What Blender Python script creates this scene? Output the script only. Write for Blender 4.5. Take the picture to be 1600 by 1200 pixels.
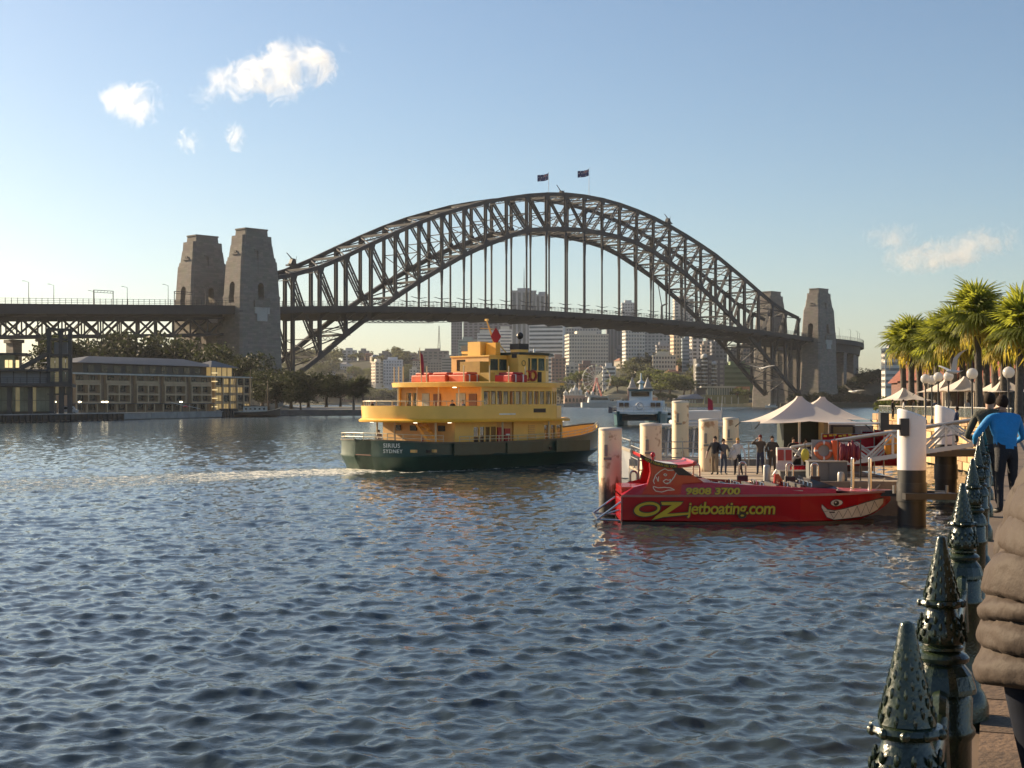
import bpy, bmesh, math, random
import numpy as np
from mathutils import Vector, Matrix, noise as mnoise
R = math.radians
random.seed(7)
scene = bpy.context.scene
C = scene.collection
for o in list(bpy.data.objects): bpy.data.objects.remove(o)

# ---------------------------------------------------------------- camera
F, HZ, ZC = 2236.0, 626.0, 5.0           # focal length and horizon row in photo pixels, eye height
cam_d = bpy.data.cameras.new('camera'); cam = bpy.data.objects.new('camera', cam_d); C.objects.link(cam)
cam.location = (0, 0, ZC); cam.rotation_euler = (R(90), 0, 0)
cam_d.sensor_width = 36; cam_d.lens = 36 * F / 1600; cam_d.shift_y = (HZ - 600) / 1600
cam_d.clip_start = .1; cam_d.clip_end = 40000
scene.camera = cam

# ---------------------------------------------------------------- sky, sun, exposure
SUN_AZ, SUN_EL = 56.0, 22.0              # degrees left of the view axis, degrees up
w = bpy.data.worlds.new('World'); scene.world = w; w.use_nodes = True
nt = w.node_tree; nt.nodes.clear()
wo = nt.nodes.new('ShaderNodeOutputWorld'); bg = nt.nodes.new('ShaderNodeBackground')
sky = nt.nodes.new('ShaderNodeTexSky'); sky.sky_type = 'NISHITA'; sky.sun_disc = False
sky.sun_elevation = R(SUN_EL); sky.sun_rotation = R(-SUN_AZ); sky.altitude = 10
sky.air_density = 1.0; sky.dust_density = .85; sky.ozone_density = 2.2
bg.inputs['Strength'].default_value = .067
nt.links.new(sky.outputs[0], bg.inputs[0]); nt.links.new(bg.outputs[0], wo.inputs[0])
TOSUN = Vector((-math.sin(R(SUN_AZ)) * math.cos(R(SUN_EL)), math.cos(R(SUN_AZ)) * math.cos(R(SUN_EL)), math.sin(R(SUN_EL))))
sl = bpy.data.lights.new('sun', 'SUN'); sl.energy = 5.0; sl.angle = R(.55); sl.color = (1, .78, .50)
so = bpy.data.objects.new('sun', sl); C.objects.link(so); so.rotation_euler = (-TOSUN).to_track_quat('-Z', 'Y').to_euler(); so.location = TOSUN * 3000
vs = scene.view_settings; vs.view_transform = 'Standard'; vs.look = 'None'; vs.gamma = 1; vs.use_curve_mapping = False; vs.exposure = 1.0
cy = scene.cycles; cy.use_denoising = True
try: cy.denoiser = 'OPENIMAGEDENOISE'
except Exception: pass
cy.max_bounces = 6; cy.diffuse_bounces = 3; cy.glossy_bounces = 3; cy.transmission_bounces = 4; cy.volume_bounces = 2; cy.transparent_max_bounces = 8
cy.sample_clamp_indirect = 6; cy.caustics_reflective = False; cy.caustics_refractive = False
cy.use_adaptive_sampling = True; cy.adaptive_threshold = .015

def PX(px, d): return (px - 800) * d / F          # layout helpers: photo pixel + distance -> metres
def PZ(py, d): return ZC + (HZ - py) * d / F
def PT(px, py, d): return Vector((PX(px, d), d, PZ(py, d)))

# ---------------------------------------------------------------- materials
MATS = {}
def mat(name, col, rough=.6, metal=0, var=.18, scale=1.5, bump=0, bscale=None, emit=None, spec=.5, var2=None, coat=0, trans=None, alpha=None):
    """principled material with noise-driven variation of colour and roughness"""
    if name in MATS: return MATS[name]
    m = bpy.data.materials.new(name); m.use_nodes = True; n = m.node_tree.nodes; l = m.node_tree.links
    b = n['Principled BSDF']; tc = n.new('ShaderNodeTexCoord')
    nz = n.new('ShaderNodeTexNoise'); nz.inputs['Scale'].default_value = scale; nz.inputs['Detail'].default_value = 5; nz.inputs['Roughness'].default_value = .65
    l.new(tc.outputs['Object'], nz.inputs['Vector'])
    mx = n.new('ShaderNodeMix'); mx.data_type = 'RGBA'
    c = Vector(col[:3]); d = Vector(var2[:3]) if var2 else None
    mx.inputs[6].default_value = (*(c * (1 - var)), 1); mx.inputs[7].default_value = (*(d if d else c * (1 + var)), 1)
    rp = n.new('ShaderNodeMapRange'); rp.inputs[1].default_value = .3; rp.inputs[2].default_value = .7
    l.new(nz.outputs['Fac'], rp.inputs[0]); l.new(rp.outputs[0], mx.inputs[0]); l.new(mx.outputs[2], b.inputs['Base Color'])
    rr = n.new('ShaderNodeMapRange'); rr.inputs[3].default_value = max(.02, rough * .85); rr.inputs[4].default_value = min(1, rough * 1.15)
    l.new(nz.outputs['Fac'], rr.inputs[0]); l.new(rr.outputs[0], b.inputs['Roughness'])
    b.inputs['Metallic'].default_value = metal; b.inputs['Specular IOR Level'].default_value = spec; b.inputs['Coat Weight'].default_value = coat
    if bump:
        bn = n.new('ShaderNodeTexNoise'); bn.inputs['Scale'].default_value = bscale or scale * 6; bn.inputs['Detail'].default_value = 4
        l.new(tc.outputs['Object'], bn.inputs['Vector'])
        bp = n.new('ShaderNodeBump'); bp.inputs['Strength'].default_value = bump; bp.inputs['Distance'].default_value = .05
        l.new(bn.outputs['Fac'], bp.inputs['Height']); l.new(bp.outputs[0], b.inputs['Normal'])
    if emit: b.inputs['Emission Color'].default_value = (*emit[:3], 1); b.inputs['Emission Strength'].default_value = emit[3]
    if trans:
        tr = n.new('ShaderNodeBsdfTranslucent'); tr.inputs[0].default_value = (*trans, 1)
        ms = n.new('ShaderNodeMixShader'); ms.inputs[0].default_value = .42
        l.new(b.outputs[0], ms.inputs[1]); l.new(tr.outputs[0], ms.inputs[2]); l.new(ms.outputs[0], n['Material Output'].inputs[0])
    if alpha is not None: b.inputs['Alpha'].default_value = alpha
    MATS[name] = m
    return m

# ---------------------------------------------------------------- mesh builder
class MB:
    def __init__(s): s.v = []; s.f = []; s.mi = []; s.m = 0
    def add(s, vs, fs):
        k = len(s.v); s.v += [tuple(p) for p in vs]; s.f += [tuple(i + k for i in f) for f in fs]; s.mi += [s.m] * len(fs); return s
    def box(s, x0, x1, y0, y1, z0, z1):
        return s.add([(x0,y0,z0),(x1,y0,z0),(x1,y1,z0),(x0,y1,z0),(x0,y0,z1),(x1,y0,z1),(x1,y1,z1),(x0,y1,z1)],
                     [(0,3,2,1),(4,5,6,7),(0,1,5,4),(1,2,6,5),(2,3,7,6),(3,0,4,7)])
    def cbox(s, c, d): return s.box(c[0]-d[0]/2,c[0]+d[0]/2,c[1]-d[1]/2,c[1]+d[1]/2,c[2]-d[2]/2,c[2]+d[2]/2)
    def beam(s, p, q, w_, h_, up=(0,0,1)):
        p = Vector(p); q = Vector(q); t = (q - p).normalized(); u = Vector(up)
        if abs(t.dot(u)) > .99: u = Vector((1,0,0))
        a = t.cross(u).normalized() * (w_/2); b = a.normalized().cross(t).normalized() * (h_/2)
        return s.add([p-a-b,p+a-b,p+a+b,p-a+b,q-a-b,q+a-b,q+a+b,q-a+b],[(0,1,2,3),(7,6,5,4),(1,0,4,5),(2,1,5,6),(3,2,6,7),(0,3,7,4)])
    def tube(s, p, q, r0, r1=None, n=10):
        r1 = r0 if r1 is None else r1
        p = Vector(p); q = Vector(q); t = (q-p).normalized(); u = Vector((0,0,1)) if abs(t.z) < .95 else Vector((1,0,0))
        a = t.cross(u).normalized(); b = t.cross(a)
        V = [p+(a*math.cos(2*math.pi*i/n)+b*math.sin(2*math.pi*i/n))*r0 for i in range(n)]+[q+(a*math.cos(2*math.pi*i/n)+b*math.sin(2*math.pi*i/n))*r1 for i in range(n)]
        return s.add(V,[(i,i+n,(i+1)%n+n,(i+1)%n) for i in range(n)]+[tuple(range(n)),tuple(range(2*n-1,n-1,-1))])
    def path(s, pts, r, n=8):
        for i in range(len(pts)-1): s.tube(pts[i], pts[i+1], r, None, n)
        return s
    def prism(s, poly, z0, z1):
        n = len(poly); return s.add([(x,y,z0) for x,y in poly]+[(x,y,z1) for x,y in poly],[tuple(range(n-1,-1,-1)),tuple(range(n,2*n))]+[(i,(i+1)%n,(i+1)%n+n,i+n) for i in range(n)])
    def prism_xz(s, poly, y0, y1):
        n = len(poly); return s.add([(x,y0,z) for x,z in poly]+[(x,y1,z) for x,z in poly],[tuple(range(n)),tuple(range(2*n-1,n-1,-1))]+[(i,i+n,(i+1)%n+n,(i+1)%n) for i in range(n)])
    def prism_yz(s, poly, x0, x1):
        n = len(poly); return s.add([(x0,y,z) for y,z in poly]+[(x1,y,z) for y,z in poly],[tuple(range(n-1,-1,-1)),tuple(range(n,2*n))]+[(i,(i+1)%n,(i+1)%n+n,i+n) for i in range(n)])
    def loft(s, rings, cap0=True, cap1=True, closed=True):
        n = len(rings[0]); V = [p for r in rings for p in r]; Fs = []
        for k in range(len(rings)-1):
            for i in range(n if closed else n-1):
                j = (i+1) % n; Fs.append((k*n+i,k*n+j,(k+1)*n+j,(k+1)*n+i))
        if cap0: Fs.append(tuple(range(n-1,-1,-1)))
        if cap1: Fs.append(tuple(range((len(rings)-1)*n,len(rings)*n)))
        return s.add(V, Fs)
    def lathe(s, prof, c=(0,0,0), n=16, oct_from=None):
        return s.loft([[(c[0]+r*math.cos(2*math.pi*i/n),c[1]+r*math.sin(2*math.pi*i/n),c[2]+z) for i in range(n)] for r,z in prof])
    def ball(s, c, r, n=10, m=6):
        r = (r,r,r) if not hasattr(r,'__len__') else r
        rings = []
        for k in range(m+1):
            t = -math.pi/2+math.pi*k/m; cr = max(.02,math.cos(t))
            rings.append([(c[0]+r[0]*cr*math.cos(2*math.pi*i/n),c[1]+r[1]*cr*math.sin(2*math.pi*i/n),c[2]+r[2]*math.sin(t)) for i in range(n)])
        return s.loft(rings)
    def torus(s, c, R_, r, axis='y', n=24, m=8, a0=0, a1=2*math.pi):
        rings = []; full = abs(a1-a0-2*math.pi) < 1e-6
        for k in range(n if full else n+1):
            a = a0+(a1-a0)*k/n; ring = []
            for i in range(m):
                b = 2*math.pi*i/m; rr = R_+r*math.cos(b); x = rr*math.cos(a); y = rr*math.sin(a); z = r*math.sin(b)
                ring.append((c[0]+x,c[1]+z,c[2]+y) if axis=='y' else (c[0]+x,c[1]+y,c[2]+z) if axis=='z' else (c[0]+z,c[1]+x,c[2]+y))
            rings.append(ring)
        if full: rings.append(rings[0])
        return s.loft(rings, not full, not full)
    def mesh(s, name, mats, smooth=False):
        me = bpy.data.meshes.new(name); me.from_pydata(s.v, [], s.f)
        for m in (mats if isinstance(mats,(list,tuple)) else [mats]): me.materials.append(m)
        if max(s.mi or [0]): me.polygons.foreach_set('material_index', s.mi)
        bm = bmesh.new(); bm.from_mesh(me); bmesh.ops.recalc_face_normals(bm, faces=bm.faces); bm.to_mesh(me); bm.free()
        if smooth:
            me.polygons.foreach_set('use_smooth', [True]*len(me.polygons))
            try: me.set_sharp_from_angle(angle=R(42))
            except Exception: pass
        me.update(); return me
    def build(s, name, mats, parent=None, smooth=False, bevel=0, loc=None, rot=None):
        o = link(name, s.mesh(name, mats, smooth), parent)
        if loc is not None: o.location = loc
        if rot is not None: o.rotation_euler = rot
        if bevel:
            b = o.modifiers.new('bevel','BEVEL'); b.width = bevel; b.segments = 2; b.limit_method = 'ANGLE'; b.angle_limit = R(40)
        return o
def link(name, data, parent=None, loc=None, rot=None, scale=None):
    o = bpy.data.objects.new(name, data); C.objects.link(o)
    if parent is not None: o.parent = parent
    if loc is not None: o.location = loc
    if rot is not None: o.rotation_euler = rot
    if scale is not None: o.scale = scale if hasattr(scale,'__len__') else (scale,)*3
    return o
def tag(o, label, cat, group=None):
    o['label'] = label; o['category'] = cat
    if group: o['group'] = group
    return o
def thing(name, label, cat, loc=(0,0,0), rz=0, group=None):
    o = bpy.data.objects.new(name, None); C.objects.link(o); o.location = loc; o.rotation_euler = (0,0,rz); o.empty_display_size = .3
    return tag(o, label, cat, group)
def struct(o): o['kind'] = 'structure'; return o
def stuff(o): o['kind'] = 'stuff'; return o
def copy_tree(o, parent=None, loc=None, rz=None, label=None, scale=None):
    c = o.copy(); C.objects.link(c); c.parent = parent
    if loc is not None: c.location = loc
    if rz is not None: c.rotation_euler = (0,0,rz)
    if scale is not None: c.scale = (scale,)*3
    if label: c['label'] = label
    for ch in [x for x in KIDS.get(o.name, list(o.children))]: copy_tree(ch, c)
    return c
KIDS = {}
def text_mesh(name, body, size, m, parent, loc, rot, extrude=.01, offset=0, shear=0, align='LEFT', sx=1, spacing=1):
    cu = bpy.data.curves.new('txt','FONT'); cu.body = body; cu.size = size; cu.extrude = extrude; cu.offset = offset; cu.shear = shear; cu.align_x = align; cu.space_character = spacing; cu.resolution_u = 4
    t = bpy.data.objects.new('txt', cu); C.objects.link(t)
    dg = bpy.context.evaluated_depsgraph_get(); me = bpy.data.meshes.new_from_object(t.evaluated_get(dg))
    bpy.data.objects.remove(t); me.materials.clear(); me.materials.append(m)
    return link(name, me, parent, loc, rot, (sx,1,1))
def interp(tab, x):
    for (a,b),(c,d) in zip(tab, tab[1:]):
        if x <= c: return b+(d-b)*max(0,(x-a))/(c-a)
    return tab[-1][1]
# ================================================================ water
FERRY_S = Vector((-10.75, 103.3)); FERRY_A = R(45.5)
def ocean_tile(N, L, seed, wind, vmin, amp):
    rng = np.random.default_rng(seed); k = np.fft.fftfreq(N, L/N)*2*np.pi; kx, ky = np.meshgrid(k, k, indexing='ij'); kk = np.sqrt(kx**2+ky**2); kk[0,0] = 1
    wv = np.array([math.cos(wind), math.sin(wind)]); dot = (kx*wv[0]+ky*wv[1])/kk
    Lw = vmin; P = np.exp(-1/(kk*Lw)**2)/kk**3.7*(.35+.65*dot**2); P[0,0] = 0; P *= np.exp(-(kk*.045)**2)
    A = (rng.normal(size=(N,N))+1j*rng.normal(size=(N,N)))*np.sqrt(P); A = np.fft.fft2(np.real(np.fft.ifft2(A)))
    h = np.real(np.fft.ifft2(A)); q = amp/h.std(); dx = np.real(np.fft.ifft2(-1j*kx/kk*A)); dy = np.real(np.fft.ifft2(-1j*ky/kk*A))
    return h*q, dx*q, dy*q
def wave_height(X, Y):
    def samp(T, L, X, Y):
        N = T.shape[0]; u = (X/L % 1)*N; v = (Y/L % 1)*N; i = u.astype(int) % N; j = v.astype(int) % N; a = u-np.floor(u); b = v-np.floor(v)
        i2 = (i+1) % N; j2 = (j+1) % N
        return T[i,j]*(1-a)*(1-b)+T[i2,j]*a*(1-b)+T[i,j2]*(1-a)*b+T[i2,j2]*a*b
    c, s = math.cos(.6), math.sin(.6)
    U, V = X*c-Y*s, X*s+Y*c; a = [samp(T, 41.0, X, Y) for T in T1]; b_ = [samp(T, 17.3, U, V) for T in T2]
    return a[0]+b_[0], a[1]+b_[1]*c+b_[2]*s, a[2]-b_[1]*s+b_[2]*c
T1 = ocean_tile(512, 41.0, 3, R(112), .30, .026); T2 = ocean_tile(512, 17.3, 5, R(80), .12, .0125)
def water_material():
    m = bpy.data.materials.new('harbour_water'); m.use_nodes = True; n = m.node_tree.nodes; l = m.node_tree.links; b = n['Principled BSDF']
    geo = n.new('ShaderNodeNewGeometry'); sep = n.new('ShaderNodeSeparateXYZ'); l.new(geo.outputs['Position'], sep.inputs[0])
    b.inputs['Roughness'].default_value = .07; b.inputs['IOR'].default_value = 1.333; b.inputs['Specular IOR Level'].default_value = .5
    def nz(scale, det, st=(1,1,1), rough=.6, rot=0):
        mp = n.new('ShaderNodeMapping'); mp.inputs['Scale'].default_value = st; mp.inputs['Rotation'].default_value = (0,0,rot); l.new(geo.outputs['Position'], mp.inputs[0])
        t = n.new('ShaderNodeTexNoise'); t.inputs['Scale'].default_value = scale; t.inputs['Detail'].default_value = det; t.inputs['Roughness'].default_value = rough; l.new(mp.outputs[0], t.inputs['Vector']); return t
    def math_(op, a, b_=None, c=None, clamp=False):
        x = n.new('ShaderNodeMath'); x.operation = op; x.use_clamp = clamp
        for i, q in enumerate((a, b_, c)):
            if q is None: continue
            if isinstance(q, (int, float)): x.inputs[i].default_value = q
            else: l.new(q, x.inputs[i])
        return x.outputs[0]
    # wake coordinates: along = distance astern of the ferry, across = distance from its track
    ux, uy = math.cos(FERRY_A), math.sin(FERRY_A)
    dx = math_('SUBTRACT', sep.outputs[0], FERRY_S.x); dy = math_('SUBTRACT', sep.outputs[1], FERRY_S.y)
    al = math_('MULTIPLY', math_('ADD', math_('MULTIPLY', dx, ux), math_('MULTIPLY', dy, uy)), -1)
    ac = math_('ADD', math_('MULTIPLY', dx, -uy), math_('MULTIPLY', dy, ux))
    wob = nz(.12, 2); ac2 = math_('ADD', ac, math_('MULTIPLY', math_('SUBTRACT', wob.outputs[0], .5), 4))
    width = math_('ADD', 4.6, math_('MULTIPLY', math_('MAXIMUM', al, 0), .2))
    core = math_('SUBTRACT', 1, math_('DIVIDE', math_('ABSOLUTE', ac2), width), None, True)
    core = math_('MULTIPLY', math_('MULTIPLY', core, 1.9, None, True), math_('GREATER_THAN', al, -.6))
    fade = math_('SUBTRACT', 1.0, math_('DIVIDE', al, 75), None, True); fade = math_('POWER', fade, 1.3)
    wake = math_('MULTIPLY', math_('MULTIPLY', math_('POWER', core, .6), 1.0), fade)
    f1 = nz(1.1, 6, (1, 1, 1), .75); f2 = nz(4.5, 4, (1, 1, 1), .7)
    foamn = math_('ADD', math_('MULTIPLY', f1.outputs[0], .65), math_('MULTIPLY', f2.outputs[0], .35))
    hullf = math_('MULTIPLY', math_('SUBTRACT', 1, math_('DIVIDE', math_('ABSOLUTE', math_('ADD', ac2, 5.4)), 1.5), None, True), math_('MULTIPLY', math_('LESS_THAN', al, .5), math_('GREATER_THAN', al, -13)))
    wake = math_('MAXIMUM', wake, math_('MULTIPLY', hullf, math_('ADD', .95, math_('MULTIPLY', al, .04))))
    thr = math_('SUBTRACT', .64, math_('MULTIPLY', wake, .24))
    foam = math_('MULTIPLY', math_('SUBTRACT', foamn, thr), 9, None, True); foam = math_('MULTIPLY', foam, math_('GREATER_THAN', wake, .02))
    cm = n.new('ShaderNodeMix'); cm.data_type = 'RGBA'; cm.inputs[6].default_value = (.030,.044,.050,1); cm.inputs[7].default_value = (.10,.12,.08,1); l.new(wake, cm.inputs[0])
    cf = n.new('ShaderNodeMix'); cf.data_type = 'RGBA'; cf.inputs[7].default_value = (.85,.82,.70,1); l.new(cm.outputs[2], cf.inputs[6]); l.new(foam, cf.inputs[0]); l.new(cf.outputs[2], b.inputs['Base Color'])
    far = math_('DIVIDE', math_('SUBTRACT', sep.outputs[1], 90), 420, None, True)
    rg = math_('ADD', math_('ADD', .03, math_('MULTIPLY', far, .2)), math_('MULTIPLY', foam, .5)); l.new(rg, b.inputs['Roughness'])
    a = nz(2.6, 4, (1,1.25,1), .6, .4); c = nz(9, 3, (1,1.2,1), .55, -.5); e = nz(.55, 3, (1,1.4,1), .5, .2)
    hgt = math_('ADD', math_('ADD', math_('MULTIPLY', a.outputs[0], .022), math_('MULTIPLY', c.outputs[0], .006)), math_('MULTIPLY', e.outputs[0], .03))
    hgt = math_('MULTIPLY', hgt, math_('SUBTRACT', 1, math_('MULTIPLY', wake, .55))); hgt = math_('ADD', hgt, math_('MULTIPLY', foam, .05)); hgt = math_('ADD', hgt, math_('MULTIPLY', math_('MULTIPLY', f1.outputs[0], wake), .12))
    bp = n.new('ShaderNodeBump'); bp.inputs['Strength'].default_value = .7; bp.inputs['Distance'].default_value = 1.0; l.new(hgt, bp.inputs['Height']); l.new(bp.outputs[0], b.inputs['Normal'])
    return m
def build_water():
    # one sheet, finely ruffled near the quay, coarser out to the far shores
    d = np.concatenate([np.geomspace(4, 16, 40, endpoint=False), np.geomspace(16, 320, 760, endpoint=False), np.geomspace(320, 4300, 110)])
    t = np.concatenate([np.linspace(-1.6, -.52, 40, endpoint=False), np.linspace(-.52, .52, 640, endpoint=False), np.linspace(.52, 1.6, 40)])
    D, T = np.meshgrid(d, t, indexing='ij'); X = D*T; Y = D.copy(); 
    fall = np.clip((420-D)/340, 0, 1); H, WX, WY = wave_height(X, Y); H = H*fall; CH = .85*np.clip((140-D)/110, 0, 1)
    # ferry stern wave train: a few low diverging ridges beside the wake
    ux, uy = math.cos(FERRY_A), math.sin(FERRY_A); dx = X-FERRY_S.x; dy = Y-FERRY_S.y; al = -(dx*ux+dy*uy); ac = np.abs(-dx*uy+dy*ux)
    ridge = np.where(al > -22, np.exp(-((ac-5.2-.30*(al+18))/1.1)**2)*.16*np.exp(-np.clip(al+18,0,None)/45), 0); H = H+ridge*(al > -18)
    nr, nc = D.shape; V = np.stack([X-WX*CH, Y-WY*CH, H], -1).reshape(-1, 3)
    i = np.arange(nr-1)[:,None]*nc+np.arange(nc-1)[None,:]; Q = np.stack([i, i+1, i+nc+1, i+nc], -1).reshape(-1, 4)
    me = bpy.data.meshes.new('water'); me.vertices.add(len(V)); me.vertices.foreach_set('co', V.ravel().astype(np.float32))
    me.loops.add(Q.size); me.loops.foreach_set('vertex_index', Q.ravel().astype(np.int32)); me.polygons.add(len(Q)); me.polygons.foreach_set('loop_start', np.arange(0, Q.size, 4, dtype=np.int32))
    me.polygons.foreach_set('use_smooth', np.ones(len(Q), bool)); me.update(calc_edges=True); me.validate()
    me.materials.append(water_material()); struct(link('water', me))
build_water()
# still water behind and beside the viewpoint, a hand below the ruffled sheet
b = MB(); b.box(-6500, 6500, -600, 6500, -.75, -.45); struct(b.build('water_bed', mat('deep_water', (.01,.025,.035), .1)))
# ================================================================ bridge
BR_O = (37.0, 923.0, 0.0); BR_A = math.atan2(.721, .692)
def BW(s, off, z): # along, east offset -> world
    return Vector((BR_O[0]+.692*s+.721*off, BR_O[1]+.721*s-.692*off, z))
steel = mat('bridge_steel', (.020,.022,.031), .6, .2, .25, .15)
TOPT = [(0,135),(20,134.4),(40,132.4),(63,128.8),(94,121.8),(135,109.4),(171,94.7),(205,79.5),(223,72.8),(242,68.3),(252,66.5)]
BOTT = [(0,113.5),(30,112),(58,108.5),(101.6,93.5),(141,74.5),(168,59.5),(189,46.8),(225,22),(252,6)]
def zt(s): return interp(TOPT, abs(s))
def zb(s): return interp(BOTT, abs(s))
def zd(s): return 59.8-.000115*s*s
XN = [-251.5+i*497/28 for i in range(29)]
def build_bridge():
    B = thing('arch_bridge', 'great dark steel arch bridge spanning the harbour', 'bridge', BR_O, BR_A)
    for y in (-15, 15):
        for i in range(28):
            x0, x1 = XN[i], XN[i+1]; d = Vector((x1-x0,0,0)).normalized()*.3
            for nm, f, w_, h_ in (('top_chord', zt, 1.5, 2.1), ('bottom_chord', zb, 1.7, 2.5)):
                m = MB(); p = Vector((x0,y,f(x0))); q = Vector((x1,y,f(x1))); e = (q-p).normalized()*.35
                m.beam(p-e, q+e, w_, h_)
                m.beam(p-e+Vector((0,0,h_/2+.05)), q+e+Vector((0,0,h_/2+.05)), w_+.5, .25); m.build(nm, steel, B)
        for i in range(29):
            x = XN[i]; m = MB(); a, b_ = zb(x), zt(x); th = 1.35 if 4 < i < 24 else 1.7
            for k in (-1, 1): m.box(x-th/2, x+th/2, y+k*.75-.14, y+k*.75+.14, a, b_)
            m.box(x-.12, x+.12, y-.62, y+.62, a, b_)
            m.prism_xz([(x-2.6,a-.4),(x+2.6,a-.4),(x+1.4,a+3.4),(x-1.4,a+3.4)], y-1.0, y-.85); m.prism_xz([(x-1.4,b_-3.4),(x+1.4,b_-3.4),(x+2.6,b_+.2),(x-2.6,b_+.2)], y-1.02, y-.87)
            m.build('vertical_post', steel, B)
        for i in range(28):
            x0, x1 = XN[i], XN[i+1]
            p, q = ((x0,y,zt(x0)),(x1,y,zb(x1))) if i < 14 else ((x1,y,zt(x1)),(x0,y,zb(x0)))
            p = Vector(p); q = Vector(q); t = (q-p).normalized(); n_ = Vector((t.z,0,-t.x)); m = MB()
            for k in (-1, 1): m.beam(p+n_*k*.75, q+n_*k*.75, 1.1, .42, n_)
            L = (q-p).length; K = int(L/5)
            for k in range(1, K): c = p+t*(L*k/K); m.beam(c-n_*.75, c+n_*.75, .5, .5, t)
            m.build('diagonal', steel, B)
        for i in range(29):
            x = XN[i]; a, b_ = zd(x)-1, zb(x)-1
            if b_-a > 6:
                m = MB(); m.box(x-.5, x+.5, y-.32, y+.32, a, b_-3.5); m.prism_xz([(x-.5,b_-9),(x+.5,b_-9),(x+.95,b_),(x-.95,b_)], y-.42, y+.42); m.build('hanger', steel, B)
                m = MB(); z = a+6.2
                for k in (-1, 1):
                    m.add([(x,y-.2,z+.35),(x,y+.2,z+.35),(x+k*5.2,y+.12,z+.9),(x+k*5.2,y-.12,z+.9),(x,y-.2,z-.15),(x,y+.2,z-.15),(x+k*5.2,y+.12,z+.7),(x+k*5.2,y-.12,z+.7)],[(0,1,2,3),(7,6,5,4),(0,3,7,4),(1,5,6,2),(2,6,7,3)])
                    m.cbox((x+k*5.2,y,z+.85),(1.6,.5,.2)); m.cbox((x+k*3.4,y,z-1.9),(2.4,.5,.5)); m.beam((x,y,z-2.2),(x+k*3.2,y,z-1.9),.2,.2)
                m.build('lamp_bracket', steel, B)
    for i in range(28):                                     # wind bracing between the two trusses
        for nm, f, h in (('top_lateral', zt, .7), ('bottom_lateral', zb, .7)):
            x0, x1 = XN[i], XN[i+1]; m = MB(); z0, z1 = f(x0), f(x1)
            m.beam((x0,-15,z0),(x0,15,z0), .9, 1.3); m.beam((x0,-15,z0-2.4),(x0,15,z0-2.4), .35, .35)
            for k in range(6): m.beam((x0,-15+5*k,z0-.4),(x0,-12.5+5*k,z0-2.4),.22,.22); m.beam((x0,-12.5+5*k,z0-2.4),(x0,-10+5*k,z0-.4),.22,.22)
            m.beam((x0,-15,z0),(x1,15,z1), .55, .6); m.beam((x0,15,z0),(x1,-15,z1), .55, .6)
            m.build(nm, steel, B)
    for i in range(1, 28):
        x = XN[i]
        if zt(x)-zb(x) > 22 or 1:
            m = MB(); zm = (zt(x)+zb(x))/2
            if zb(x) < zd(x)-4 or zb(x) > zd(x)+9:
                lo = zb(x); hi = zt(x) if zb(x) > zd(x)+9 else zd(x)-7
                m.beam((x,-15,lo),(x,15,(lo+hi)/2),.4,.4); m.beam((x,15,lo),(x,-15,(lo+hi)/2),.4,.4); m.beam((x,-15,(lo+hi)/2),(x,15,(lo+hi)/2),.5,.5)
                m.build('sway_brace', steel, B)
    # deck: slab in 30 lengths, edge girders, stringers, floor beams
    XD = [-262+i*524/30 for i in range(31)]
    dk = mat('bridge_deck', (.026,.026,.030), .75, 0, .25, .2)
    m = MB()
    for a, b_ in zip(XD, XD[1:]):
        rings = [[(x,y,z) for y,z in ((-24.5,zd(x)+.2),(-24.5,zd(x)-2.9),(-23.8,zd(x)-2.9),(-23.8,zd(x)-1.1),(23.8,zd(x)-1.1),(23.8,zd(x)-2.9),(24.5,zd(x)-2.9),(24.5,zd(x)+.2))] for x in (a, b_)]; m.loft(rings, a == XD[0], b_ == XD[-1])
    m.build('deck', dk, B)
    for y in (-21,-17.5,-13,-9,-4,0,4,9,13,17.5,21):
        m = MB()
        for a, b_ in zip(XD, XD[1:]): m.beam((a,y,zd(a)-2.2),(b_,y,zd(b_)-2.2), .5, 2.2)
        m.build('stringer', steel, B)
    for x in XN:
        m = MB(); z = zd(x); m.prism_yz([(-23.7,z-1.1),(-23.7,z-3.2),(-16,z-6.4),(16,z-6.4),(23.7,z-3.2),(23.7,z-1.1)], x-.4, x+.4); m.build('floor_beam', steel, B)
    for sd, y in (('east',-24.3),('west',24.3)):
        m = MB()
        for a, b_ in zip(XD, XD[1:]):
            for h in (.9,1.7,2.7): m.beam((a,y,zd(a)+h),(b_,y,zd(b_)+h),.12,.14)
            for k in range(6): x = a+(b_-a)*k/6; m.box(x-.09,x+.09,y-.09,y+.09,zd(x),zd(x)+2.9)
        m.build('railing', steel, B)
    for a, b_ in ((10,13),(15,18)):
        m = MB(); x0, x1 = XN[a], XN[b_]
    # travelling maintenance gantry slung under the deck
    for x0, x1 in ((-188,-128),(96,150)):
        m = MB()
        for y in (-20,-8):
            for z in (-8.2,-7.0): m.beam((x0,y,zd(x0)+z),(x1,y,zd(x1)+z),.3,.3)
            for k in range(16): x = x0+(x1-x0)*k/15; m.beam((x,y,zd(x)-8.2),(x+(x1-x0)/15*.9,y,zd(x)-7.0),.2,.2)
        for k in (0,.5,1): x = x0+(x1-x0)*k; m.beam((x,-20,zd(x)-7),(x,-20,zd(x)-2),.25,.25); m.beam((x,-8,zd(x)-7),(x,-8,zd(x)-2),.25,.25)
        m.build('under_deck_gantry', steel, B)
    return B
build_bridge()

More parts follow.
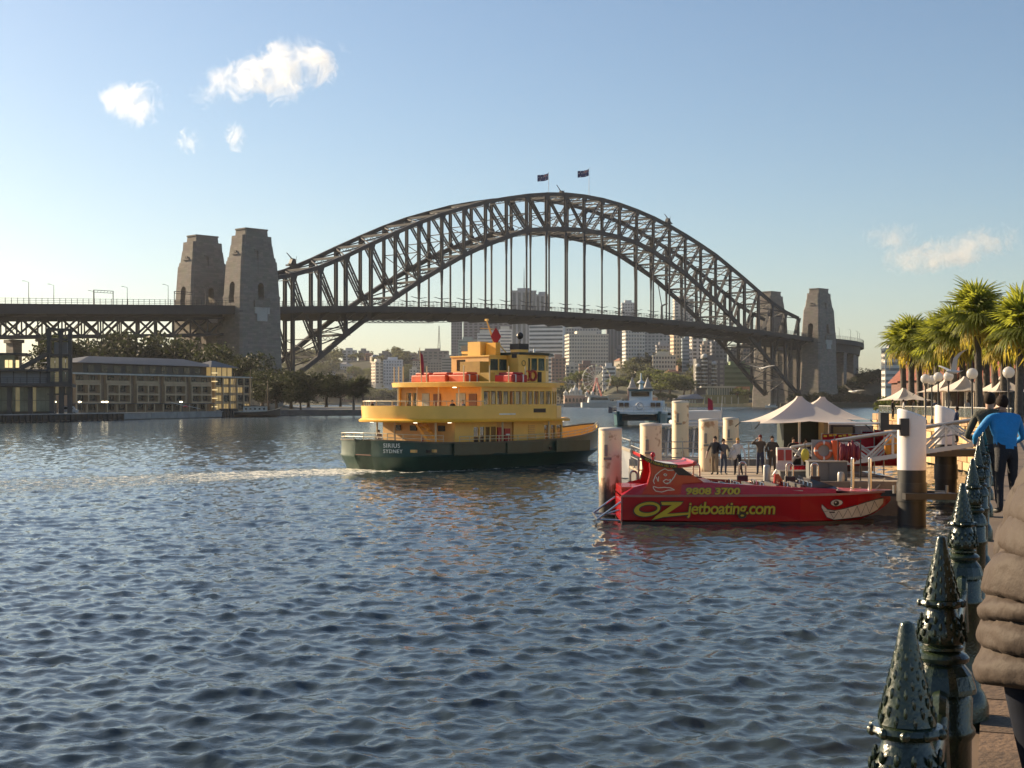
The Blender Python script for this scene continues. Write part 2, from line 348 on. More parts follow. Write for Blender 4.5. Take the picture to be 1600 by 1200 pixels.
# ---------------------------------------------------------------- pylons
def stone_material(name, c, bw, bh, var=.15, bump=.4, mort=.02):
    m = bpy.data.materials.new(name); m.use_nodes = True; n = m.node_tree.nodes; l = m.node_tree.links; b = n['Principled BSDF']
    tc = n.new('ShaderNodeTexCoord'); br = n.new('ShaderNodeTexBrick'); br.inputs['Scale'].default_value = 1; br.inputs['Brick Width'].default_value = bw; br.inputs['Row Height'].default_value = bh; br.inputs['Mortar Size'].default_value = mort*bh
    sx = n.new('ShaderNodeSeparateXYZ'); l.new(tc.outputs['Object'], sx.inputs[0]); ad = n.new('ShaderNodeMath'); l.new(sx.outputs[0], ad.inputs[0]); l.new(sx.outputs[1], ad.inputs[1])
    cx = n.new('ShaderNodeCombineXYZ'); l.new(ad.outputs[0], cx.inputs[0]); l.new(sx.outputs[2], cx.inputs[1]); l.new(cx.outputs[0], br.inputs['Vector'])
    v = Vector(c); br.inputs['Color1'].default_value = (*(v*(1-var)),1); br.inputs['Color2'].default_value = (*(v*(1+var)),1); br.inputs['Mortar'].default_value = (*(v*.55),1)
    nz = n.new('ShaderNodeTexNoise'); nz.inputs['Scale'].default_value = .25/bh; nz.inputs['Detail'].default_value = 6; l.new(tc.outputs['Object'], nz.inputs['Vector'])
    mx = n.new('ShaderNodeMix'); mx.data_type = 'RGBA'; mx.blend_type = 'MULTIPLY'; mx.inputs[0].default_value = .28; l.new(br.outputs[0], mx.inputs[6]); l.new(nz.outputs['Color'], mx.inputs[7])
    hs = n.new('ShaderNodeHueSaturation'); hs.inputs['Saturation'].default_value = .85; hs.inputs['Value'].default_value = 1.15; l.new(mx.outputs[2], hs.inputs['Color']); l.new(hs.outputs[0], b.inputs['Base Color'])
    b.inputs['Roughness'].default_value = .85
    bp = n.new('ShaderNodeBump'); bp.inputs['Strength'].default_value = bump; bp.inputs['Distance'].default_value = .1*bh; l.new(br.outputs['Fac'], bp.inputs['Height']); bp.invert = True; l.new(bp.outputs[0], b.inputs['Normal'])
    MATS[name] = m; return m
granite = stone_material('pylon_granite', (.205,.175,.148), 2.6, 1.1)
granite2 = stone_material('abutment_granite', (.20,.17,.15), 2.6, 1.1)
def bool_diff(me, cutters):
    o = link('tmp', me); cs = []
    for c in cutters:
        k = link('cut', c); cs.append(k); md = o.modifiers.new('b','BOOLEAN'); md.operation = 'DIFFERENCE'; md.object = k; md.solver = 'EXACT'
    dg = bpy.context.evaluated_depsgraph_get(); r = bpy.data.meshes.new_from_object(o.evaluated_get(dg))
    for k in cs+[o]: bpy.data.objects.remove(k)
    return r
def arch_poly(w_, z0, z1, n=10):
    r = w_/2; return [(-r,z0)]+[(-r*math.cos(math.pi*k/n), z1-r+r*math.sin(math.pi*k/n)) for k in range(n+1)]+[(r,z0)]
def pylon_meshes():
    def ring(hx, hy, z, c=.0):
        if c == 0: c = .001
        return [(-hx+c,-hy,z),(hx-c,-hy,z),(hx,-hy+c,z),(hx,hy-c,z),(hx-c,hy,z),(-hx+c,hy,z),(-hx,hy-c,z),(-hx,-hy+c,z)]
    m = MB(); L = [(13.6,9.4,0),(13.4,9.2,14),(13.0,8.9,14),(12.2,8.15,56),(12.35,8.3,56),(12.3,8.25,57.2),(12.0,8.0,57.2),(10.95,7.3,74.5),(10.6,7.0,74.5),(10.4,6.85,76.5),(10.0,6.5,76.5),(9.3,5.9,82.5),(9.1,5.75,82.5),(8.8,5.6,87.2)]
    m.loft([ring(a,b,z,1.1) for a,b,z in L]); shaft = m.mesh('shaft', granite)
    cut = MB().prism_yz([(a,b) for a,b in arch_poly(4.4, 53.5, 64)], -20, 20).mesh('c1', granite); cut2 = MB().prism_xz(arch_poly(3.6, 55.5, 63.6), -20, 20).mesh('c2', granite)
    shaft = bool_diff(shaft, [cut, cut2])
    cap = MB().loft([ring(6.9,4.7,87.2,.5),(ring(6.7,4.5,90.2,.5)),(ring(7.0,4.8,90.2,.5)),(ring(7.0,4.8,90.9,.5))]).mesh('cap', granite)
    parts = [('shaft', shaft), ('cap', cap)]
    for sgn in (-1, 1):
        y = sgn*8.55
        b_ = MB(); b_.box(-4.6,4.6,y-.75 if sgn<0 else y-.9,y+.9 if sgn<0 else y+.75,52.2,54.6); b_.box(-4.6,4.6,y-.95,y+.95,51.4,52.2); b_.box(-4.6,-4.3,y+sgn*.45,y+sgn*.75,54.6,56.2); b_.box(4.3,4.6,y+sgn*.45,y+sgn*.75,54.6,56.2); b_.box(-4.6,4.6,y+sgn*.5,y+sgn*.7,55.9,56.2)
        for k in range(9): x = -4.2+k*1.05; b_.box(x-.15,x+.15,y+sgn*.5,y+sgn*.7,54.6,55.9)
        parts.append(('balcony', b_.mesh('balcony', granite)))
        p_ = MB(); p_.box(-3.1,3.1,min(sgn*8.2,sgn*9.0),max(sgn*8.2,sgn*9.0),44.5,51.4); p_.box(-4.4,-3.1,min(sgn*8.2,sgn*9.15),max(sgn*8.2,sgn*9.15),48.2,51.4); p_.box(3.1,4.4,min(sgn*8.2,sgn*9.15),max(sgn*8.2,sgn*9.15),48.2,51.4)
        parts.append(('relief_panel', p_.mesh('relief_panel', mat('pale_granite', (.40,.385,.36), .8, 0, .1, .4))))
        q_ = MB(); q_.prism_xz([(-1.6,66),(1.6,66),(1.3,79.5),(-1.3,79.5)], sgn*6.2, sgn*7.62); parts.append(('pilaster', q_.mesh('pilaster', granite)))
        s_ = MB(); s_.box(-3,3,min(sgn*6,sgn*6.75),max(sgn*6,sgn*6.75),79.6,80.5); parts.append(('sill', s_.mesh('sill', granite)))
        t_ = MB(); t_.box(min(sgn*9,sgn*10.4),max(sgn*9,sgn*10.4),-2.6,2.6,77.6,78.4); parts.append(('sill', t_.mesh('sill', granite)))
        v_ = MB(); v_.box(min(sgn*9,sgn*10.12),max(sgn*9,sgn*10.12),-1,1,78.6,79.6); parts.append(('slot_window', v_.mesh('slot_window', mat('dark_void', (.02,.02,.02), .7))))
    return parts
PY = pylon_meshes()
for s, off, lab in ((-264.5, 21.5, 'tall granite pylon nearest the camera, at the left end of the arch'), (-264.5,-21.5,'granite pylon behind and left of the nearest pylon, at the left end of the bridge'),
                    (264.5, 21.5, 'granite pylon standing clear at the far right end of the bridge'), (264.5,-21.5,'far granite pylon half hidden behind the right end of the arch')):
    p = thing('bridge_pylon', lab, 'pylon', BW(s, off, 0), BR_A, 'granite bridge pylons')
    for nm, me in PY: link(nm, me, p)
# abutment towers joining each pair of pylons below the deck
for s, lab in ((-264.5,'stone abutment between the two left pylons under the deck'),(266,'stone abutment between the two right pylons under the deck')):
    a = thing('bridge_abutment', lab, 'abutment', BW(s,0,0), BR_A)
    m = MB(); m.box(-12.5,12.5,-14.2,14.2,0,44); m.build('wall', granite2, a)
    m = MB(); m.box(-12.9,12.9,-14.4,14.4,42.2,43.4); m.build('cornice', granite2, a)
    for y in (-9.5,0,9.5):
        for sg in (-1,1): m = MB(); m.box(min(sg*12.5,sg*13.2),max(sg*12.5,sg*13.2),y-1.4,y+1.4,0,41); m.build('buttress', granite2, a)

# ---------------------------------------------------------------- approach spans
def approach_south():
    A = thing('approach_viaduct', 'lattice truss approach viaduct running off the left edge of the picture', 'viaduct', BR_O, BR_A)
    def z(s): return 52.4-(abs(s)-262)*.041
    L = 160; n = 8; S0 = -276
    xs = [S0-L*k/n for k in range(n+1)]
    m = MB()
    for a, b_ in zip(xs, xs[1:]):
        m.loft([[(x,y,q) for y,q in ((-24.5,z(x)+.2),(-24.5,z(x)-4.2),(-23.6,z(x)-4.2),(-23.6,z(x)-1.4),(23.6,z(x)-1.4),(23.6,z(x)-4.2),(24.5,z(x)-4.2),(24.5,z(x)+.2))] for x in (a,b_)], a==xs[0], b_==xs[-1])
    m.build('deck', mat('bridge_deck', ()), A)
    for y in (-15, 0, 15):
        for zz, nm in ((-5.6,'top_chord'),(-13.8,'bottom_chord')):
            m = MB()
            for a, b_ in zip(xs, xs[1:]): m.beam((a,y,z(a)+zz),(b_,y,z(b_)+zz),.9,1.1)
            m.build(nm, steel, A)
        for k in range(n*2):
            a = S0-L*k/(n*2); b_ = S0-L*(k+1)/(n*2); u, v = (-5.6,-13.8) if k % 2 == 0 else (-13.8,-5.6)
            m = MB(); m.beam((a,y,z(a)+u),(b_,y,z(b_)+v),.7,.8); m.build('diagonal', steel, A)
            m = MB(); m.beam((a,y,z(a)-5.6),(a,y,z(a)-13.8),.5,.6); m.build('vertical_post', steel, A)
    for k in range(n*2+1):
        x = S0-L*k/(n*2); m = MB(); m.box(x-.25,x+.25,-23.5,23.5,z(x)-4.9,z(x)-1.4); m.beam((x,-15,z(x)-13.8),(x,15,z(x)-13.8),.4,.5); m.beam((x,-15,z(x)-13.6),(x,0,z(x)-6),.35,.35); m.beam((x,15,z(x)-13.6),(x,0,z(x)-6),.35,.35); m.build('floor_beam', steel, A)
    for y in (-24.2,24.2):
        m = MB()
        for a, b_ in zip(xs, xs[1:]):
            for h in (.9,1.7,2.6): m.beam((a,y,z(a)+h),(b_,y,z(b_)+h),.12,.14)
            for k in range(7): x = a+(b_-a)*k/7; m.box(x-.09,x+.09,y-.09,y+.09,z(x),z(x)+2.8)
        m.build('railing', steel, A)
    for s in (-316,-372,-428):
        for y in (-15,15):
            m = MB(); m.box(s-2.2,s+2.2,y-3.4,y+3.4,8,z(s)-16.2); m.box(s-3,s+3,y-4.2,y+4.2,z(s)-16.2,z(s)-14.6); m.build('pier', granite2, A)
    # street lamps and overhead-wire portals along the approach
    for k, s in enumerate((-292,-313,-335,-352,-372,-384)):
        h = (8.5,9.5,8.2,6,8.6,9.8)[k]; m = MB(); m.tube((s,-22,z(s)),(s,-22,z(s)+h),.16,.1,6); m.beam((s,-22,z(s)+h),(s-2.2,-22,z(s)+h+.5),.12,.12); m.cbox((s-2.4,-22,z(s)+h+.45),(1.2,.35,.18)); m.build('lamp_post', steel, A)
    for s in (-302,-345):
        m = MB(); y = -18
        for q in (s-5,s+5): m.box(q-.15,q+.15,y-.15,y+.15,z(s),z(s)+7)
        m.beam((s-5,y,z(s)+6.9),(s+5,y,z(s)+6.9),.2,.25); m.beam((s-5,y,z(s)+5.9),(s+5,y,z(s)+5.9),.2,.2)
        for q in range(6): m.beam((s-5+q*1.67,y,z(s)+5.9),(s-4.2+q*1.67,y,z(s)+6.9),.12,.12)
        m.build('wire_portal', steel, A)
def approach_north():
    A = thing('approach_viaduct', 'curved approach viaduct bending away behind the right pylon', 'viaduct', BW(276,0,0), BR_A)
    P = []; x = y = 0.0; a = 0.0
    for k in range(27):
        P.append((x,y,a)); st = 6; x += st*math.cos(a); y += st*math.sin(a); a += (.0 if k < 2 else .055)
    def zz(k): return 53.2-.05*k*3
    def off(p, o): return (p[0]+o*math.sin(p[2]), p[1]-o*math.cos(p[2]))
    for nm, prof, mt in (('deck', [(24.5,.2),(24.5,-3.6),(23.8,-3.6),(23.8,-1.4),(-23.8,-1.4),(-23.8,-3.6),(-24.5,-3.6),(-24.5,.2)], mat('bridge_deck', ())),
                         ('girder', [(22,-1.5),(21,-9.5),(-21,-9.5),(-22,-1.5)], steel)):
        m = MB(); m.loft([[(*off(p,o), zz(k)+h) for o,h in prof] for k,p in enumerate(P)]); m.build(nm, mt, A)
    for o in (24.2,-24.2):
        m = MB()
        for k in range(26):
            for h in (.9,1.9,2.7): m.beam((*off(P[k],o),zz(k)+h),(*off(P[k+1],o),zz(k+1)+h),.12,.12)
            for q in (0,.5): u = off(P[k],o); v = off(P[k+1],o); m.tube((u[0]+(v[0]-u[0])*q,u[1]+(v[1]-u[1])*q,zz(k)),(u[0]+(v[0]-u[0])*q,u[1]+(v[1]-u[1])*q,zz(k)+2.8),.1,None,5)
        m.build('railing', steel, A)
    for k in (1,5,9,13):
        for o in (-16,16): u = off(P[k],o); m = MB(); m.box(u[0]-2.4,u[0]+2.4,u[1]-3.5,u[1]+3.5,4,44); m.box(u[0]-3,u[0]+3,u[1]-4.2,u[1]+4.2,42.4,44.2); m.build('pier', granite2, A)
    for k in (3,6,9,12):
        u = off(P[k],21); m = MB(); m.tube((u[0],u[1],zz(k)),(u[0],u[1],zz(k)+9),.18,.1,6); m.beam((u[0],u[1],zz(k)+9),(u[0]-2.5,u[1],zz(k)+9.4),.15,.15); m.build('lamp_post', steel, A)
approach_south(); approach_north()

# ---------------------------------------------------------------- flags and cranes on the arch
def flag(s, off, lab):
    zb0 = zt(s)+1; o = thing('flag', lab, 'flag', BW(s, off, zb0), R(175), 'flags on the crown of the arch')
    m = MB(); m.tube((0,0,0),(0,0,17.5),.16,.09,8); m.ball((0,0,17.6),.25,8,5); m.build('flagpole', mat('white_paint', (.7,.7,.68), .5), o)
    W, H, N = 7.6, 4.2, 14
    def pt(u, v, off=0): return (.2+u*W*.93, .5*math.sin(u*7)*u+off, 17-v*H-u*1.6-.3*math.sin(u*5))
    m = MB(); cols = [mat('flag_blue', (.015,.025,.13), .8), mat('flag_red', (.45,.02,.03), .8), mat('flag_white', (.75,.75,.75), .8)]
    def patch(u0,u1,v0,v1,mi,off):
        m.m = mi; n_ = max(2,int((u1-u0)*N)); 
        for q in (off,-off):
            V = [pt(u0+(u1-u0)*i/n_, v, q) for i in range(n_+1) for v in (v0,v1)]; m.add(V, [(2*i,2*i+2,2*i+3,2*i+1) for i in range(n_)])
    patch(0,1,0,1,0,.03); patch(0,.5,.19,.31,2,.06); patch(.2,.3,0,.5,2,.06); patch(0,.5,.21,.29,1,.09); patch(.22,.28,0,.5,1,.09)
    for k in range(12): patch(k*.04,k*.04+.035,k*.04,k*.04+.04,2,.05); patch(k*.04,k*.04+.035,.46-k*.04,.5-k*.04,2,.05)
    for u, v in ((.25,.78),(.75,.15),(.75,.85),(.62,.45),(.88,.4)): patch(u-.035,u+.035,v-.05,v+.05,2,.07)
    m.build('cloth', cols, o)
flag(-4, -14.5, 'blue flag on the left of the two poles on top of the arch'); flag(2, 15, 'blue flag on the right of the two poles on top of the arch')
def creeper_crane(s, off, lab, big=1):
    o = thing('maintenance_crane', lab, 'crane', BW(s, off, zt(s)+1.15), BR_A, 'maintenance cranes on the top chord')
    m = MB(); m.box(-3.2*big,3.2*big,-1.6,1.6,0,.8); m.box(-2,2,-1.5,1.5,.8,1.5); m.build('carriage', steel, o)
    m = MB(); m.prism_xz([(-1.8,1.5),(1.6,1.5),(1.2,3.6*big),(-.6,3.8*big)],-1.2,1.2); m.build('cabin', steel, o)
    m = MB(); m.beam((1,0,3),(-3.6*big,0,6.4*big),.35,.35); m.beam((1,0,2.2),(-3.6*big,0,6.4*big),.2,.2); m.build('jib', steel, o)
    m = MB(); m.tube((2.4,0,1.5),(2.7,0,5.6),.12,.12,6); m.build('mast', steel, o)
creeper_crane(-1,-6,'maintenance crane beside the flags at the top of the arch',1.25); creeper_crane(84,15,'maintenance crane right of the flags on the falling top chord'); creeper_crane(-211,-15,'maintenance crane low on the arch just right of the near pylon',1.1)
# ================================================================ vegetation helpers
def leaf_mat(name, a, b_, tr): return mat(name, a, .6, 0, .35, .6, var2=b_, trans=tr, spec=.3)
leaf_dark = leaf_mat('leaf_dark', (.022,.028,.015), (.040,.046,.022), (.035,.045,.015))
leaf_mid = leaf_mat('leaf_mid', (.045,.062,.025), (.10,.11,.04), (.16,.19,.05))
leaf_grey = leaf_mat('leaf_grey', (.06,.07,.045), (.11,.11,.065), (.15,.16,.07))
bark = mat('bark', (.10,.075,.055), .9, 0, .3, 3, .5)
def crown_mesh(name, seed, m, nclump=60, per=34, leaf=.09, flat=.62, hole=.35, rough=.3):
    """unit crown (radius about 1, base near z=0): leaf clumps on an uneven dome with gaps"""
    rng = np.random.default_rng(seed); V = []; F_ = []
    lobes = rng.normal(size=(7,3)); lobes /= np.linalg.norm(lobes,axis=1)[:,None]; la = rng.uniform(-rough, rough, 7)
    cs = []
    while len(cs) < nclump:
        d = rng.normal(size=3); d /= np.linalg.norm(d)
        if d[2] < -.35: continue
        rad = 1+sum(a*max(0,d@b)**3 for a,b in zip(la,lobes))
        rr = rad*(rng.uniform(.55,1.0) if rng.random() > .25 else rng.uniform(.1,.6))
        c = d*rr*np.array([1,1,flat]); c[2] += flat*.35
        if math.sin(c[0]*4.1+seed)+math.sin(c[1]*3.7+seed*2)+math.sin(c[2]*6+seed) < -1.6+hole-.6: continue
        cs.append(c)
    for c in cs:
        r = rng.uniform(.13,.26); P = rng.normal(size=(per,3)); P = P/np.linalg.norm(P,axis=1)[:,None]*(rng.random((per,1))**.4)*r*np.array([1,1,.75])+c
        for p in P:
            a = rng.normal(size=3); a /= np.linalg.norm(a); b_ = rng.normal(size=3); b_ -= a*(a@b_); b_ /= np.linalg.norm(b_); s = leaf*rng.uniform(.6,1.3); a = a*s; b_ = b_*s*.6
            k = len(V); V += [p-a, p-b_, p+a, p+b_]; F_.append((k,k+1,k+2,k+3))
    me = bpy.data.meshes.new(name); me.from_pydata([tuple(v) for v in V], [], F_); me.materials.append(m); me.update(); return me, cs
def trunk_mesh(cs, seed, h=.55, r=.055):
    rng = random.Random(seed); m = MB(); top = Vector((rng.uniform(-.05,.05),rng.uniform(-.05,.05),0)); m.tube((0,0,-h),(0,0,-h*.9),r*1.7,r*1.15,8); m.tube((0,0,-h*.9),top,r*1.15,r*.8,8)
    for c in rng.sample(list(cs), min(16,len(cs))):
        c = Vector(c); mid = top.lerp(c,.5)+Vector((0,0,-.06)); m.tube(top+Vector((0,0,-.05)),mid,r*.45,r*.28,5); m.tube(mid,c,r*.28,r*.09,5)
    return m.mesh('trunk', bark, True)
TREES = {}
def tree_kind(key, seed, m, **kw):
    cm, cs = crown_mesh('crown', seed, m, **kw); TREES[key] = (cm, trunk_mesh(cs, seed))
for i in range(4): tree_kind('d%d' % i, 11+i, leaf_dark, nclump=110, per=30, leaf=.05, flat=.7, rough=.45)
for i in range(3): tree_kind('m%d' % i, 21+i, leaf_mid, nclump=100, per=30, leaf=.052, flat=.72)
for i in range(3): tree_kind('g%d' % i, 31+i, leaf_grey, nclump=60, per=20, leaf=.075, flat=.8)
def tree(key, loc, rad, lab, group=None, h=1.0, base=None, name='tree'):
    cm, tm = TREES[key]; hs = rad*.55
    o = thing(name, lab, 'tree', loc, random.uniform(0,6.28), group)
    link('crown', cm, o, (0,0,hs*h), None, (rad,rad,rad*h)); link('trunk', tm, o, (0,0,hs*h), None, (rad,rad,rad*h)); return o
def bush(key, loc, rad, lab, group=None, h=.8):
    cm, tm = TREES[key]; o = thing('shrub', lab, 'shrub', loc, random.uniform(0,6.28), group)
    link('foliage', cm, o, (0,0,rad*.25), None, (rad,rad,rad*h)); link('stem', tm, o, (0,0,rad*.4), None, (rad*.8,rad*.8,rad*.6)); return o

# fan palms: every frond is a piece of its own
frond_green = leaf_mat('frond_green', (.06,.09,.018), (.14,.16,.03), (.52,.55,.06))
frond_dry = leaf_mat('frond_dry', (.26,.22,.045), (.42,.33,.06), (.75,.60,.08))
palm_bark = mat('palm_bark', (.10,.085,.07), .9, 0, .35, 4, .8, 14)
def frond_mesh(seed, m, droop=.5, nb=17):
    rng = random.Random(seed); b_ = MB(); pet = .62
    P = [Vector((pet*t, 0, .25*t-droop*.32*t*t)) for t in (0,.33,.66,1)]
    for a, c in zip(P, P[1:]): b_.beam(a, c, .045, .03)
    tip = P[-1]; dr = (P[-1]-P[-2]).normalized()
    for k in range(nb):
        th = R(-125+250*k/(nb-1)); L = .92*(.72+.28*math.cos(th))*rng.uniform(.9,1.1); d = Vector((math.cos(th), math.sin(th), 0)); s = Vector((-math.sin(th), math.cos(th), 0))
        V = []
        for t, wd in ((.02,.02),(.35,.07),(.7,.05),(1,.006)):
            p = tip+d*L*t+dr*(L*t*.18)+Vector((0,0,.12*math.sin(t*2)-droop*L*t*t*.95+.02*(k%2)))
            V += [p-s*wd, p+Vector((0,0,.018)), p+s*wd]
        b_.add(V, [f for i in range(3) for f in ((3*i,3*i+1,3*i+4,3*i+3),(3*i+1,3*i+2,3*i+5,3*i+4))])
    return b_.mesh('frond', m)
FR_G = [frond_mesh(i, frond_green, .35+.2*i) for i in range(3)]; FR_K = [frond_mesh(20+i, leaf_dark, .5+.2*i) for i in range(2)]; FR_D = [frond_mesh(9+i, frond_dry, .75+.25*i, 13) for i in range(2)]
def palm_tree(loc, h, lab, size=1.9, n=34, seed=0, group='fan palms along the right-hand quay', dry=.17, r=.2, dark=False):
    rng = random.Random(seed); o = thing('palm_tree', lab, 'palm', loc, 0, group); lean = Vector((rng.uniform(-.3,.3), rng.uniform(-.3,.3), h))
    m = MB(); N = 14; rings = []
    for k in range(N+1):
        t = k/N; c = Vector((lean.x*t*t, lean.y*t*t, h*t)); rr = r*(1.35-.5*t if t < .1 else 1.3-.35*t)*(1+.06*(k % 2))
        rings.append([(c.x+rr*math.cos(2*math.pi*i/10), c.y+rr*math.sin(2*math.pi*i/10), c.z) for i in range(10)])
    m.loft(rings); m.build('trunk', palm_bark, o, True)
    for k in range(n):
        t = k/(n-1); el = 82-132*t+rng.uniform(-10,10); az = k*137.5+rng.uniform(-15,15); s = size*rng.uniform(.85,1.12)*(1-.15*t)
        f = link('frond', rng.choice(FR_K) if dark else rng.choice(FR_D) if t > 1-dry and rng.random() < .8 else rng.choice(FR_G), o, (lean.x, lean.y, h-.35*t*size*.6), (rng.uniform(-.3,.3), R(-el), R(az)), s)
    return o
# ================================================================ left (near) shore
soil = mat('park_soil', (.07,.065,.04), .95, 0, .3, .08)
asphalt = mat('quay_paving', (.20,.19,.18), .85, 0, .2, .3)
conc = mat('quay_concrete', (.30,.29,.28), .85, 0, .25, .35, .3)
dark_timber = mat('wharf_timber', (.06,.05,.045), .85, 0, .35, .8, .4)
def land(name, poly, z0, z1, m): b_ = MB(); b_.prism([(x,y) for x,y in poly], z0, z1); return struct(b_.build(name, m))
# wharf edge in plan, from the left frame edge to the point
WE = [PT(-420,0,285), PT(0,0,325), PT(190,0,372), PT(345,0,425)]
poly = [(p.x,p.y) for p in WE]+[(PX(425,470),470),(PX(450,486),486),(PX(575,492),492),(PX(590,520),520),(PX(560,640),640),(PX(480,760),760),(PX(330,900),900),(-700,900),(-700,285)]
land('quay_ground', poly, -1.2, 1.55, asphalt)
# hill of the point, under the approach viaduct
def hill(name, x0, x1, y0, y1, f, m, nx=60, ny=40):
    b_ = MB(); V = [(x0+(x1-x0)*i/nx, y0+(y1-y0)*j/ny) for j in range(ny+1) for i in range(nx+1)]
    b_.add([(x,y,f(x,y)) for x,y in V], [(j*(nx+1)+i, j*(nx+1)+i+1, (j+1)*(nx+1)+i+1, (j+1)*(nx+1)+i) for j in range(ny) for i in range(nx)]); return struct(b_.build(name, m, None, True))
def sm(a, b_, x): t = min(1,max(0,(x-a)/(b_-a))); return t*t*(3-2*t)
def hpoint(x, y):
    px = 800+F*x/y
    return 1.2+16*sm(500,600,y)*sm(470,300,px)*(1-.6*sm(690,800,y))+1.2*mnoise.noise(Vector((x*.02,y*.02,0)))*sm(500,560,y)
hill('park_hill', -420, -60, 490, 880, hpoint, soil)
# wharf facing: separate concrete panels on the right, timber piles on the left
W = thing('wharf_wall', 'long low concrete and timber wharf wall along the left shore', 'wall')
def along(p, q, t): return Vector((p.x+(q.x-p.x)*t, p.y+(q.y-p.y)*t, 0))
for i, (p, q) in enumerate(zip(WE, WE[1:])):
    d = (q-p); d.z = 0; n_ = Vector((d.y,-d.x,0)).normalized()
    N = 4 if i == 2 else 5
    for k in range(N):
        a = along(p,q,k/N)+n_*.5; c = along(p,q,(k+.985)/N)+n_*.5; m = MB(); m.beam(Vector((a.x,a.y,.95)),Vector((c.x,c.y,.95)),.7,1.5); m.build('panel', conc if i == 2 else dark_timber, W)
    m = MB(); a = along(p,q,0)+n_*.45; c = along(p,q,1)+n_*.45; m.beam(Vector((a.x,a.y,1.78)),Vector((c.x,c.y,1.78)),1.2,.24); m.build('coping', conc, W)
    if i < 2:
        for k in range(22): a = along(p,q,(k+.5)/22)+n_*1.05; m = MB(); m.tube((a.x,a.y,-1),(a.x,a.y,1.6),.32,.30,7); m.build('fender_pile', dark_timber, W)
for k in range(5): a = WE[3]+Vector((.5+k*.7,.6+k*.5,0)); m = MB(); m.tube((a.x,a.y-1.4,-1),(a.x,a.y-1.4,2.5),.42,.38,8); m.build('fender_pile', dark_timber, W)
SW = thing('sea_wall', 'dark stone sea wall below the trees at the foot of the bridge', 'wall')
pts = [Vector((PX(425,470),470,0)), Vector((PX(450,486),486,0)), Vector((PX(510,489),489,0)), Vector((PX(575,492),492,0))]
darkstone = stone_material('dark_sea_stone', (.13,.115,.10), 1.6, .7)
for p, q in zip(pts, pts[1:]): m = MB(); m.beam((p.x,p.y-.4,.7),(q.x,q.y-.4,.7),.9,2.4); m.build('wall_length', darkstone, SW)

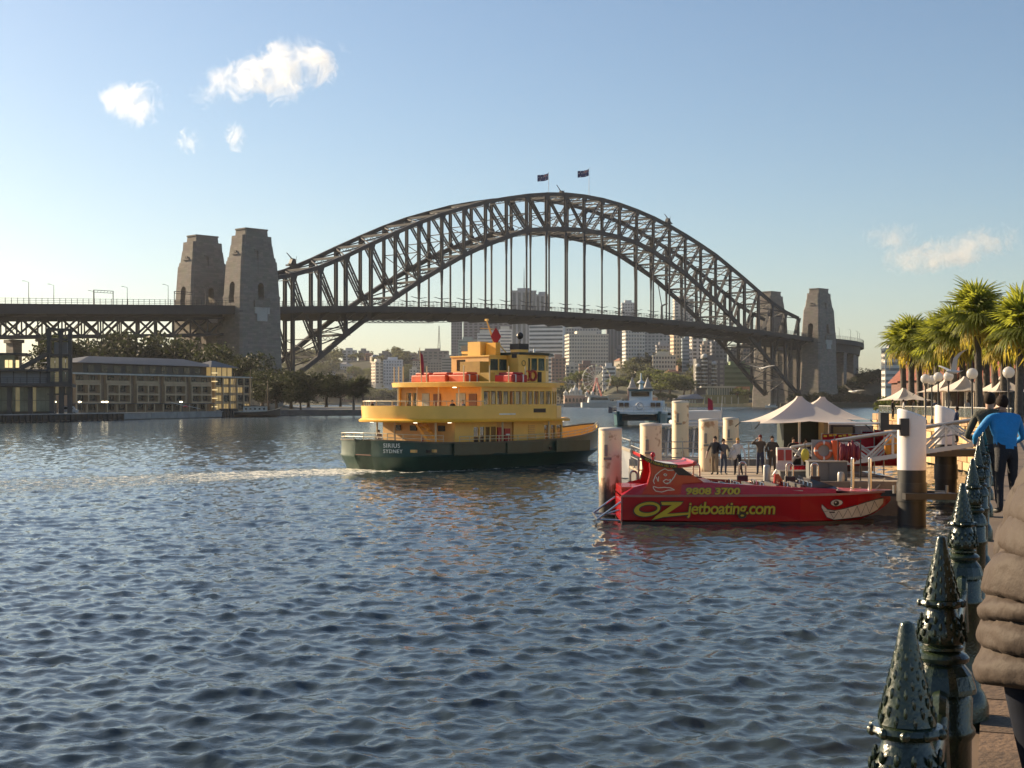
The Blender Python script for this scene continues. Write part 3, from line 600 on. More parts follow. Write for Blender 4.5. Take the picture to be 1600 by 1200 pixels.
# ---------------------------------------------------------------- hotel
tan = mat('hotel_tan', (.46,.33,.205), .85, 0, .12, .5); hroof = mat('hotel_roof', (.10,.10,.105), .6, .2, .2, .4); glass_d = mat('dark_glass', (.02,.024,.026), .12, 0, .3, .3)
glass_l = mat('lit_glass', (.30,.22,.10), .3, 0, .4, .25, emit=(1,.66,.24,.16)); white_tr = mat('white_trim', (.55,.54,.50), .6)
def hotel():
    p0 = Vector((PX(112,405),405,1.55)); p1 = Vector((PX(334,462),462,1.55)); d = p1-p0; L = d.length; a = math.atan2(d.y,d.x)
    H = thing('hotel_building', 'long four-storey tan waterfront hotel left of the near pylon', 'building', p0, a)
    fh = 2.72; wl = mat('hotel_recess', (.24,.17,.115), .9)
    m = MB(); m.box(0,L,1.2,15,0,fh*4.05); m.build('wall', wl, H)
    pane = MB().box(-1.22,1.22,.42,.5,0,1.75).mesh('window', glass_d); fr = MB(); fr.box(-1.3,1.3,.3,.42,-.1,0); fr.box(-1.3,1.3,.3,.42,1.75,1.85); fr.box(-1.3,-1.22,.3,.42,0,1.75); fr.box(1.22,1.3,.3,.42,0,1.75); fr.box(-.04,.04,.3,.42,0,1.75); frm = fr.mesh('frame', mat('bronze_frame', (.05,.04,.035), .5)); rl = MB(); rl.box(-1.3,1.3,-.02,.03,.55,.62)
    for k in range(-3,4): rl.box(k*.4-.015,k*.4+.015,-.01,.02,-.05,.55)
    rlm = rl.mesh('balcony_rail', mat('bronze_frame', ()))
    nb = 5; bw = L/nb
    for b_ in range(nb):
        x0 = b_*bw+1.7; x1 = x0+bw-2.5; xm = (x0+x1)/2; z1 = fh*3+.3; z0 = fh*.95
        m = MB()
        for x in (x0, xm-.25, x1-.5): m.box(x,x+.5,0,1.25,z0,z1)
        for z in (z0, z0+fh-.25, z1-.5): m.box(x0+.02,x1-.02,.02,1.22,z,z+.55)
        m.build('bay_frame', tan, H)
        for r in range(4):
            for q in (0,1):
                cx = (x0+.5+xm-.25)/2 if q == 0 else (xm+.25+x1-.5)/2
                wv = link('window', pane, H, (cx,.75,fh*r+.75)); link('frame', frm, wv)
                if r in (1,2,3): link('balcony_rail', rlm, wv)
        for r in range(4):
            wv = link('window', pane, H, (b_*bw+.65,.95,fh*r+.75), None, (.55,1,1)); link('frame', frm, wv)
        m = MB(); m.box(x0-.15,x0+.15,.3,1.3,z1,fh*4.05); m.box(x1-.15,x1+.15,.3,1.3,z1,fh*4.05); m.box(x0,x1,.5,.6,z1+.1,z1+.9); m.build('top_balcony', tan, H)
    m = MB(); m.box(-.6,L+1,-.4,15.6,fh*4.05,fh*4.05+.4); m.build('cornice', white_tr, H)
    m = MB(); m.box(9,L+3,4.2,13.5,fh*4.2,fh*5.3); m.build('penthouse', mat('penthouse_wall', (.05,.045,.04), .5), H)
    for k in range(10): m = MB(); x = 11+k*(L-10)/10; m.box(x,x+2.6,4.1,4.2,fh*4.35,fh*5.1); m.build('penthouse_window', glass_d, H)
    m = MB(); m.loft([[(4,1.8,fh*5.3),(L+7,1.8,fh*5.3),(L+7,16,fh*5.3),(4,16,fh*5.3)],[(16,8.5,fh*5.3+2.2),(L-5,8.5,fh*5.3+2.4),(L-5,9,fh*5.3+2.4),(16,9,fh*5.3+2.2)]]); m.build('roof', hroof, H)
    m = MB(); m.box(.5,L-1,-1.4,1.3,fh*.9,fh*.9+.2); m.build('ground_canopy', hroof, H)
    for k in range(16): x = .8+k*(L-2)/15; m = MB(); m.box(x-.2,x+.2,-1.2,-.8,0,fh*.9); m.build('column', tan, H)
    # right-hand wing
    W0 = L+.6; WL = 18.5
    m = MB(); m.box(W0,W0+WL,.2,16,0,fh*4.05); m.build('wing_wall', tan, H)
    rng = random.Random(4); plit = MB().box(-1.22,1.22,.42,.5,0,1.75).mesh('window', glass_l)
    for r in range(4):
        for q, lit in enumerate((.75,.85,.9,.15,.1)):
            wv = link('window', plit if rng.random() < lit else pane, H, (W0+2+q*3.7,-.36,fh*r+.6), None, (1.15,1,1.05)); link('frame', frm, wv)
    for x in (-.3,3.6,7.3,11,14.7,18.2): m = MB(); m.box(W0+x,W0+x+.5,-.35,.2,0,fh*4.0); m.build('pier', tan, H)
    m = MB(); m.box(W0-.4,W0+WL+.5,-.7,16.3,fh*4.05,fh*4.05+.35); m.build('wing_cornice', white_tr, H)
    m = MB(); m.box(W0+1,W0+12,2.4,10,fh*4.2,fh*5.25); m.build('lantern_room', glass_l, H)
    for k in range(5): m = MB(); m.box(W0+1+k*2.75-.12,W0+1+k*2.75+.12,2.25,2.4,fh*4.2,fh*5.25); m.build('mullion', hroof, H)
    m = MB(); m.loft([[(W0-1,.8,fh*5.25),(W0+14,.8,fh*5.25),(W0+14,12,fh*5.25),(W0-1,12,fh*5.25)],[(W0+6,6,fh*5.25+2.3),(W0+7,6,fh*5.25+2.3),(W0+7,6.5,fh*5.25+2.3),(W0+6,6.5,fh*5.25+2.3)]]); m.build('lantern_roof', hroof, H)
    # slim column of lit balconies at the joint
    for r in range(5):
        m = MB(); m.box(L-.9,L+.5,-1.1,.15,fh*r+.8+fh*.2,fh*r+1.1+fh*.2); m.build('lit_balcony', mat('lit_balcony', (.5,.4,.22), .5, emit=(1,.75,.35,.5)), H)
hotel()

# ---------------------------------------------------------------- passenger terminal at the left edge
def terminal():
    dk = mat('terminal_steel', (.045,.045,.048), .5, .3, .2, .5); d = 348
    T = thing('terminal_building', 'dark steel and glass passenger terminal at the left edge', 'building', (PX(0,d),d,1.55), R(15))
    gl = mat('terminal_glass', (.10,.115,.09), .1, 0, .4, .2); glt = mat('terminal_lit', (.16,.13,.06), .2, 0, .4, .3, emit=(1,.8,.4,.05))
    def X(px): return (px)*d/F
    def Z(py): return PZ(py,d)-1.55
    m = MB(); m.box(X(-160),X(76),.8,25,0,Z(604)); m.build('hall_interior', mat('terminal_inside', (.05,.048,.04), .8), T)
    cols = (-120,-76,-30,14,45,77)
    for a, c in zip(cols, cols[1:]):
        for z0, z1 in ((643,626),(625,605)):
            n_ = 4; 
            for q in range(n_): x0 = X(a+2)+(X(c-2)-X(a+2))*q/n_; x1 = X(a+2)+(X(c-2)-X(a+2))*(q+.94)/n_; m = MB(); m.box(x0,x1,.55,.65,Z(z0),Z(z1)); m.build('pane', glt if (q+a) % 5 == 0 else gl, T)
    for px in cols+(92,104): m = MB(); m.box(X(px)-.55,X(px)+.55,-.5,.55,0,Z(601)); m.build('column', dk, T)
    m = MB(); m.box(X(-170),X(108),-3.2,26,Z(604),Z(599)); m.build('deck_slab', dk, T)
    m = MB(); m.box(X(-170),X(72),2,24,Z(599),Z(580)); m.build('upper_wall', mat('terminal_grey', (.17,.175,.185), .5, 0, .15, .3), T)
    for k in range(13): x = X(-160)+k*3.1; m = MB(); m.box(x-.1,x+.1,1.8,2,Z(599),Z(580)); m.build('mullion', dk, T)
    m = MB()
    for z in (.5,1.0,1.4): m.beam((X(-170),-3,Z(599)+z),(X(108),-3,Z(599)+z),.07,.07)
    for k in range(30): x = X(-170)+k*(X(108)-X(-170))/29; m.box(x-.05,x+.05,-3.05,-2.95,Z(599),Z(599)+1.4)
    m.build('deck_railing', dk, T)
    m = MB(); m.box(X(-170),X(88),0,25,Z(580),Z(576.5)); m.build('upper_slab', dk, T)
    # glazed lift tower
    for px in (72,90,104):
        for y in (1,7): m = MB(); m.box(X(px)-.4,X(px)+.4,y-.4,y+.4,0,Z(512)); m.build('tower_column', dk, T)
    for py in (617,599,577,555,530,514): m = MB(); m.box(X(70),X(106),.4,7.6,Z(py),Z(py-2.4)); m.build('tower_floor', dk, T)
    for z0, z1 in ((616,602),(598,580),(576,558)):
        for a, c in ((74,81),(82,89),(92,97),(98,103)): m = MB(); m.box(X(a),X(c),1.2,1.3,Z(z0),Z(z1)); m.build('tower_pane', glt if (a+z0) % 3 else gl, T)
    m = MB(); m.box(X(80),X(100),2,6,Z(552),Z(533)); m.build('lift_car', mat('terminal_grey', ()), T)
    m = MB(); m.beam((X(30),0,Z(575)),(X(70),0,Z(552)),.5,1.0); m.beam((X(30),3,Z(575)),(X(70),3,Z(552)),.5,1.0)
    for k in range(12): t = k/11; m.box(X(30+40*t)-.4,X(30+40*t)+.4,0,3,Z(575-23*t),Z(575-23*t)+.15)
    m.beam((X(30),0,Z(569)),(X(70),0,Z(546)),.12,.12); m.build('stair', dk, T)
    m = MB(); m.box(X(-170),X(40),1,18,Z(553.5),Z(551)); m.build('pavilion_roof', dk, T)
    m = MB(); m.box(X(-170),X(20),3,16,Z(576),Z(554)); m.build('pavilion_wall', gl, T)
    for k, px in enumerate((6,12,22)): m = MB(); m.box(X(px),X(px+5),2.6,2.9,Z(574),Z(562)); m.build('lit_window', mat('warm_window', (.5,.4,.2), .4, emit=(1,.75,.35,.6)), T)
terminal()

# ---------------------------------------------------------------- trees on the point
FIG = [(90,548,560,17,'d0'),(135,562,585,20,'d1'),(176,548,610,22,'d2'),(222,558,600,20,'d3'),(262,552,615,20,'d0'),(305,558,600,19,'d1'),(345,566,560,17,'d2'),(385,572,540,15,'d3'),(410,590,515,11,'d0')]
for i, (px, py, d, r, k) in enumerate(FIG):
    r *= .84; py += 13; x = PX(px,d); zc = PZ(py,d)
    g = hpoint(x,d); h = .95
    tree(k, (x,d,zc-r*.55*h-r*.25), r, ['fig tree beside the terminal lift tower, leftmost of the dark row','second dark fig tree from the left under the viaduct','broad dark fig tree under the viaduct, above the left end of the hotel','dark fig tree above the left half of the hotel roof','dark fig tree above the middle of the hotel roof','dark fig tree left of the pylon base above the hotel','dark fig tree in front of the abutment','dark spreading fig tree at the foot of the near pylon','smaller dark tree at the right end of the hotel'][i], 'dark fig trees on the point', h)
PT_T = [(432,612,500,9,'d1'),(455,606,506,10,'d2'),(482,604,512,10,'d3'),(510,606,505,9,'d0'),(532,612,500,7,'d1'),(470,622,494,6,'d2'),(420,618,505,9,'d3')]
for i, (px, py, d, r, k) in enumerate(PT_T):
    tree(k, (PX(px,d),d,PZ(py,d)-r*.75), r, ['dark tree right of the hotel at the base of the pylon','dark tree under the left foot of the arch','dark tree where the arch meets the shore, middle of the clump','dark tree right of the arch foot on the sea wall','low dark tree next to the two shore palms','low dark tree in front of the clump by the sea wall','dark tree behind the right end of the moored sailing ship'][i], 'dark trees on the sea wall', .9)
for i, (px, h, lab) in enumerate(((551,7.6,'shorter palm on the sea wall left of the ferry'),(566,8.6,'tall palm at the end of the sea wall left of the ferry'))):
    palm_tree((PX(px,492),495,1.2), h, lab, 2.6, 26, 40+i, 'palms on the sea wall', .2, .35, True)

# ---------------------------------------------------------------- quay furniture on the left shore
lampmat = mat('lamp_glow', (.9,.8,.6), .4, emit=(1,.82,.5,5)); postm = mat('lamp_post', (.08,.08,.08), .5, .4)
for i, (px, d, lab) in enumerate(((88,372,'lit street lamp by the terminal, leftmost on the quay'),(127,385,'lit street lamp at the left corner of the hotel'),(163,392,'lit street lamp, left one of the pair by the hotel'),(169,392,'lit street lamp, right one of the pair by the hotel'),(285,415,'thin lamp post beside the red awning of the hotel'))):
    o = thing('street_lamp', lab, 'street lamp', (PX(px,d),d,1.55), 0, 'lamps on the left quay'); h = PZ(628,d)-1.55
    m = MB(); m.tube((0,0,0),(0,0,h+.3),.07,.05,6); m.beam((0,0,h+.3),(-.5,0,h+.35),.06,.06); m.build('post', postm, o); m = MB(); m.ball((-.4,0,h),(.45,.3,.2),10,6); m.build('lamp_head', lampmat, o, True)
def car(loc, rz, paint, lab, van=False):
    o = thing('parked_car', lab, 'car', loc, rz, 'vehicles on the left quay'); L = 4.5
    prof = [(-2.2,.35),(-2.25,.8),(-2.1,1.0),(-1.5,1.05),(-.9,1.5),(.9,1.55),(1.7,1.05),(2.2,.95),(2.25,.35)] if not van else [(-2.4,.35),(-2.4,1.2),(-2.2,2.0),(1.2,2.1),(1.8,1.3),(2.4,1.1),(2.4,.35)]
    m = MB(); m.prism_xz(prof,-.85,.85); m.build('body', paint, o, False, .08)
    m = MB(); z0 = 1.08 if not van else 1.3; z1 = 1.42 if not van else 1.85; m.prism_xz([(-1.2,z0),(1.25,z0),(.85,z1),(-.85,z1)],-.87,.87); m.build('side_glass', glass_d, o)
    for x in (-1.4,1.4):
        for y in (-.8,.8): m = MB(); m.tube((x,y-.1,.32),(x,y+.1,.32),.32,None,14); wv = m.build('wheel', mat('tyre', (.02,.02,.02), .8), o); m = MB(); m.tube((x,y-.12,.32),(x,y+.12,.32),.18,None,10); m.build('rim', mat('alloy', (.5,.5,.5), .3, .9), wv)
    for y in (-.6,.6): m = MB(); m.cbox((2.24,y,.78),(.06,.3,.15)); m.build('headlight', white_tr, o)
car((PX(107,362),362,1.56), R(12), mat('white_car', (.6,.6,.6), .25, 0, .05, coat=.5), 'white van parked on the wharf beside the terminal columns', True)
car((PX(68,352),353,1.56), R(190), mat('silver_car', (.35,.35,.36), .3, .3, .05, coat=.5), 'small silver car parked under the terminal columns')
car((PX(52,350),352,1.56), R(12), mat('dark_car', (.04,.035,.04), .25, .1, .05, coat=.5), 'dark car parked left of the small silver car')
# awning pole and signs in front of the hotel
o = thing('boom_pole', 'long pale boom leaning over the quay in front of the hotel', 'boom', (PX(267,408),408,1.55)); m = MB(); m.tube((0,0,PZ(629,408)-1.55),(PX(310,408)-PX(267,408),2,PZ(640,408)-1.3),.1,.08,6); m.build('spar', white_tr, o); m = MB(); m.tube((PX(305,408)-PX(267,408),2,0),(PX(305,408)-PX(267,408),2,2.2),.1,.08,6); m.build('stand', postm, o)
o = thing('parasol', 'small red parasol in front of the hotel', 'parasol', (PX(290,410),410,1.55)); m = MB(); m.lathe([(.9,1.6),(.05,2.3)],n=8); m.build('canopy', mat('red_cloth', (.5,.02,.02), .8), o); m = MB(); m.tube((0,0,0),(0,0,2.2),.04,None,6); m.build('pole', postm, o)

# ---------------------------------------------------------------- sailing ship moored by the hotel
def sailing_ship():
    d = 436; x0 = PX(340,d); L = PX(438,d)-x0
    S = thing('sailing_ship', 'small dark-hulled sailing ship with bare masts moored by the hotel', 'ship', (x0+L/2,d-1,0), R(6))
    hull = mat('ship_hull', (.05,.035,.03), .5, 0, .2, .6); m = MB(); rings = []
    for t, b_, zk, sh in ((-.5,1.1,.5,2.1),(-.46,1.8,.1,2.0),(-.3,2.5,-.6,1.6),(0,2.7,-.7,1.5),(.3,2.3,-.6,1.8),(.43,1.2,-.3,2.3),(.5,.08,.9,2.7)):
        x = t*L; rings.append([(x,-b_,sh),(x,-b_*.92,.6),(x,-b_*.5,zk),(x,b_*.5,zk),(x,b_*.92,.6),(x,b_,sh)])
    m.loft(rings); m.build('hull', hull, S)
    m = MB()
    for sg in (-1,1):
        P = [(-.5,1.15,2.15),(-.3,2.55,1.65),(0,2.75,1.55),(.3,2.35,1.85),(.43,1.25,2.35),(.5,.1,2.75)]
        for a, c in zip(P,P[1:]): m.beam((a[0]*L,sg*a[1],a[2]),(c[0]*L,sg*c[1],c[2]),.14,.16)
    m.build('gunwale', mat('ship_trim', (.45,.40,.32), .6), S)
    m = MB(); m.box(-1.5,5.6,-1.4,1.4,1.4,3.3); m.build('deckhouse', mat('ship_white', (.5,.48,.44), .6), S)
    m = MB(); m.box(-1.7,5.8,-1.6,1.6,3.3,3.45); m.build('deckhouse_roof', hull, S)
    for k in range(5): m = MB(); m.cbox((-.6+k*1.35,-1.42,2.5),(.6,.08,.5)); m.build('porthole', glass_d, S)
    for x, h, r in ((-4.2,13.5,.14),(.6,14.5,.14),(5.8,11.5,.11)):
        m = MB(); m.tube((x,0,1.3),(x,0,h),r,r*.5,7); ma = m.build('mast', mat('spar_wood', (.28,.19,.11), .6), S); m = MB(); m.beam((x-.1,0,h*.72),(x-3.4 if x < 5 else x-2,0,h*.70),.09,.09); m.build('gaff', MATS['spar_wood'], ma)
        m = MB()
        for sg in (-1,1): m.tube((x,0,h*.93),(x-1,sg*2.2,1.6),.03,None,4); m.tube((x,0,h*.93),(x+1,sg*2.2,1.6),.03,None,4)
        m.build('rigging', hull, S)
    m = MB(); m.tube((L*.47,0,2.5),(L*.62,0,4.2),.13,.06,6); m.build('bowsprit', MATS['spar_wood'], S)
    m = MB(); m.box(-L*.45,-3,-1.2,1.2,1.6,2.6); m.build('deck_cargo', hull, S)
sailing_ship()
# ================================================================ far (north) shore
hillm = mat('north_hill', (.055,.058,.035), .95, 0, .35, .03)
sand = mat('sandstone_bank', (.68,.50,.27), .9, 0, .25, .08, .3, .3); grass = mat('lawn', (.20,.23,.05), .95, 0, .25, .1)
def hN(x, y):
    px = 800+F*x/y; sh = 1150+(1-sm(640,820,px))*560
    up = interp([(300,58),(560,62),(700,66),(800,58),(900,42),(1000,38),(1150,34),(1230,26),(1290,8),(1500,6)], px)
    st = sh+25+330*sm(640,700,px)*(1-sm(880,960,px)); t = sm(st, st+260, y); return -2+4.2*sm(sh-6, sh+4, y)+(up-4)*t+2.5*mnoise.noise(Vector((x*.012,y*.012,3)))*sm(sh+60,sh+200,y)
hill('north_shore', -900, 1400, 1130, 2900, hN, hillm, 150, 120)
land('lawn_bank', [(PX(1040,1160),1150),(PX(1330,1120),1112),(PX(1330,1200),1200),(PX(1040,1210),1210)], -1, 2.0, grass)
land('foreshore_path', [(PX(860,1140),1138),(PX(1040,1148),1144),(PX(1040,1215),1215),(PX(860,1230),1230)], -1, 2.2, mat('pale_path', (.5,.43,.33), .9))
SWN = thing('sea_wall', 'long sandstone sea wall along the far shore right of the fun fair', 'wall')
rng = random.Random(2); px = 1036
while px < 1330:
    a = PX(px,1146-.12*(px-1036)); b_ = PX(px+9,1146-.12*(px+9-1036)); y0 = 1146-.12*(px-1036); y1 = 1146-.12*(px+9-1036); h = rng.uniform(2.4,3.6)
    m = MB(); m.beam((a,y0,h/2-.3),(b_-.2,y1,h/2-.3),1.6,h); m.build('stone_length', sand, SWN); px += 9
SWL = thing('sea_wall', 'grey sea wall under the fun fair on the far shore', 'wall')
for k in range(14): a = PX(860+k*13,1137); m = MB(); m.box(a,a+6.4,1135.6,1137,-.5,2.7); m.build('stone_length', conc, SWL)

def tower(px0, px1, ytop, ybase, d, lab, wallc, winc, style='band', fl=3.6, depth=None, rot=0, cat='building', bay=3.4, extra=None, name='tower_block', side=None):
    """far building: body, roof plant and a window grid (bands, separate windows or balconies) recessed or proud of the wall"""
    x0, x1 = PX(px0,d), PX(px1,d); W_ = x1-x0; zb_ = PZ(ybase,d); H = PZ(ytop,d)-zb_; Dp = depth or W_*.8
    o = thing(name, lab, cat, ((x0+x1)/2, d, zb_), R(rot)); 
    wallc = tuple(min(.78,c*1.3) for c in wallc); wm = mat('wall_%s' % '_'.join('%02d' % int(c*99) for c in wallc), wallc, .8, 0, .1, .06); gm = mat('glaz_%s' % '_'.join('%02d' % int(c*99) for c in winc), winc, .25, 0, .35, .12)
    m = MB(); m.box(-W_/2,W_/2,0,Dp,-6,H); m.build('wall', wm, o)
    m = MB(); n_ = max(2,int(H/fl)); f = H/n_
    for k in range(n_):
        z = k*f
        if style == 'band': m.box(-W_/2+.6,W_/2-.6,-.12,.05,z+f*.36,z+f*.82); m.box(-W_/2-.12,-W_/2+.05,.6,Dp-.6,z+f*.36,z+f*.82)
        elif style == 'grid' or style == 'balc':
            nb = max(2,int(W_/bay)); bw = W_/nb
            for q in range(nb): x = -W_/2+q*bw; m.box(x+bw*.2,x+bw*.8,-.12,.05,z+f*.28,z+f*.8)
            nb = max(2,int(Dp/bay)); bw = Dp/nb
            for q in range(nb): y = q*bw; m.box(-W_/2-.12,-W_/2+.05,y+bw*.2,y+bw*.8,z+f*.28,z+f*.8)
        elif style == 'strip':
            pass
    if style == 'strip':
        nb = max(2,int(W_/bay)); bw = W_/nb
        for q in range(nb): x = -W_/2+q*bw; m.box(x+bw*.2,x+bw*.8,-.12,.05,1,H-1.5)
    w_ = m.build('windows', gm, o); w_['kind'] = 'stuff'
    if style == 'balc':
        m = MB(); nb = max(2,int(W_/(bay*2))); bw = W_/nb
        for k in range(n_):
            for q in range(nb): x = -W_/2+q*bw; m.box(x+bw*.08,x+bw*.62,-1.3,-.1,k*f,k*f+f*.3)
        stuff(m.build('balconies', wm, o))
    m = MB(); m.box(-W_/2-.3,W_/2+.3,-.3,Dp+.3,H,H+.9); m.build('parapet', wm, o)
    m = MB(); m.box(-W_*.28,W_*.22,Dp*.2,Dp*.7,H+.9,H+4.2); m.build('roof_plant', wm, o)
    if extra: extra(o, W_, H, Dp)
    return o
def sign(o, W_, H, Dp): m = MB(); m.box(-W_*.4,W_*.3,-.2,.2,H+.9,H+4.5); m.build('roof_sign', white_tr, o)
def aerial(o, W_, H, Dp): m = MB(); m.tube((0,Dp/2,H+4),(0,Dp/2,H+30),.7,.2,6); m.build('aerial', steel, o)
gy, wg = (.30,.29,.29), (.09,.10,.115)
tower(800,838,455,600,1750,'tallest grey office tower rising above the bridge deck behind the hangers',(.27,.27,.28),(.12,.13,.14),'strip',bay=5,extra=aerial)
tower(837,858,461,600,1760,'grey tower joined to the right of the tallest one above the deck',(.30,.30,.31),(.13,.14,.15),'strip',bay=5)
tower(826,880,496,598,1560,'white tower with dark horizontal window bands just right of the ferry mast',(.60,.58,.55),(.13,.14,.15),'band',fl=4.3,rot=-8)
tower(889,951,523,585,1500,'wide beige office block with a fine grid of windows behind the big wheel',(.46,.42,.36),(.17,.17,.16),'grid',rot=6,bay=2.6)
tower(880,940,513,585,1580,'taller pale block behind the wide beige office block',(.42,.39,.36),(.2,.2,.2),'grid',bay=3)
tower(948,976,508,590,1640,'dark blue glass tower right of the beige office block',(.10,.11,.13),(.06,.075,.10),'strip',bay=4)
tower(963,979,545,590,1560,'low dark office block in front of the blue glass tower',(.14,.14,.16),(.07,.08,.10),'band')
tower(977,1008,516,604,1380,'slim white apartment tower with balconies left of the fig tree',(.52,.50,.46),(.16,.17,.17),'balc',rot=8,bay=2.4)
tower(1006,1048,518,590,1600,'grey slab block behind the slim white apartment tower',(.33,.31,.29),(.15,.15,.15),'grid',bay=4)
tower(972,993,474,590,1820,'pale tower top showing over the deck left of the arch foot',(.42,.41,.40),(.2,.2,.2),'grid')
tower(1052,1072,524,585,1420,'warm beige apartment block under the deck right of the grey slab',(.55,.42,.30),(.16,.14,.12),'grid',rot=14,bay=3)
tower(1020,1056,556,590,1360,'low cream apartment block with a row of square windows above the fig tree',(.58,.50,.38),(.14,.12,.10),'grid',bay=2.6)
tower(1066,1083,530,600,1400,'blue grey glass apartment block beside the warm beige one',(.22,.26,.29),(.12,.16,.18),'band')
tower(1081,1099,520,605,1350,'pale gridded apartment tower with square dark windows',(.50,.44,.38),(.07,.065,.06),'grid',bay=4,rot=10)
tower(1105,1128,516,600,1420,'dark tower with pale framed top behind the turreted apartments',(.20,.19,.19),(.10,.10,.10),'grid')
tower(1054,1084,468,585,1700,'tan tower seen through the right foot of the arch above the deck',(.46,.40,.34),(.2,.19,.17),'grid',bay=5)
tower(705,722,504,598,1800,'narrow dark tower right of the radio mast',(.17,.16,.17),(.11,.11,.12),'grid')
tower(724,802,500,598,1850,'broad dark office block behind the ferry funnels',(.15,.145,.16),(.09,.09,.10),'grid',bay=6,extra=sign)
tower(716,747,532,598,1700,'greenish glass block left of the ferry funnels',(.20,.24,.23),(.12,.16,.15),'band')
tower(746,782,522,600,1640,'pale banded block with white roof sign behind the ferry funnels',(.48,.48,.47),(.2,.21,.22),'band',extra=sign)
tower(780,800,516,600,1650,'white block directly behind the ferry mast',(.55,.54,.52),(.25,.26,.28),'band',extra=sign)
tower(586,600,566,600,1800,'left half of the pale apartment block on the hillside, sunlit end wall',(.62,.52,.42),(.25,.2,.17),'grid',bay=4,rot=28,depth=14)  # warm pale wall colour paints in the sun on the end face
tower(599,628,563,602,1800,'grey apartment block with white balconies alone on the hillside',(.50,.50,.52),(.20,.22,.25),'balc',bay=3)  # same block: bluish grey wall colour paints in the shade on its main face
tower(1132,1178,572,604,1260,'green glazed office block framed by the right foot of the arch',(.12,.17,.09),(.10,.15,.07),'band',fl=4)
tower(1112,1136,535,604,1300,'dark apartment block with white slab edges under the deck',(.16,.16,.17),(.09,.09,.10),'balc')
def turret(o, W_, H, Dp):
    for (x, h, r) in ((-W_*.45,H*.78,2.6),(-W_*.22,H*1.12,2.9),(W_*.12,H*.86,2.6)):
        m = MB()
        for k in range(int(h/3.2)): m.tube((x,-1.5,k*3.2),(x,-1.5,k*3.2+1.1),r,None,14)
        m.build('round_balconies', white_tr, o); m = MB(); m.tube((x,-1.5,0),(x,-1.5,h-1),r*.75,None,12); m.build('turret_core', glass_d, o); m = MB(); m.ball((x,-1.5,h),(r*.9,r*.9,r*.8),12,6); m.build('turret_dome', white_tr, o)
tower(1088,1132,562,606,1230,'apartment block with stacked round white turrets near the far shore',(.14,.135,.135),(.40,.38,.34),'grid',bay=4.5,extra=turret)
for i, (a, b_, t, d, lab, c) in enumerate(((592,612,553,1950,'domed hall on the hill skyline above the lone apartment block',(.22,.19,.17)),(612,650,553,1960,'long flat school building on the hill skyline',(.26,.22,.19)),(653,700,549,1950,'long brown building on the skyline below the radio mast',(.22,.19,.17)),(560,576,549,2000,'small block on the skyline just right of the bridge strut',(.25,.22,.2)),(535,556,548,2050,'pale block on the skyline inside the bridge strut',(.42,.4,.38)),(455,478,550,2000,'pale block seen through the left foot of the arch',(.4,.38,.36)))):
    tower(a,b_,t,568,d,lab,c,(.12,.12,.12),'grid',bay=6)
    if i == 0: m = MB(); m.ball((PX(602,1945),1955,PZ(550,1950)),(9,9,6),14,8); o = bpy.data.objects[C.objects[-1].name]
o = thing('radio_mast', 'thin lattice radio mast on the hill skyline left of the towers', 'mast', (PX(686,1980),1980,PZ(545,1980)));
m = MB(); H = PZ(509,1980)-PZ(545,1980)
for sx, sy in ((-1,-1),(1,-1),(1,1),(-1,1)): m.tube((sx*1.6,sy*1.6,0),(sx*.3,sy*.3,H),.35,.25,4)
m.build('legs', steel, o); m = MB()
for k in range(10): z = H*k/10; r = 1.6-1.3*k/10; m.beam((-r,-r,z),(r,-r,z+H/10),.2,.2); m.beam((r,r,z),(-r,r,z+H/10),.2,.2)
m.build('lattice', steel, o)
o = thing('tower_crane', 'luffing tower crane above the deck near the right side of the arch', 'crane', (PX(1034,1700),1700,PZ(500,1700))); m = MB(); z = PZ(478,1700)-PZ(500,1700); m.box(-1.2,1.2,-1.2,1.2,-20,z); m.build('tower', steel, o); m = MB(); m.beam((0,0,z),(PX(1028,1700)-PX(1034,1700),0,PZ(442,1700)-PZ(500,1700)),1,1); m.build('jib', steel, o); m = MB(); m.beam((0,0,z),(7,0,z+3),1.4,1.8); m.build('counterweight', steel, o)

MID = [(668,690,566,1760,'small pale flats below the radio mast',(.26,.23,.2),'grid'),(690,716,560,1720,'squat grey flats left of the greenish glass block',(.28,.26,.25),'band'),(640,655,578,1745,'tiny cream flats low on the hillside',(.5,.44,.36),'grid'),(862,884,560,1400,'brick flats left of the wide beige office block',(.27,.17,.13),'grid'),(884,904,572,1330,'cream flats just above the fairground palace',(.52,.46,.38),'balc'),(905,930,570,1345,'dark brick flats behind the big wheel',(.2,.14,.12),'grid'),(942,962,574,1320,'low white flats right of the big wheel',(.55,.53,.5),'band'),(1026,1046,540,1480,'grey flats over the crown of the huge fig tree',(.3,.29,.29),'grid'),(1096,1110,540,1320,'narrow tan flats left of the turreted apartments',(.42,.34,.27),'grid'),(1140,1156,548,1330,'dark flats high inside the right foot of the arch',(.13,.12,.12),'balc'),(1156,1182,540,1380,'brown flats behind the right foot of the arch',(.22,.17,.14),'grid'),(1176,1206,566,1300,'grey flats behind the right arch bearing',(.2,.19,.19),'band'),]
for a_, b_, t_, d_, lab_, c_, s_ in MID: tower(a_, b_, t_, 606 if d_ < 1500 else 600, d_, lab_, c_, (.10,.10,.105), s_, fl=3.2, bay=3.0, name='flats')
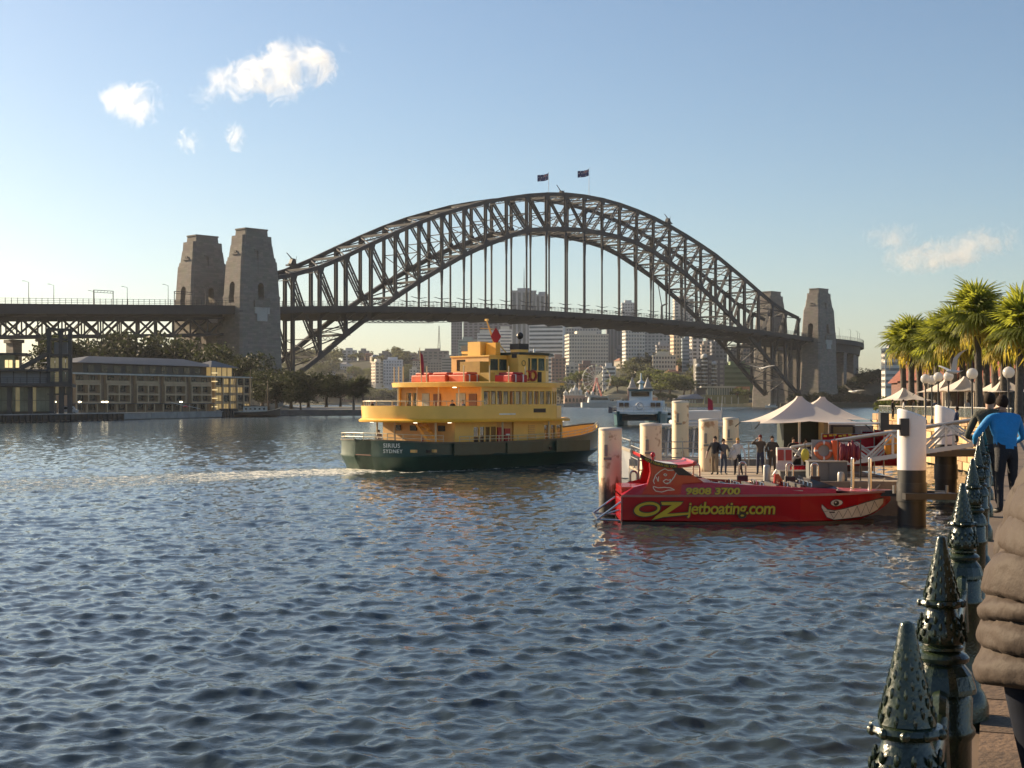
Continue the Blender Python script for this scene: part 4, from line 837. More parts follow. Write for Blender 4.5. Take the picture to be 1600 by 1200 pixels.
# houses scattered over the hillside
rng = random.Random(12); roofc = [mat('tile_roof', (.30,.14,.09), .85, 0, .2, .2), mat('grey_roof', (.25,.25,.26), .7, 0, .2, .2)]; hw = [mat('house_cream', (.52,.46,.38), .85), mat('house_white', (.6,.58,.55), .8), mat('house_brick', (.25,.15,.11), .9)]
HM = []
for v in range(4):
    w_, d_, h_ = rng.uniform(9,15), rng.uniform(8,11), rng.uniform(5,8)
    a = MB().box(-w_/2,w_/2,-d_/2,d_/2,-2,h_).mesh('wall', hw[v % 3]); b_ = MB(); b_.loft([[(-w_/2-.6,-d_/2-.6,h_),(w_/2+.6,-d_/2-.6,h_),(w_/2+.6,d_/2+.6,h_),(-w_/2-.6,d_/2+.6,h_)],[(-w_/4,-.1,h_+3),(w_/4,-.1,h_+3),(w_/4,.1,h_+3),(-w_/4,.1,h_+3)]]); b_ = b_.mesh('roof', roofc[v % 2])
    c = MB()
    for k in range(3):
        for z in ((1.2,) if h_ < 6.5 else (1.0,4.2)): c.box(-w_/2+1+k*w_/3,-w_/2+2.6+k*w_/3,-d_/2-.08,-d_/2+.05,z,z+1.6)
    HM.append((a,b_,c.mesh('windows', glass_d)))
def house(x, y, z, lab, group):
    v = rng.randrange(4); o = thing('house', lab, 'house', (x,y,z), rng.uniform(-.6,.6), group)
    for nm, me in zip(('wall','roof','windows'), HM[v]): link(nm, me, o)
for k in range(46):
    px = rng.uniform(470,800) if k < 30 else rng.uniform(870,1180); y = rng.uniform(1740,2050) if k < 30 else rng.uniform(1290,1420); x = PX(px,y); house(x, y, hN(x,y), 'small house half hidden by trees on the hazy hillside left of the towers' if k < 30 else 'small house among the trees below the office towers', 'hillside houses' if k < 30 else 'houses below the towers')
# trees on the far shore
for k in range(75):
    px = rng.uniform(478,735); y = rng.uniform(1716,1890); x = PX(px,y); r = rng.uniform(7,13); tree(rng.choice(('g0','g1','g2','m0')), (x,y,hN(x,y)-1), r, 'grey green tree on the hazy hillside left of the towers', 'hillside trees', rng.uniform(.8,1.1))
for k in range(150):
    left = k < 95; px = rng.uniform(440,810) if left else rng.uniform(850,1330); y = rng.uniform(1725,2080) if left else rng.uniform(1240,1420); x = PX(px,y); r = rng.uniform(8,15)
    tree(rng.choice(('g0','g1','g2')), (x,y,hN(x,y)-1), r, 'grey green tree on the hazy hillside left of the towers' if left else 'grey green tree on the slope below the far towers', 'hillside trees' if left else 'trees below the far towers', rng.uniform(.8,1.1))
for i, (px, py, d, r, k, lab) in enumerate(((1046,598,1200,19,'m0','huge rounded fig tree on the far shore right of the brick towers'),(1068,602,1195,14,'m1','fig tree on the right flank of the huge rounded one'),(1022,588,1240,15,'m2','fig tree behind the left of the two brick gate towers'),(1000,600,1235,10,'m0','small fig tree behind the brick gate towers'),(965,598,1260,12,'m1','tree right of the big wheel'),(902,590,1290,12,'m2','tree left of the big wheel'),(1152,612,1165,7,'m1','round bush at the right end of the pool terrace'),(1165,614,1160,6,'m0','round bush beside the arch foot'),(1035,618,1165,6,'m2','low tree in front of the huge fig'),(1050,620,1160,5,'m1','low tree left of the grey pavilion'))):
    tree(k, (PX(px,d),d,PZ(py,d)-r*.75), r, lab, None, .85)
for i in range(22):
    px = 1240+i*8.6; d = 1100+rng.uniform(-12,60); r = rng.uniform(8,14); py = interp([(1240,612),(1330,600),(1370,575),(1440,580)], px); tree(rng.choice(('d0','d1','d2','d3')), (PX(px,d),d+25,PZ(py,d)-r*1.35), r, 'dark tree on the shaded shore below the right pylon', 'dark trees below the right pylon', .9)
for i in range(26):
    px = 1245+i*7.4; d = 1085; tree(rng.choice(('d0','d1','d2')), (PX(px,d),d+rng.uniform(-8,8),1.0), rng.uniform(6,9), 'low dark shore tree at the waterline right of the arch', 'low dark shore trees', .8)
hill('point_hill', PX(1225,1120), PX(1560,1120), 1085, 1420, lambda x, y: 1+interp([(1225,0),(1270,4),(1320,14),(1360,22),(1420,26),(1600,26)], 800+F*x/y)*sm(1085,1180,y), soil, 40, 30)
land('point_shore', [(PX(1215,1090),1078),(PX(1480,1060),1060),(PX(1520,1300),1300),(PX(1215,1300),1300)], -1, 3, soil)

# ---------------------------------------------------------------- fun fair: wheel, palace, gate towers, halls
def big_wheel():
    d = 1185; o = thing('ferris_wheel', 'big white ferris wheel with pink legs on the far shore', 'ferris wheel', (PX(932,d),d,PZ(618,d)), R(8)); cz = PZ(592,d)-PZ(618,d); r = 22*d/F
    wm = mat('wheel_white', (.62,.62,.58), .6); pk = mat('wheel_pink', (.62,.22,.20), .6)
    for y in (-1.2,1.2):
        m = MB(); m.torus((0,y,cz),r,.16,'y',40,5); m.torus((0,y,cz),r*.62,.1,'y',30,4); m.build('rim', wm, o)
    for k in range(20): a = 2*math.pi*k/20; m = MB(); m.beam((0,-1.2,cz),(r*math.cos(a),-1.2,cz+r*math.sin(a)),.16,.2); m.beam((0,1.2,cz),(r*math.cos(a),1.2,cz+r*math.sin(a)),.16,.2); m.beam((r*math.cos(a),-1.2,cz+r*math.sin(a)),(r*math.cos(a),1.2,cz+r*math.sin(a)),.16,.16); m.build('spoke', wm, o)
    for k in range(20): a = 2*math.pi*(k+.0)/20; c = (r*1.03*math.cos(a),0,cz+r*1.03*math.sin(a)-.9); m = MB(); m.lathe([(.1,1.0),(.85,.7),(.85,.55),(.6,.5),(.6,.1),(.8,.0),(.7,-.6),(.2,-.75)],c,8); m.build('gondola', mat('gondola_%d' % (k % 3), ((.6,.58,.5),(.55,.3,.2),(.5,.52,.3))[k % 3], .6), o)
    for x in (-6,6):
        for y in (-2,2): m = MB(); m.beam((x,y,-6),(0,y*.7,cz),.7,.7); m.build('leg', pk, o)
    m = MB(); m.tube((0,-2,cz),(0,2,cz),.9,None,12); m.build('hub', pk, o)
big_wheel()
def palace():
    d = 1160; o = thing('fairground_palace', 'pink-brown waterside palace with white spires left of the big wheel', 'building', (PX(880,d),d,2), 0); X = lambda px: PX(px,d)-PX(880,d); Z = lambda py: PZ(py,d)-2
    pm = mat('palace_wall', (.42,.29,.23), .85); m = MB(); m.box(X(882),X(936),0,16,-2,Z(618)); m.build('wall', pm, o); m = MB(); m.box(X(881),X(937),-.4,16.4,Z(618),Z(616.6)); m.build('parapet', white_tr, o)
    for k in range(9):
        x = X(885)+k*(X(935)-X(885))/9; m = MB(); m.prism_xz([(x+a*.45,max(0,z)) for a,z in arch_poly(4.0,2,Z(622))],-.15,.1); m.build('arch_window', glass_d, o)
    for px, yt, r in ((893,604,1.8),(899,598,2.3),(907,604,1.6),(884,608,1.5),(917,610,1.3),(926,609,1.3)):
        h = Z(yt); b0 = Z(617); m = MB(); m.lathe([(r,b0),(r,b0+(h-b0)*.35),(r*1.25,b0+(h-b0)*.36),(r*1.0,b0+(h-b0)*.5),(r*.45,b0+(h-b0)*.62),(r*.2,b0+(h-b0)*.8),(.05,h)],(X(px),3,0),10); m.build('spire', mat('spire_white', (.66,.63,.56), .6), o)
    for k in range(6): x = X(880)+k*2.2; m = MB(); m.prism_xz([(x,Z(617)),(x+2,Z(617)),(x+1,Z(612))],-.2,1.5); m.build('gable', mat('spire_white', ()), o)
palace()
for px, lab in ((988,'left brick gate tower with grey spire on the far shore'),(1012,'right brick gate tower with grey spire on the far shore')):
    d = 1170; o = thing('gate_tower', lab, 'tower', (PX(px,d),d,2), 0, 'brick gate towers'); w_ = 3.6; h = PZ(607,d)-2; m = MB(); m.box(-w_,w_,-w_,w_,-2,h); m.build('shaft', mat('gate_brick', (.24,.14,.11), .9, 0, .2, .6), o)
    m = MB(); m.box(-w_-.3,w_+.3,-w_-.3,w_+.3,h,h+.8); m.build('cornice', white_tr, o); m = MB(); m.lathe([(w_*.95,h+.8),(w_*.8,h+2.4),(.1,h+9.5)],n=8); m.build('spire', mat('spire_grey', (.30,.29,.28), .7), o)
    for k in range(3): m = MB(); m.box(-.7,.7,-w_-.1,-w_+.2,2+k*3.8,4.2+k*3.8); m.build('window', glass_d, o)
def halls():
    d = 1175; o = thing('fairground_hall', 'low cream hall with curved roof right of the big wheel', 'building', (PX(938,d),d,2)); X = lambda px: PX(px,d)-PX(938,d)
    m = MB(); m.box(0,X(982),0,18,-2,5.2); m.build('wall', mat('hall_cream', (.60,.52,.40), .8), o)
    m = MB(); N = 12; m.loft([[(X(982)*k/N,y,5.2+4.8*math.sin(math.pi*(.12+.6*k/N))-1.3) for k in range(N+1)]+[(X(982),y,5.0),(0,y,5.0)] for y in (-1,19)]); m.build('roof', mat('hall_roof', (.66,.55,.36), .7), o)
    for k in range(8): m = MB(); m.box(1+k*2.8,2.8+k*2.8,-.12,.05,1.4,3.8); m.build('window', glass_d, o)
    o = thing('kiosk', 'small pink and orange kiosk right of the brick gate towers', 'kiosk', (PX(1022,1160),1160,2)); m = MB(); m.box(-3,3,0,5,-2,5.5); m.build('wall', mat('kiosk_pink', (.62,.36,.22), .8), o); m = MB(); m.loft([[(-3.4,-.4,5.5),(3.4,-.4,5.5),(3.4,5.4,5.5),(-3.4,5.4,5.5)],[(-.2,2.4,7.6),(.2,2.4,7.6),(.2,2.6,7.6),(-.2,2.6,7.6)]]); m.build('roof', mat('hall_roof', ()), o); m = MB(); m.box(-1,1,-.1,.1,0,2.6); m.build('door', glass_d, o)
    d = 1165; o = thing('pavilion', 'grey pavilion with pointed winged roof on the far shore', 'pavilion', (PX(1076,d),d,2)); m = MB(); m.box(-7,7,0,10,-2,4.2); m.build('wall', mat('pav_wall', (.30,.26,.22), .8), o); m = MB(); m.loft([[(-12,-2,4.2),(13,-2,4.6),(13,12,4.6),(-12,12,4.2)],[(-6,3,7.5),(7.5,3,8.6),(7.5,7,8.6),(-6,7,7.5)]]); m.build('roof', mat('pav_roof', (.22,.23,.26), .6), o)
    for k in range(6): m = MB(); m.box(-6.4+k*2.2,-5.2+k*2.2,-.3,.1,0,3.6); m.build('column', white_tr, o)
    d = 1165; o = thing('pool_building', 'long low white pool building with arcaded terrace left of the arch foot', 'building', (PX(1100,d),d,2)); X = lambda px: PX(px,d)-PX(1100,d); Z = lambda py: PZ(py,d)-2
    m = MB(); m.box(X(1102),X(1170),0,14,-2,Z(617)); m.build('terrace', mat('pool_green', (.24,.24,.14), .85), o); m = MB(); m.box(X(1106),X(1152),3,13,Z(617),Z(607)); m.build('glazed_hall', mat('pool_glass', (.14,.18,.17), .2), o); m = MB(); m.box(X(1096),X(1152),1.5,14,Z(605.5),Z(603.5)); m.build('flat_roof', white_tr, o)
    for k in range(12): x = X(1106)+k*1.95; m = MB(); m.box(x,x+.35,1.8,2.2,Z(617),Z(605.5)); m.build('column', white_tr, o)
    m = MB(); m.box(X(1150),X(1172),1,13,Z(617),Z(604)); m.build('brick_wing', mat('pool_brick', (.46,.25,.15), .85), o)
    for k in range(5): m = MB(); m.box(X(1152)+k*2.1,X(1152)+k*2.1+1,.85,1.1,Z(615),Z(608)); m.build('arch_window', white_tr, o)
    for k in range(6): m = MB(); m.box(X(1100)+k*5.5,X(1100)+k*5.5+.8,-.5,0,-1,Z(620)); m.build('pier', white_tr, o)
halls()
# ================================================================ people
skin_m = mat('skin', (.42,.25,.17), .55, 0, .1, 8)
def cloth(name, c): return mat('cloth_'+name, c, .85, 0, .18, 6, .25, 40)
def body_mesh(J, E, rad, regions, root):
    """one continuous figure grown over a joint skeleton; faces take the material of the nearest bone"""
    bm = bmesh.new(); lay = bm.verts.layers.skin.verify(); idx = {}
    for k, p in J.items():
        v = bm.verts.new(p); v[lay].radius = rad[k] if hasattr(rad[k],'__len__') else (rad[k],)*2; v[lay].use_root = (k == root); idx[k] = v
    for a, b_ in E: bm.edges.new((idx[a], idx[b_]))
    me = bpy.data.meshes.new('body'); bm.to_mesh(me); bm.free(); o = link('tmp', me)
    md = o.modifiers.new('s','SKIN'); md.use_smooth_shade = True; sb = o.modifiers.new('u','SUBSURF'); sb.levels = 2; sb.render_levels = 2
    dg = bpy.context.evaluated_depsgraph_get(); r = bpy.data.meshes.new_from_object(o.evaluated_get(dg)); bpy.data.objects.remove(o)
    mats = []; [mats.append(m) for m in regions.values() if m not in mats]; r.materials.clear(); [r.materials.append(m) for m in mats]
    segs = [(Vector(J[a]), Vector(J[b_]), mats.index(regions[(a,b_)])) for a, b_ in E]
    for p in r.polygons:
        c = p.center; best = 9
        for a, b_, mi in segs:
            d = b_-a; t = max(0,min(1,(c-a).dot(d)/max(1e-9,d.dot(d)))); q = (c-a-d*t).length
            if q < best: best = q; p.material_index = mi
        p.use_smooth = True
    return r
def person(loc, rz, lab, top, legs, hair=(.03,.02,.015), H=1.75, pose=None, group=None, shoes=(.03,.03,.03), wide=1.0, sleeves=True, long_hair=False, seated=False, skirt=None, cat='person', bend=0):
    P = dict(le=(-.19,.02,.60), re=(.19,.02,.60), lw=(-.20,.08,.46), rw=(.20,.08,.46), lk=(-.06,.01,.27), rk=(.06,.01,.27), la=(-.07,-.02,.035), ra=(.07,-.02,.035)); P.update(pose or {})
    def lean(p): # forward bend about the hips
        p = Vector(p)
        if bend and p.z > .53: d = p-Vector((0,0,.53)); a = R(bend); p = Vector((d.x, d.y*math.cos(a)+d.z*math.sin(a), .53+d.z*math.cos(a)-d.y*math.sin(a)))
        return p*H
    hz = .53
    J = {'pel':(0,0,.53),'sp':(0,.0,.63),'ch':(0,0,.745),'nk':(0,0,.835),'hd':(0,.008,.885),'ht':(0,.005,.955),'ls':(-.105*wide,0,.79),'rs':(.105*wide,0,.79),
         'le':P['le'],'re':P['re'],'lw':P['lw'],'rw':P['rw'],'lh':tuple(Vector(P['lw'])+(Vector(P['lw'])-Vector(P['le'])).normalized()*.055),'rh':tuple(Vector(P['rw'])+(Vector(P['rw'])-Vector(P['re'])).normalized()*.055),
         'lp':(-.05,0,.50),'rp':(.05,0,.50),'lk':P['lk'],'rk':P['rk'],'la':P['la'],'ra':P['ra']}
    J['lt'] = tuple(Vector(J['la'])+Vector((-.01,.085,-.012))); J['rt'] = tuple(Vector(J['ra'])+Vector((.01,.085,-.012)))
    low = ('lk','rk','la','ra','lt','rt','lp','rp')
    J = {k: (lean(p) if k not in low else Vector(p)*H) for k, p in J.items()}
    rad = {'pel':(.088,.066),'sp':(.078,.060),'ch':(.092,.066),'nk':.030,'hd':(.042,.050),'ht':(.034,.042),'ls':.040,'rs':.040,'le':.027,'re':.027,'lw':.018,'rw':.018,'lh':(.022,.012),'rh':(.022,.012),'lp':.058,'rp':.058,'lk':.037,'rk':.037,'la':.025,'ra':.025,'lt':.022,'rt':.022}
    rad = {k: tuple(q*H*(wide if k in ('pel','sp','ch') else 1) for q in (v if hasattr(v,'__len__') else (v,v))) for k, v in rad.items()}
    E = [('pel','sp'),('sp','ch'),('ch','nk'),('nk','hd'),('hd','ht'),('ch','ls'),('ls','le'),('le','lw'),('lw','lh'),('ch','rs'),('rs','re'),('re','rw'),('rw','rh'),('pel','lp'),('lp','lk'),('lk','la'),('la','lt'),('pel','rp'),('rp','rk'),('rk','ra'),('ra','rt')]
    tm, lm, sh = top, legs, mat('shoe_%d' % int(shoes[0]*99), shoes, .6)
    reg = {}
    for e in E:
        a, b_ = e
        reg[e] = skin_m if a in ('nk','hd') or b_ in ('lh','rh') or (not sleeves and b_ in ('lw','rw')) else sh if b_ in ('lt','rt') else lm if b_ in ('lk','rk','la','ra','lp','rp') else tm
    o = thing('person', lab, cat, loc, rz, group)
    me = body_mesh(J, E, rad, reg, 'pel'); link('body', me, o)
    hm = mat('hair_%d' % int(hair[0]*999), hair, .8, 0, .25, 30, spec=.15); c = (J['hd']+J['ht'])/2; m = MB(); m.ball((c.x,c.y-.020*H,c.z+.012*H),(.050*H,.055*H,.060*H),12,8)
    if long_hair: m.ball((c.x,c.y-.045*H,c.z-.055*H),(.045*H,.032*H,.09*H),12,8)
    m.build('hair', hm, o, True)
    m = MB(); m.ball((c.x,c.y+.052*H,c.z-.012*H),(.008*H,.012*H,.014*H),6,4); m.build('nose', skin_m, o, True)
    return o
# ================================================================ ferry
def ferry():
    cream = mat('ferry_cream', (.88,.53,.115), .45, 0, .10, .5, coat=.15); deep = mat('ferry_yellow', (.85,.43,.03), .45, 0, .07, .8); green = mat('ferry_green', (.022,.055,.038), .4, 0, .3, .7, .15, 3); tanw = mat('ferry_tan', (.72,.42,.14), .6, 0, .1, 1); orange = mat('raft_orange', (.62,.085,.02), .55); black = mat('ferry_black', (.015,.015,.016), .5); red = mat('ferry_red', (.42,.02,.02), .5); railm = mat('ferry_rail', (.62,.50,.30), .4)
    glass = mat('ferry_glass', (.06,.07,.065), .05, 0, .2, 2, alpha=.22); floor = mat('ferry_floor', (.22,.12,.09), .8); white = mat('letter_white', (.75,.75,.70), .5)
    o = thing('ferry', 'two-deck yellow and green harbour ferry leaving a wake', 'ferry', (FERRY_S.x,FERRY_S.y,0), FERRY_A)
    HB = [(0,.9,2.15),(.06,1.5,2.15),(.16,2.1,2.13),(.34,2.7,2.12),(.62,3.25,2.1),(1.05,3.8,2.07),(1.7,4.3,2.03),(2.5,4.66,1.98),(3.5,4.9,1.95),(7,5.05,1.9),(12,5.05,1.92),(16,4.85,2.02),(19,4.3,2.2),(21.5,3.3,2.45),(23.5,2.0,2.75),(24.7,.95,2.95),(25.4,.06,3.05)]
    rings = []
    for x, b_, zs in HB:
        f = max(0,(x-17)/8.4); s = max(0,1-x/3); kx = x-.35*s*0; wl = b_*(.93-.55*f*f); xo = x-.9*f*f; xk = x+.5*s
        rings.append([(x,-b_,zs),(x-.1*f,-b_*(1.0-.05*f),1.12),(x-.1*f,-(b_*(1.015-.06*f)+.07),1.02),(x,-(b_*(1.0-.08*f)+.05),.9),(xo+.3*s,-wl,.25),(xk-.9*f,-wl*.93,-.6),(xk-1.2*f,0,-.9),(xk-.9*f,wl*.93,-.6),(xo+.3*s,wl,.25),(x,(b_*(1.0-.08*f)+.05),.9),(x-.1*f,(b_*(1.015-.06*f)+.07),1.02),(x-.1*f,b_*(1.0-.05*f),1.12),(x,b_,zs)])
    m = MB(); m.loft(rings, True, False, False); m.add([r for r in rings[0]], [tuple(range(13))]); m.build('hull', green, o, True)
    m = MB(); n_ = len(HB)
    for sg in (-1,1):
        for (x0,b0,z0),(x1,b1,z1) in zip(HB,HB[1:]): m.beam((x0,sg*b0,z0+.03),(x1,sg*b1,z1+.03),.16,.1)
    m.build('gunwale', mat('ferry_gunwale', (.10,.09,.06), .5), o)
    m = MB()   # pale inside of the bow bulwark
    for sg in (-1,1):
        for (x0,b0,z0),(x1,b1,z1) in zip(HB[12:],HB[13:]): m.add([(x0,sg*(b0-.12),1.15),(x1,sg*max(.02,b1-.12),1.15),(x1,sg*max(.02,b1-.12),z1-.03),(x0,sg*(b0-.12),z0-.03)],[(0,1,2,3)])
    m.build('bow_lining', cream, o)
    m = MB(); m.prism([(x,-b_+.15) for x,b_,z in HB[:-1]]+[(x,b_-.15) for x,b_,z in reversed(HB[:-1])], 1.05, 1.12); m.build('main_deck', floor, o)
    for x in (4.2,9.6,15): # vertical fender plates
        m = MB(); m.box(x,x+3.9,-5.16,-5.08,1.06,1.9); m.build('side_plate', green, o)
    for k, (x, z) in enumerate(((2.2,1.4),(6,1.35),(10.6,1.3),(14.5,1.35),(17.5,1.5),(19.2,1.65))): m = MB(); b_ = interp([(a,c) for a,c,_ in HB], x); m.cbox((x,-b_-.04,z),(.28,.12,.2)); m.build('scupper', black, o)
    # draught marks / lamps on the stern
    for x, y, c in ((.30,-1.0,deep),(1.35,-4.12,tanw),(2.7,-4.7,tanw)): m = MB(); m.cbox((x-.12,y,1.42),(.22,.5,.2)); m.build('stern_lamp', c, o)
    # name on the stern quarter
    a = Vector((.22,-2.15)); c = Vector((.86,-3.62)); d = (c-a).normalized(); ang = math.atan2(d.y,d.x); off = Vector((d.y,-d.x))*.10 if False else Vector((-.20,-.09))
    for body, z, sz in (('SIRIUS',1.66,.44),('SYDNEY',1.28,.38)):
        text_mesh('lettering', body, sz, white, o, (a.x+off.x-.03,a.y+off.y,z), (R(90),0,ang), .02, 0, 0, 'LEFT', 1.0, 1.12)
    def railing(pts, h, m_, name, n=2, step=1.0, r=.03):
        b_ = MB()
        for p, q in zip(pts,pts[1:]):
            p = Vector(p); q = Vector(q)
            for k in range(n): b_.tube(p+Vector((0,0,h*(k+1)/n)),q+Vector((0,0,h*(k+1)/n)),r,None,6)
            N = max(1,int((q-p).length/step))
            for k in range(N): c = p.lerp(q,k/N); b_.tube(c,c+Vector((0,0,h)),r,None,5)
        return b_.build(name, m_, o)
    railing([(3.5,-4.75,1.95),(1.8,-4.3,2.0),(.8,-3.45,2.05),(.25,-2.4,2.1),(.02,0,2.12),(.25,2.4,2.1),(.8,3.45,2.05),(1.8,4.3,2.0),(3.5,4.75,1.95)], .55, railm, 'stern_rail', 2)
    railing([(5,-4.85,1.95),(12,-4.9,1.95),(16,-4.7,2.05),(19,-4.2,2.25),(21.5,-3.2,2.5),(23.5,-1.9,2.8)], .45, railm, 'side_rail', 2)
    def wall(pts, z0, zs, zh, z1, wins, m_, th=.08, glz=None, nm='cabin_wall'):
        """cabin side with real openings; wins = list per segment of (start, end, count)"""
        b_ = MB()
        for (p, q), wl in zip(zip(pts,pts[1:]), wins):
            p = Vector((*p,0)); q = Vector((*q,0)); L = (q-p).length; t = (q-p)/L
            def bx(a, c, u, v): P = p+t*a; Q = p+t*c; b_.beam((P.x,P.y,(u+v)/2),(Q.x,Q.y,(u+v)/2),th,v-u)
            if not wl: bx(0,L,z0,z1); continue
            s, e, n_ = wl; bx(0,L,z0,zs); bx(0,L,zh,z1)
            if s > 0: bx(0,s,zs,zh)
            if e < L: bx(e,L,zs,zh)
            g = .13; wd = (e-s)/n_
            for k in range(n_):
                if k: bx(s+k*wd-g/2,s+k*wd+g/2,zs,zh)
                P = p+t*(s+k*wd+(g/2 if k else 0)); Q = p+t*(s+(k+1)*wd-(g/2 if k < n_-1 else 0)); w_ = MB(); w_.beam((P.x,P.y,(zs+zh)/2),(Q.x,Q.y,(zs+zh)/2),.02,zh-zs); w_.build('window', glz or glass, o)
        return b_.build(nm, m_, o)
    # main-deck cabin
    S = -4.0
    wall([(5.3,4.0),(5.3,-4.0)],1.12,2.6,3.1,3.45,[None],tanw,nm='aft_bulkhead')
    wall([(5.3,-4.0),(7.1,-4.0)],1.12,1.9,3.1,3.45,[None],cream)
    wall([(7.1,-4.0),(9.6,-4.0)],1.12,1.55,3.05,3.45,[(.1,2.4,4)],cream)
    wall([(11.4,-4.0),(14.6,-4.0)],1.12,1.9,3.1,3.45,[None],cream)
    wall([(14.6,-4.0),(17.0,-3.9),(18.2,-2.8),(18.5,0),(18.2,2.8),(17,3.9)],1.12,1.95,3.1,3.45,[(.2,2.3,3),(.15,1.5,2),(.2,2.6,3),(.2,2.6,3),(.15,1.5,2)],cream)
    wall([(5.3,4.0),(17,3.95)],1.12,1.95,3.05,3.45,[(1,11,12)],cream)
    m = MB(); m.box(9.6,11.4,-3.9,-2.6,1.12,3.4); m.build('entry_recess', tanw, o)
    m = MB(); m.box(9.7,10.3,-4.06,-3.9,1.15,3.0); m.build('red_door', red, o); m = MB(); m.box(10.4,11.0,-4.1,-3.85,1.4,2.9); m.build('red_cabinet', red, o); m = MB(); m.box(10.5,10.9,-4.13,-4.1,2.35,2.5); m.build('notice', white, o)
    m = MB()
    for k in range(9): m.box(13.0,13.7,-4.1,-4.04,1.9+k*.14,1.98+k*.14)
    m.build('louvre', tanw, o)
    for y in (2.2,.4,-2.7): m = MB(); m.box(5.16,5.24,y-.35,y+.35,2.75,3.15); m.build('bulkhead_window', black, o)
    m = MB(); m.cbox((5.2,-.6,2.1),(.06,.18,.25)); m.build('fire_bell', red, o)
    for x, y in ((4.6,3.9),(4.4,1.6),(9.5,-4.75),(14.6,-4.7),(3.8,-3.6)): m = MB(); m.tube((x,y,1.1),(x,y,3.45),.07,None,8); m.build('stanchion', railm, o)
    for y in (3.4,1.2,-1.2,-3.4): m = MB(); m.tube((6.3-.05*abs(y)+.12*y*y*.1,y,4.6),(6.3,y,6.02),.05,None,8); m.build('awning_post', railm, o)
    m = MB()   # outside stair
    for k in range(9): t = k/8; m.box(4.0+.0,4.9,-1.2-2.3*t-.16,-1.2-2.3*t+.16,3.3-2.1*t-.03,3.3-2.1*t+.03)
    m.beam((4.0,-1.1,3.4),(4.0,-3.6,1.15),.06,.2); m.beam((4.9,-1.1,3.4),(4.9,-3.6,1.15),.06,.2); m.beam((4.0,-1.1,4.0),(4.0,-3.6,1.9),.05,.05); m.build('stair', deep, o)
    # seats seen through the windows
    for k in range(5): m = MB(); m.box(7.6+k*1.8,8.0+k*1.8,-3,3,1.12,1.6); m.box(7.6+k*1.8,7.7+k*1.8,-3,3,1.6,2.1); m.build('bench', floor, o)
    # upper deck with its bulwark
    UB = [(1.9,.9),(1.97,1.6),(2.1,2.25),(2.35,2.85),(2.75,3.45),(3.3,4.0),(4.1,4.45),(5.2,4.8),(7,5.0),(13,5.05),(15.5,4.8),(17.3,4.1),(18.5,2.9),(19.0,1.2)]
    out = [(x,-b_) for x,b_ in UB]+[(x,b_) for x,b_ in reversed(UB)]
    m = MB(); m.prism(out, 3.45, 3.62); m.build('upper_deck', tanw, o)
    m = MB(); c = (9.5,0)
    ext = lambda f: [(9.5+(x-9.5)*f, y*f) for x,y in out]
    m.loft([[(x,y,3.42) for x,y in ext(1.03)],[(x,y,3.55) for x,y in ext(1.035)],[(x,y,3.68) for x,y in ext(1.012)],[(x,y,3.66) for x,y in ext(.995)],[(x,y,3.42) for x,y in ext(.99)]],False,False); m.build('deck_edge', deep, o, True)
    k0 = [i for i,(x,y) in enumerate(out) if x <= 8]
    aft = [p for p in out if p[0] <= 7.0]; st = [p for p in out if p[1] < 0 and p[0] <= 7.0]; pt = [p for p in out if p[1] > 0 and p[0] <= 7.0]
    loop = [(7.4,-5.05)]+list(reversed(st))+list(reversed(pt))+[(7.4,5.05)]
    m = MB(); rr = []
    for f, z in ((1.0,3.6),(1.012,4.62),(.998,4.62),(.985,3.6)): rr.append([(9.5+(x-9.5)*f,y*f,z) for x,y in loop])
    m.loft([[r[i] for r in rr] for i in range(len(loop))]); m.build('bulwark', cream, o, True)
    railing([(x*1.0+.05,y*.985,4.6) for x,y in loop], .36, railm, 'bulwark_rail', 1, 1.6, .035)
    # upper cabin
    wall([(7.4,-4.6),(15.0,-4.6),(16.5,-3.7),(17.2,-2.0),(17.2,2.0),(16.5,3.7),(15.0,4.6),(7.4,4.6)],3.62,4.72,5.72,6.05,[(.25,7.5,11),(.15,1.6,2),(.15,1.7,2),(.2,3.8,4),(.15,1.7,2),(.15,1.6,2),(.25,7.3,11)],cream,.1)
    m = MB(); m.beam((7.4,-4.82,4.12),(15.1,-4.82,4.12),.36,1.0); m.beam((15.1,-4.82,4.12),(16.7,-3.85,4.12),.36,1.0); m.beam((16.7,-3.85,4.12),(17.45,-2,4.12),.36,1.0); m.build('side_fascia', cream, o)
    m = MB(); m.box(12.6,13.9,-5.05,-5.0,4.1,4.4); m.build('destination_board', black, o); m = MB(); m.box(8.9,10.6,-5.04,-5.0,3.95,4.05); m.build('name_strip', white, o)
    wall([(7.6,4.5),(7.6,-4.5)],3.62,4.1,5.6,6.05,[(.6,1.9,2)],tanw,nm='upper_aft_bulkhead')
    for y, w_ in ((1.6,.8),(-2.3,1.0)): m = MB(); m.box(7.5,7.56,y-w_/2,y+w_/2,4.2,5.55); m.build('aft_window', mat('pale_glass', (.35,.38,.34), .15), o)
    for y in (.3,-3.6): m = MB(); m.box(7.48,7.56,y-.4,y+.4,3.7,5.5); m.build('aft_door', mat('ferry_brown', (.20,.10,.05), .6), o)
    for k in range(5): m = MB(); m.box(8.3+k*1.6,8.8+k*1.6,-3.4,3.4,3.62,4.15); m.box(8.3+k*1.6,8.4+k*1.6,-3.4,3.4,4.15,4.7); m.build('bench', floor, o)
    m = MB(); RO = [(5.75,1.8),(5.9,3.0),(6.4,4.2),(7.2,4.85),(9,5.0),(14.5,4.95),(16.4,4.2),(17.5,2.6),(17.8,1)]; ro = [(x,-b_) for x,b_ in RO]+[(x,b_) for x,b_ in reversed(RO)]
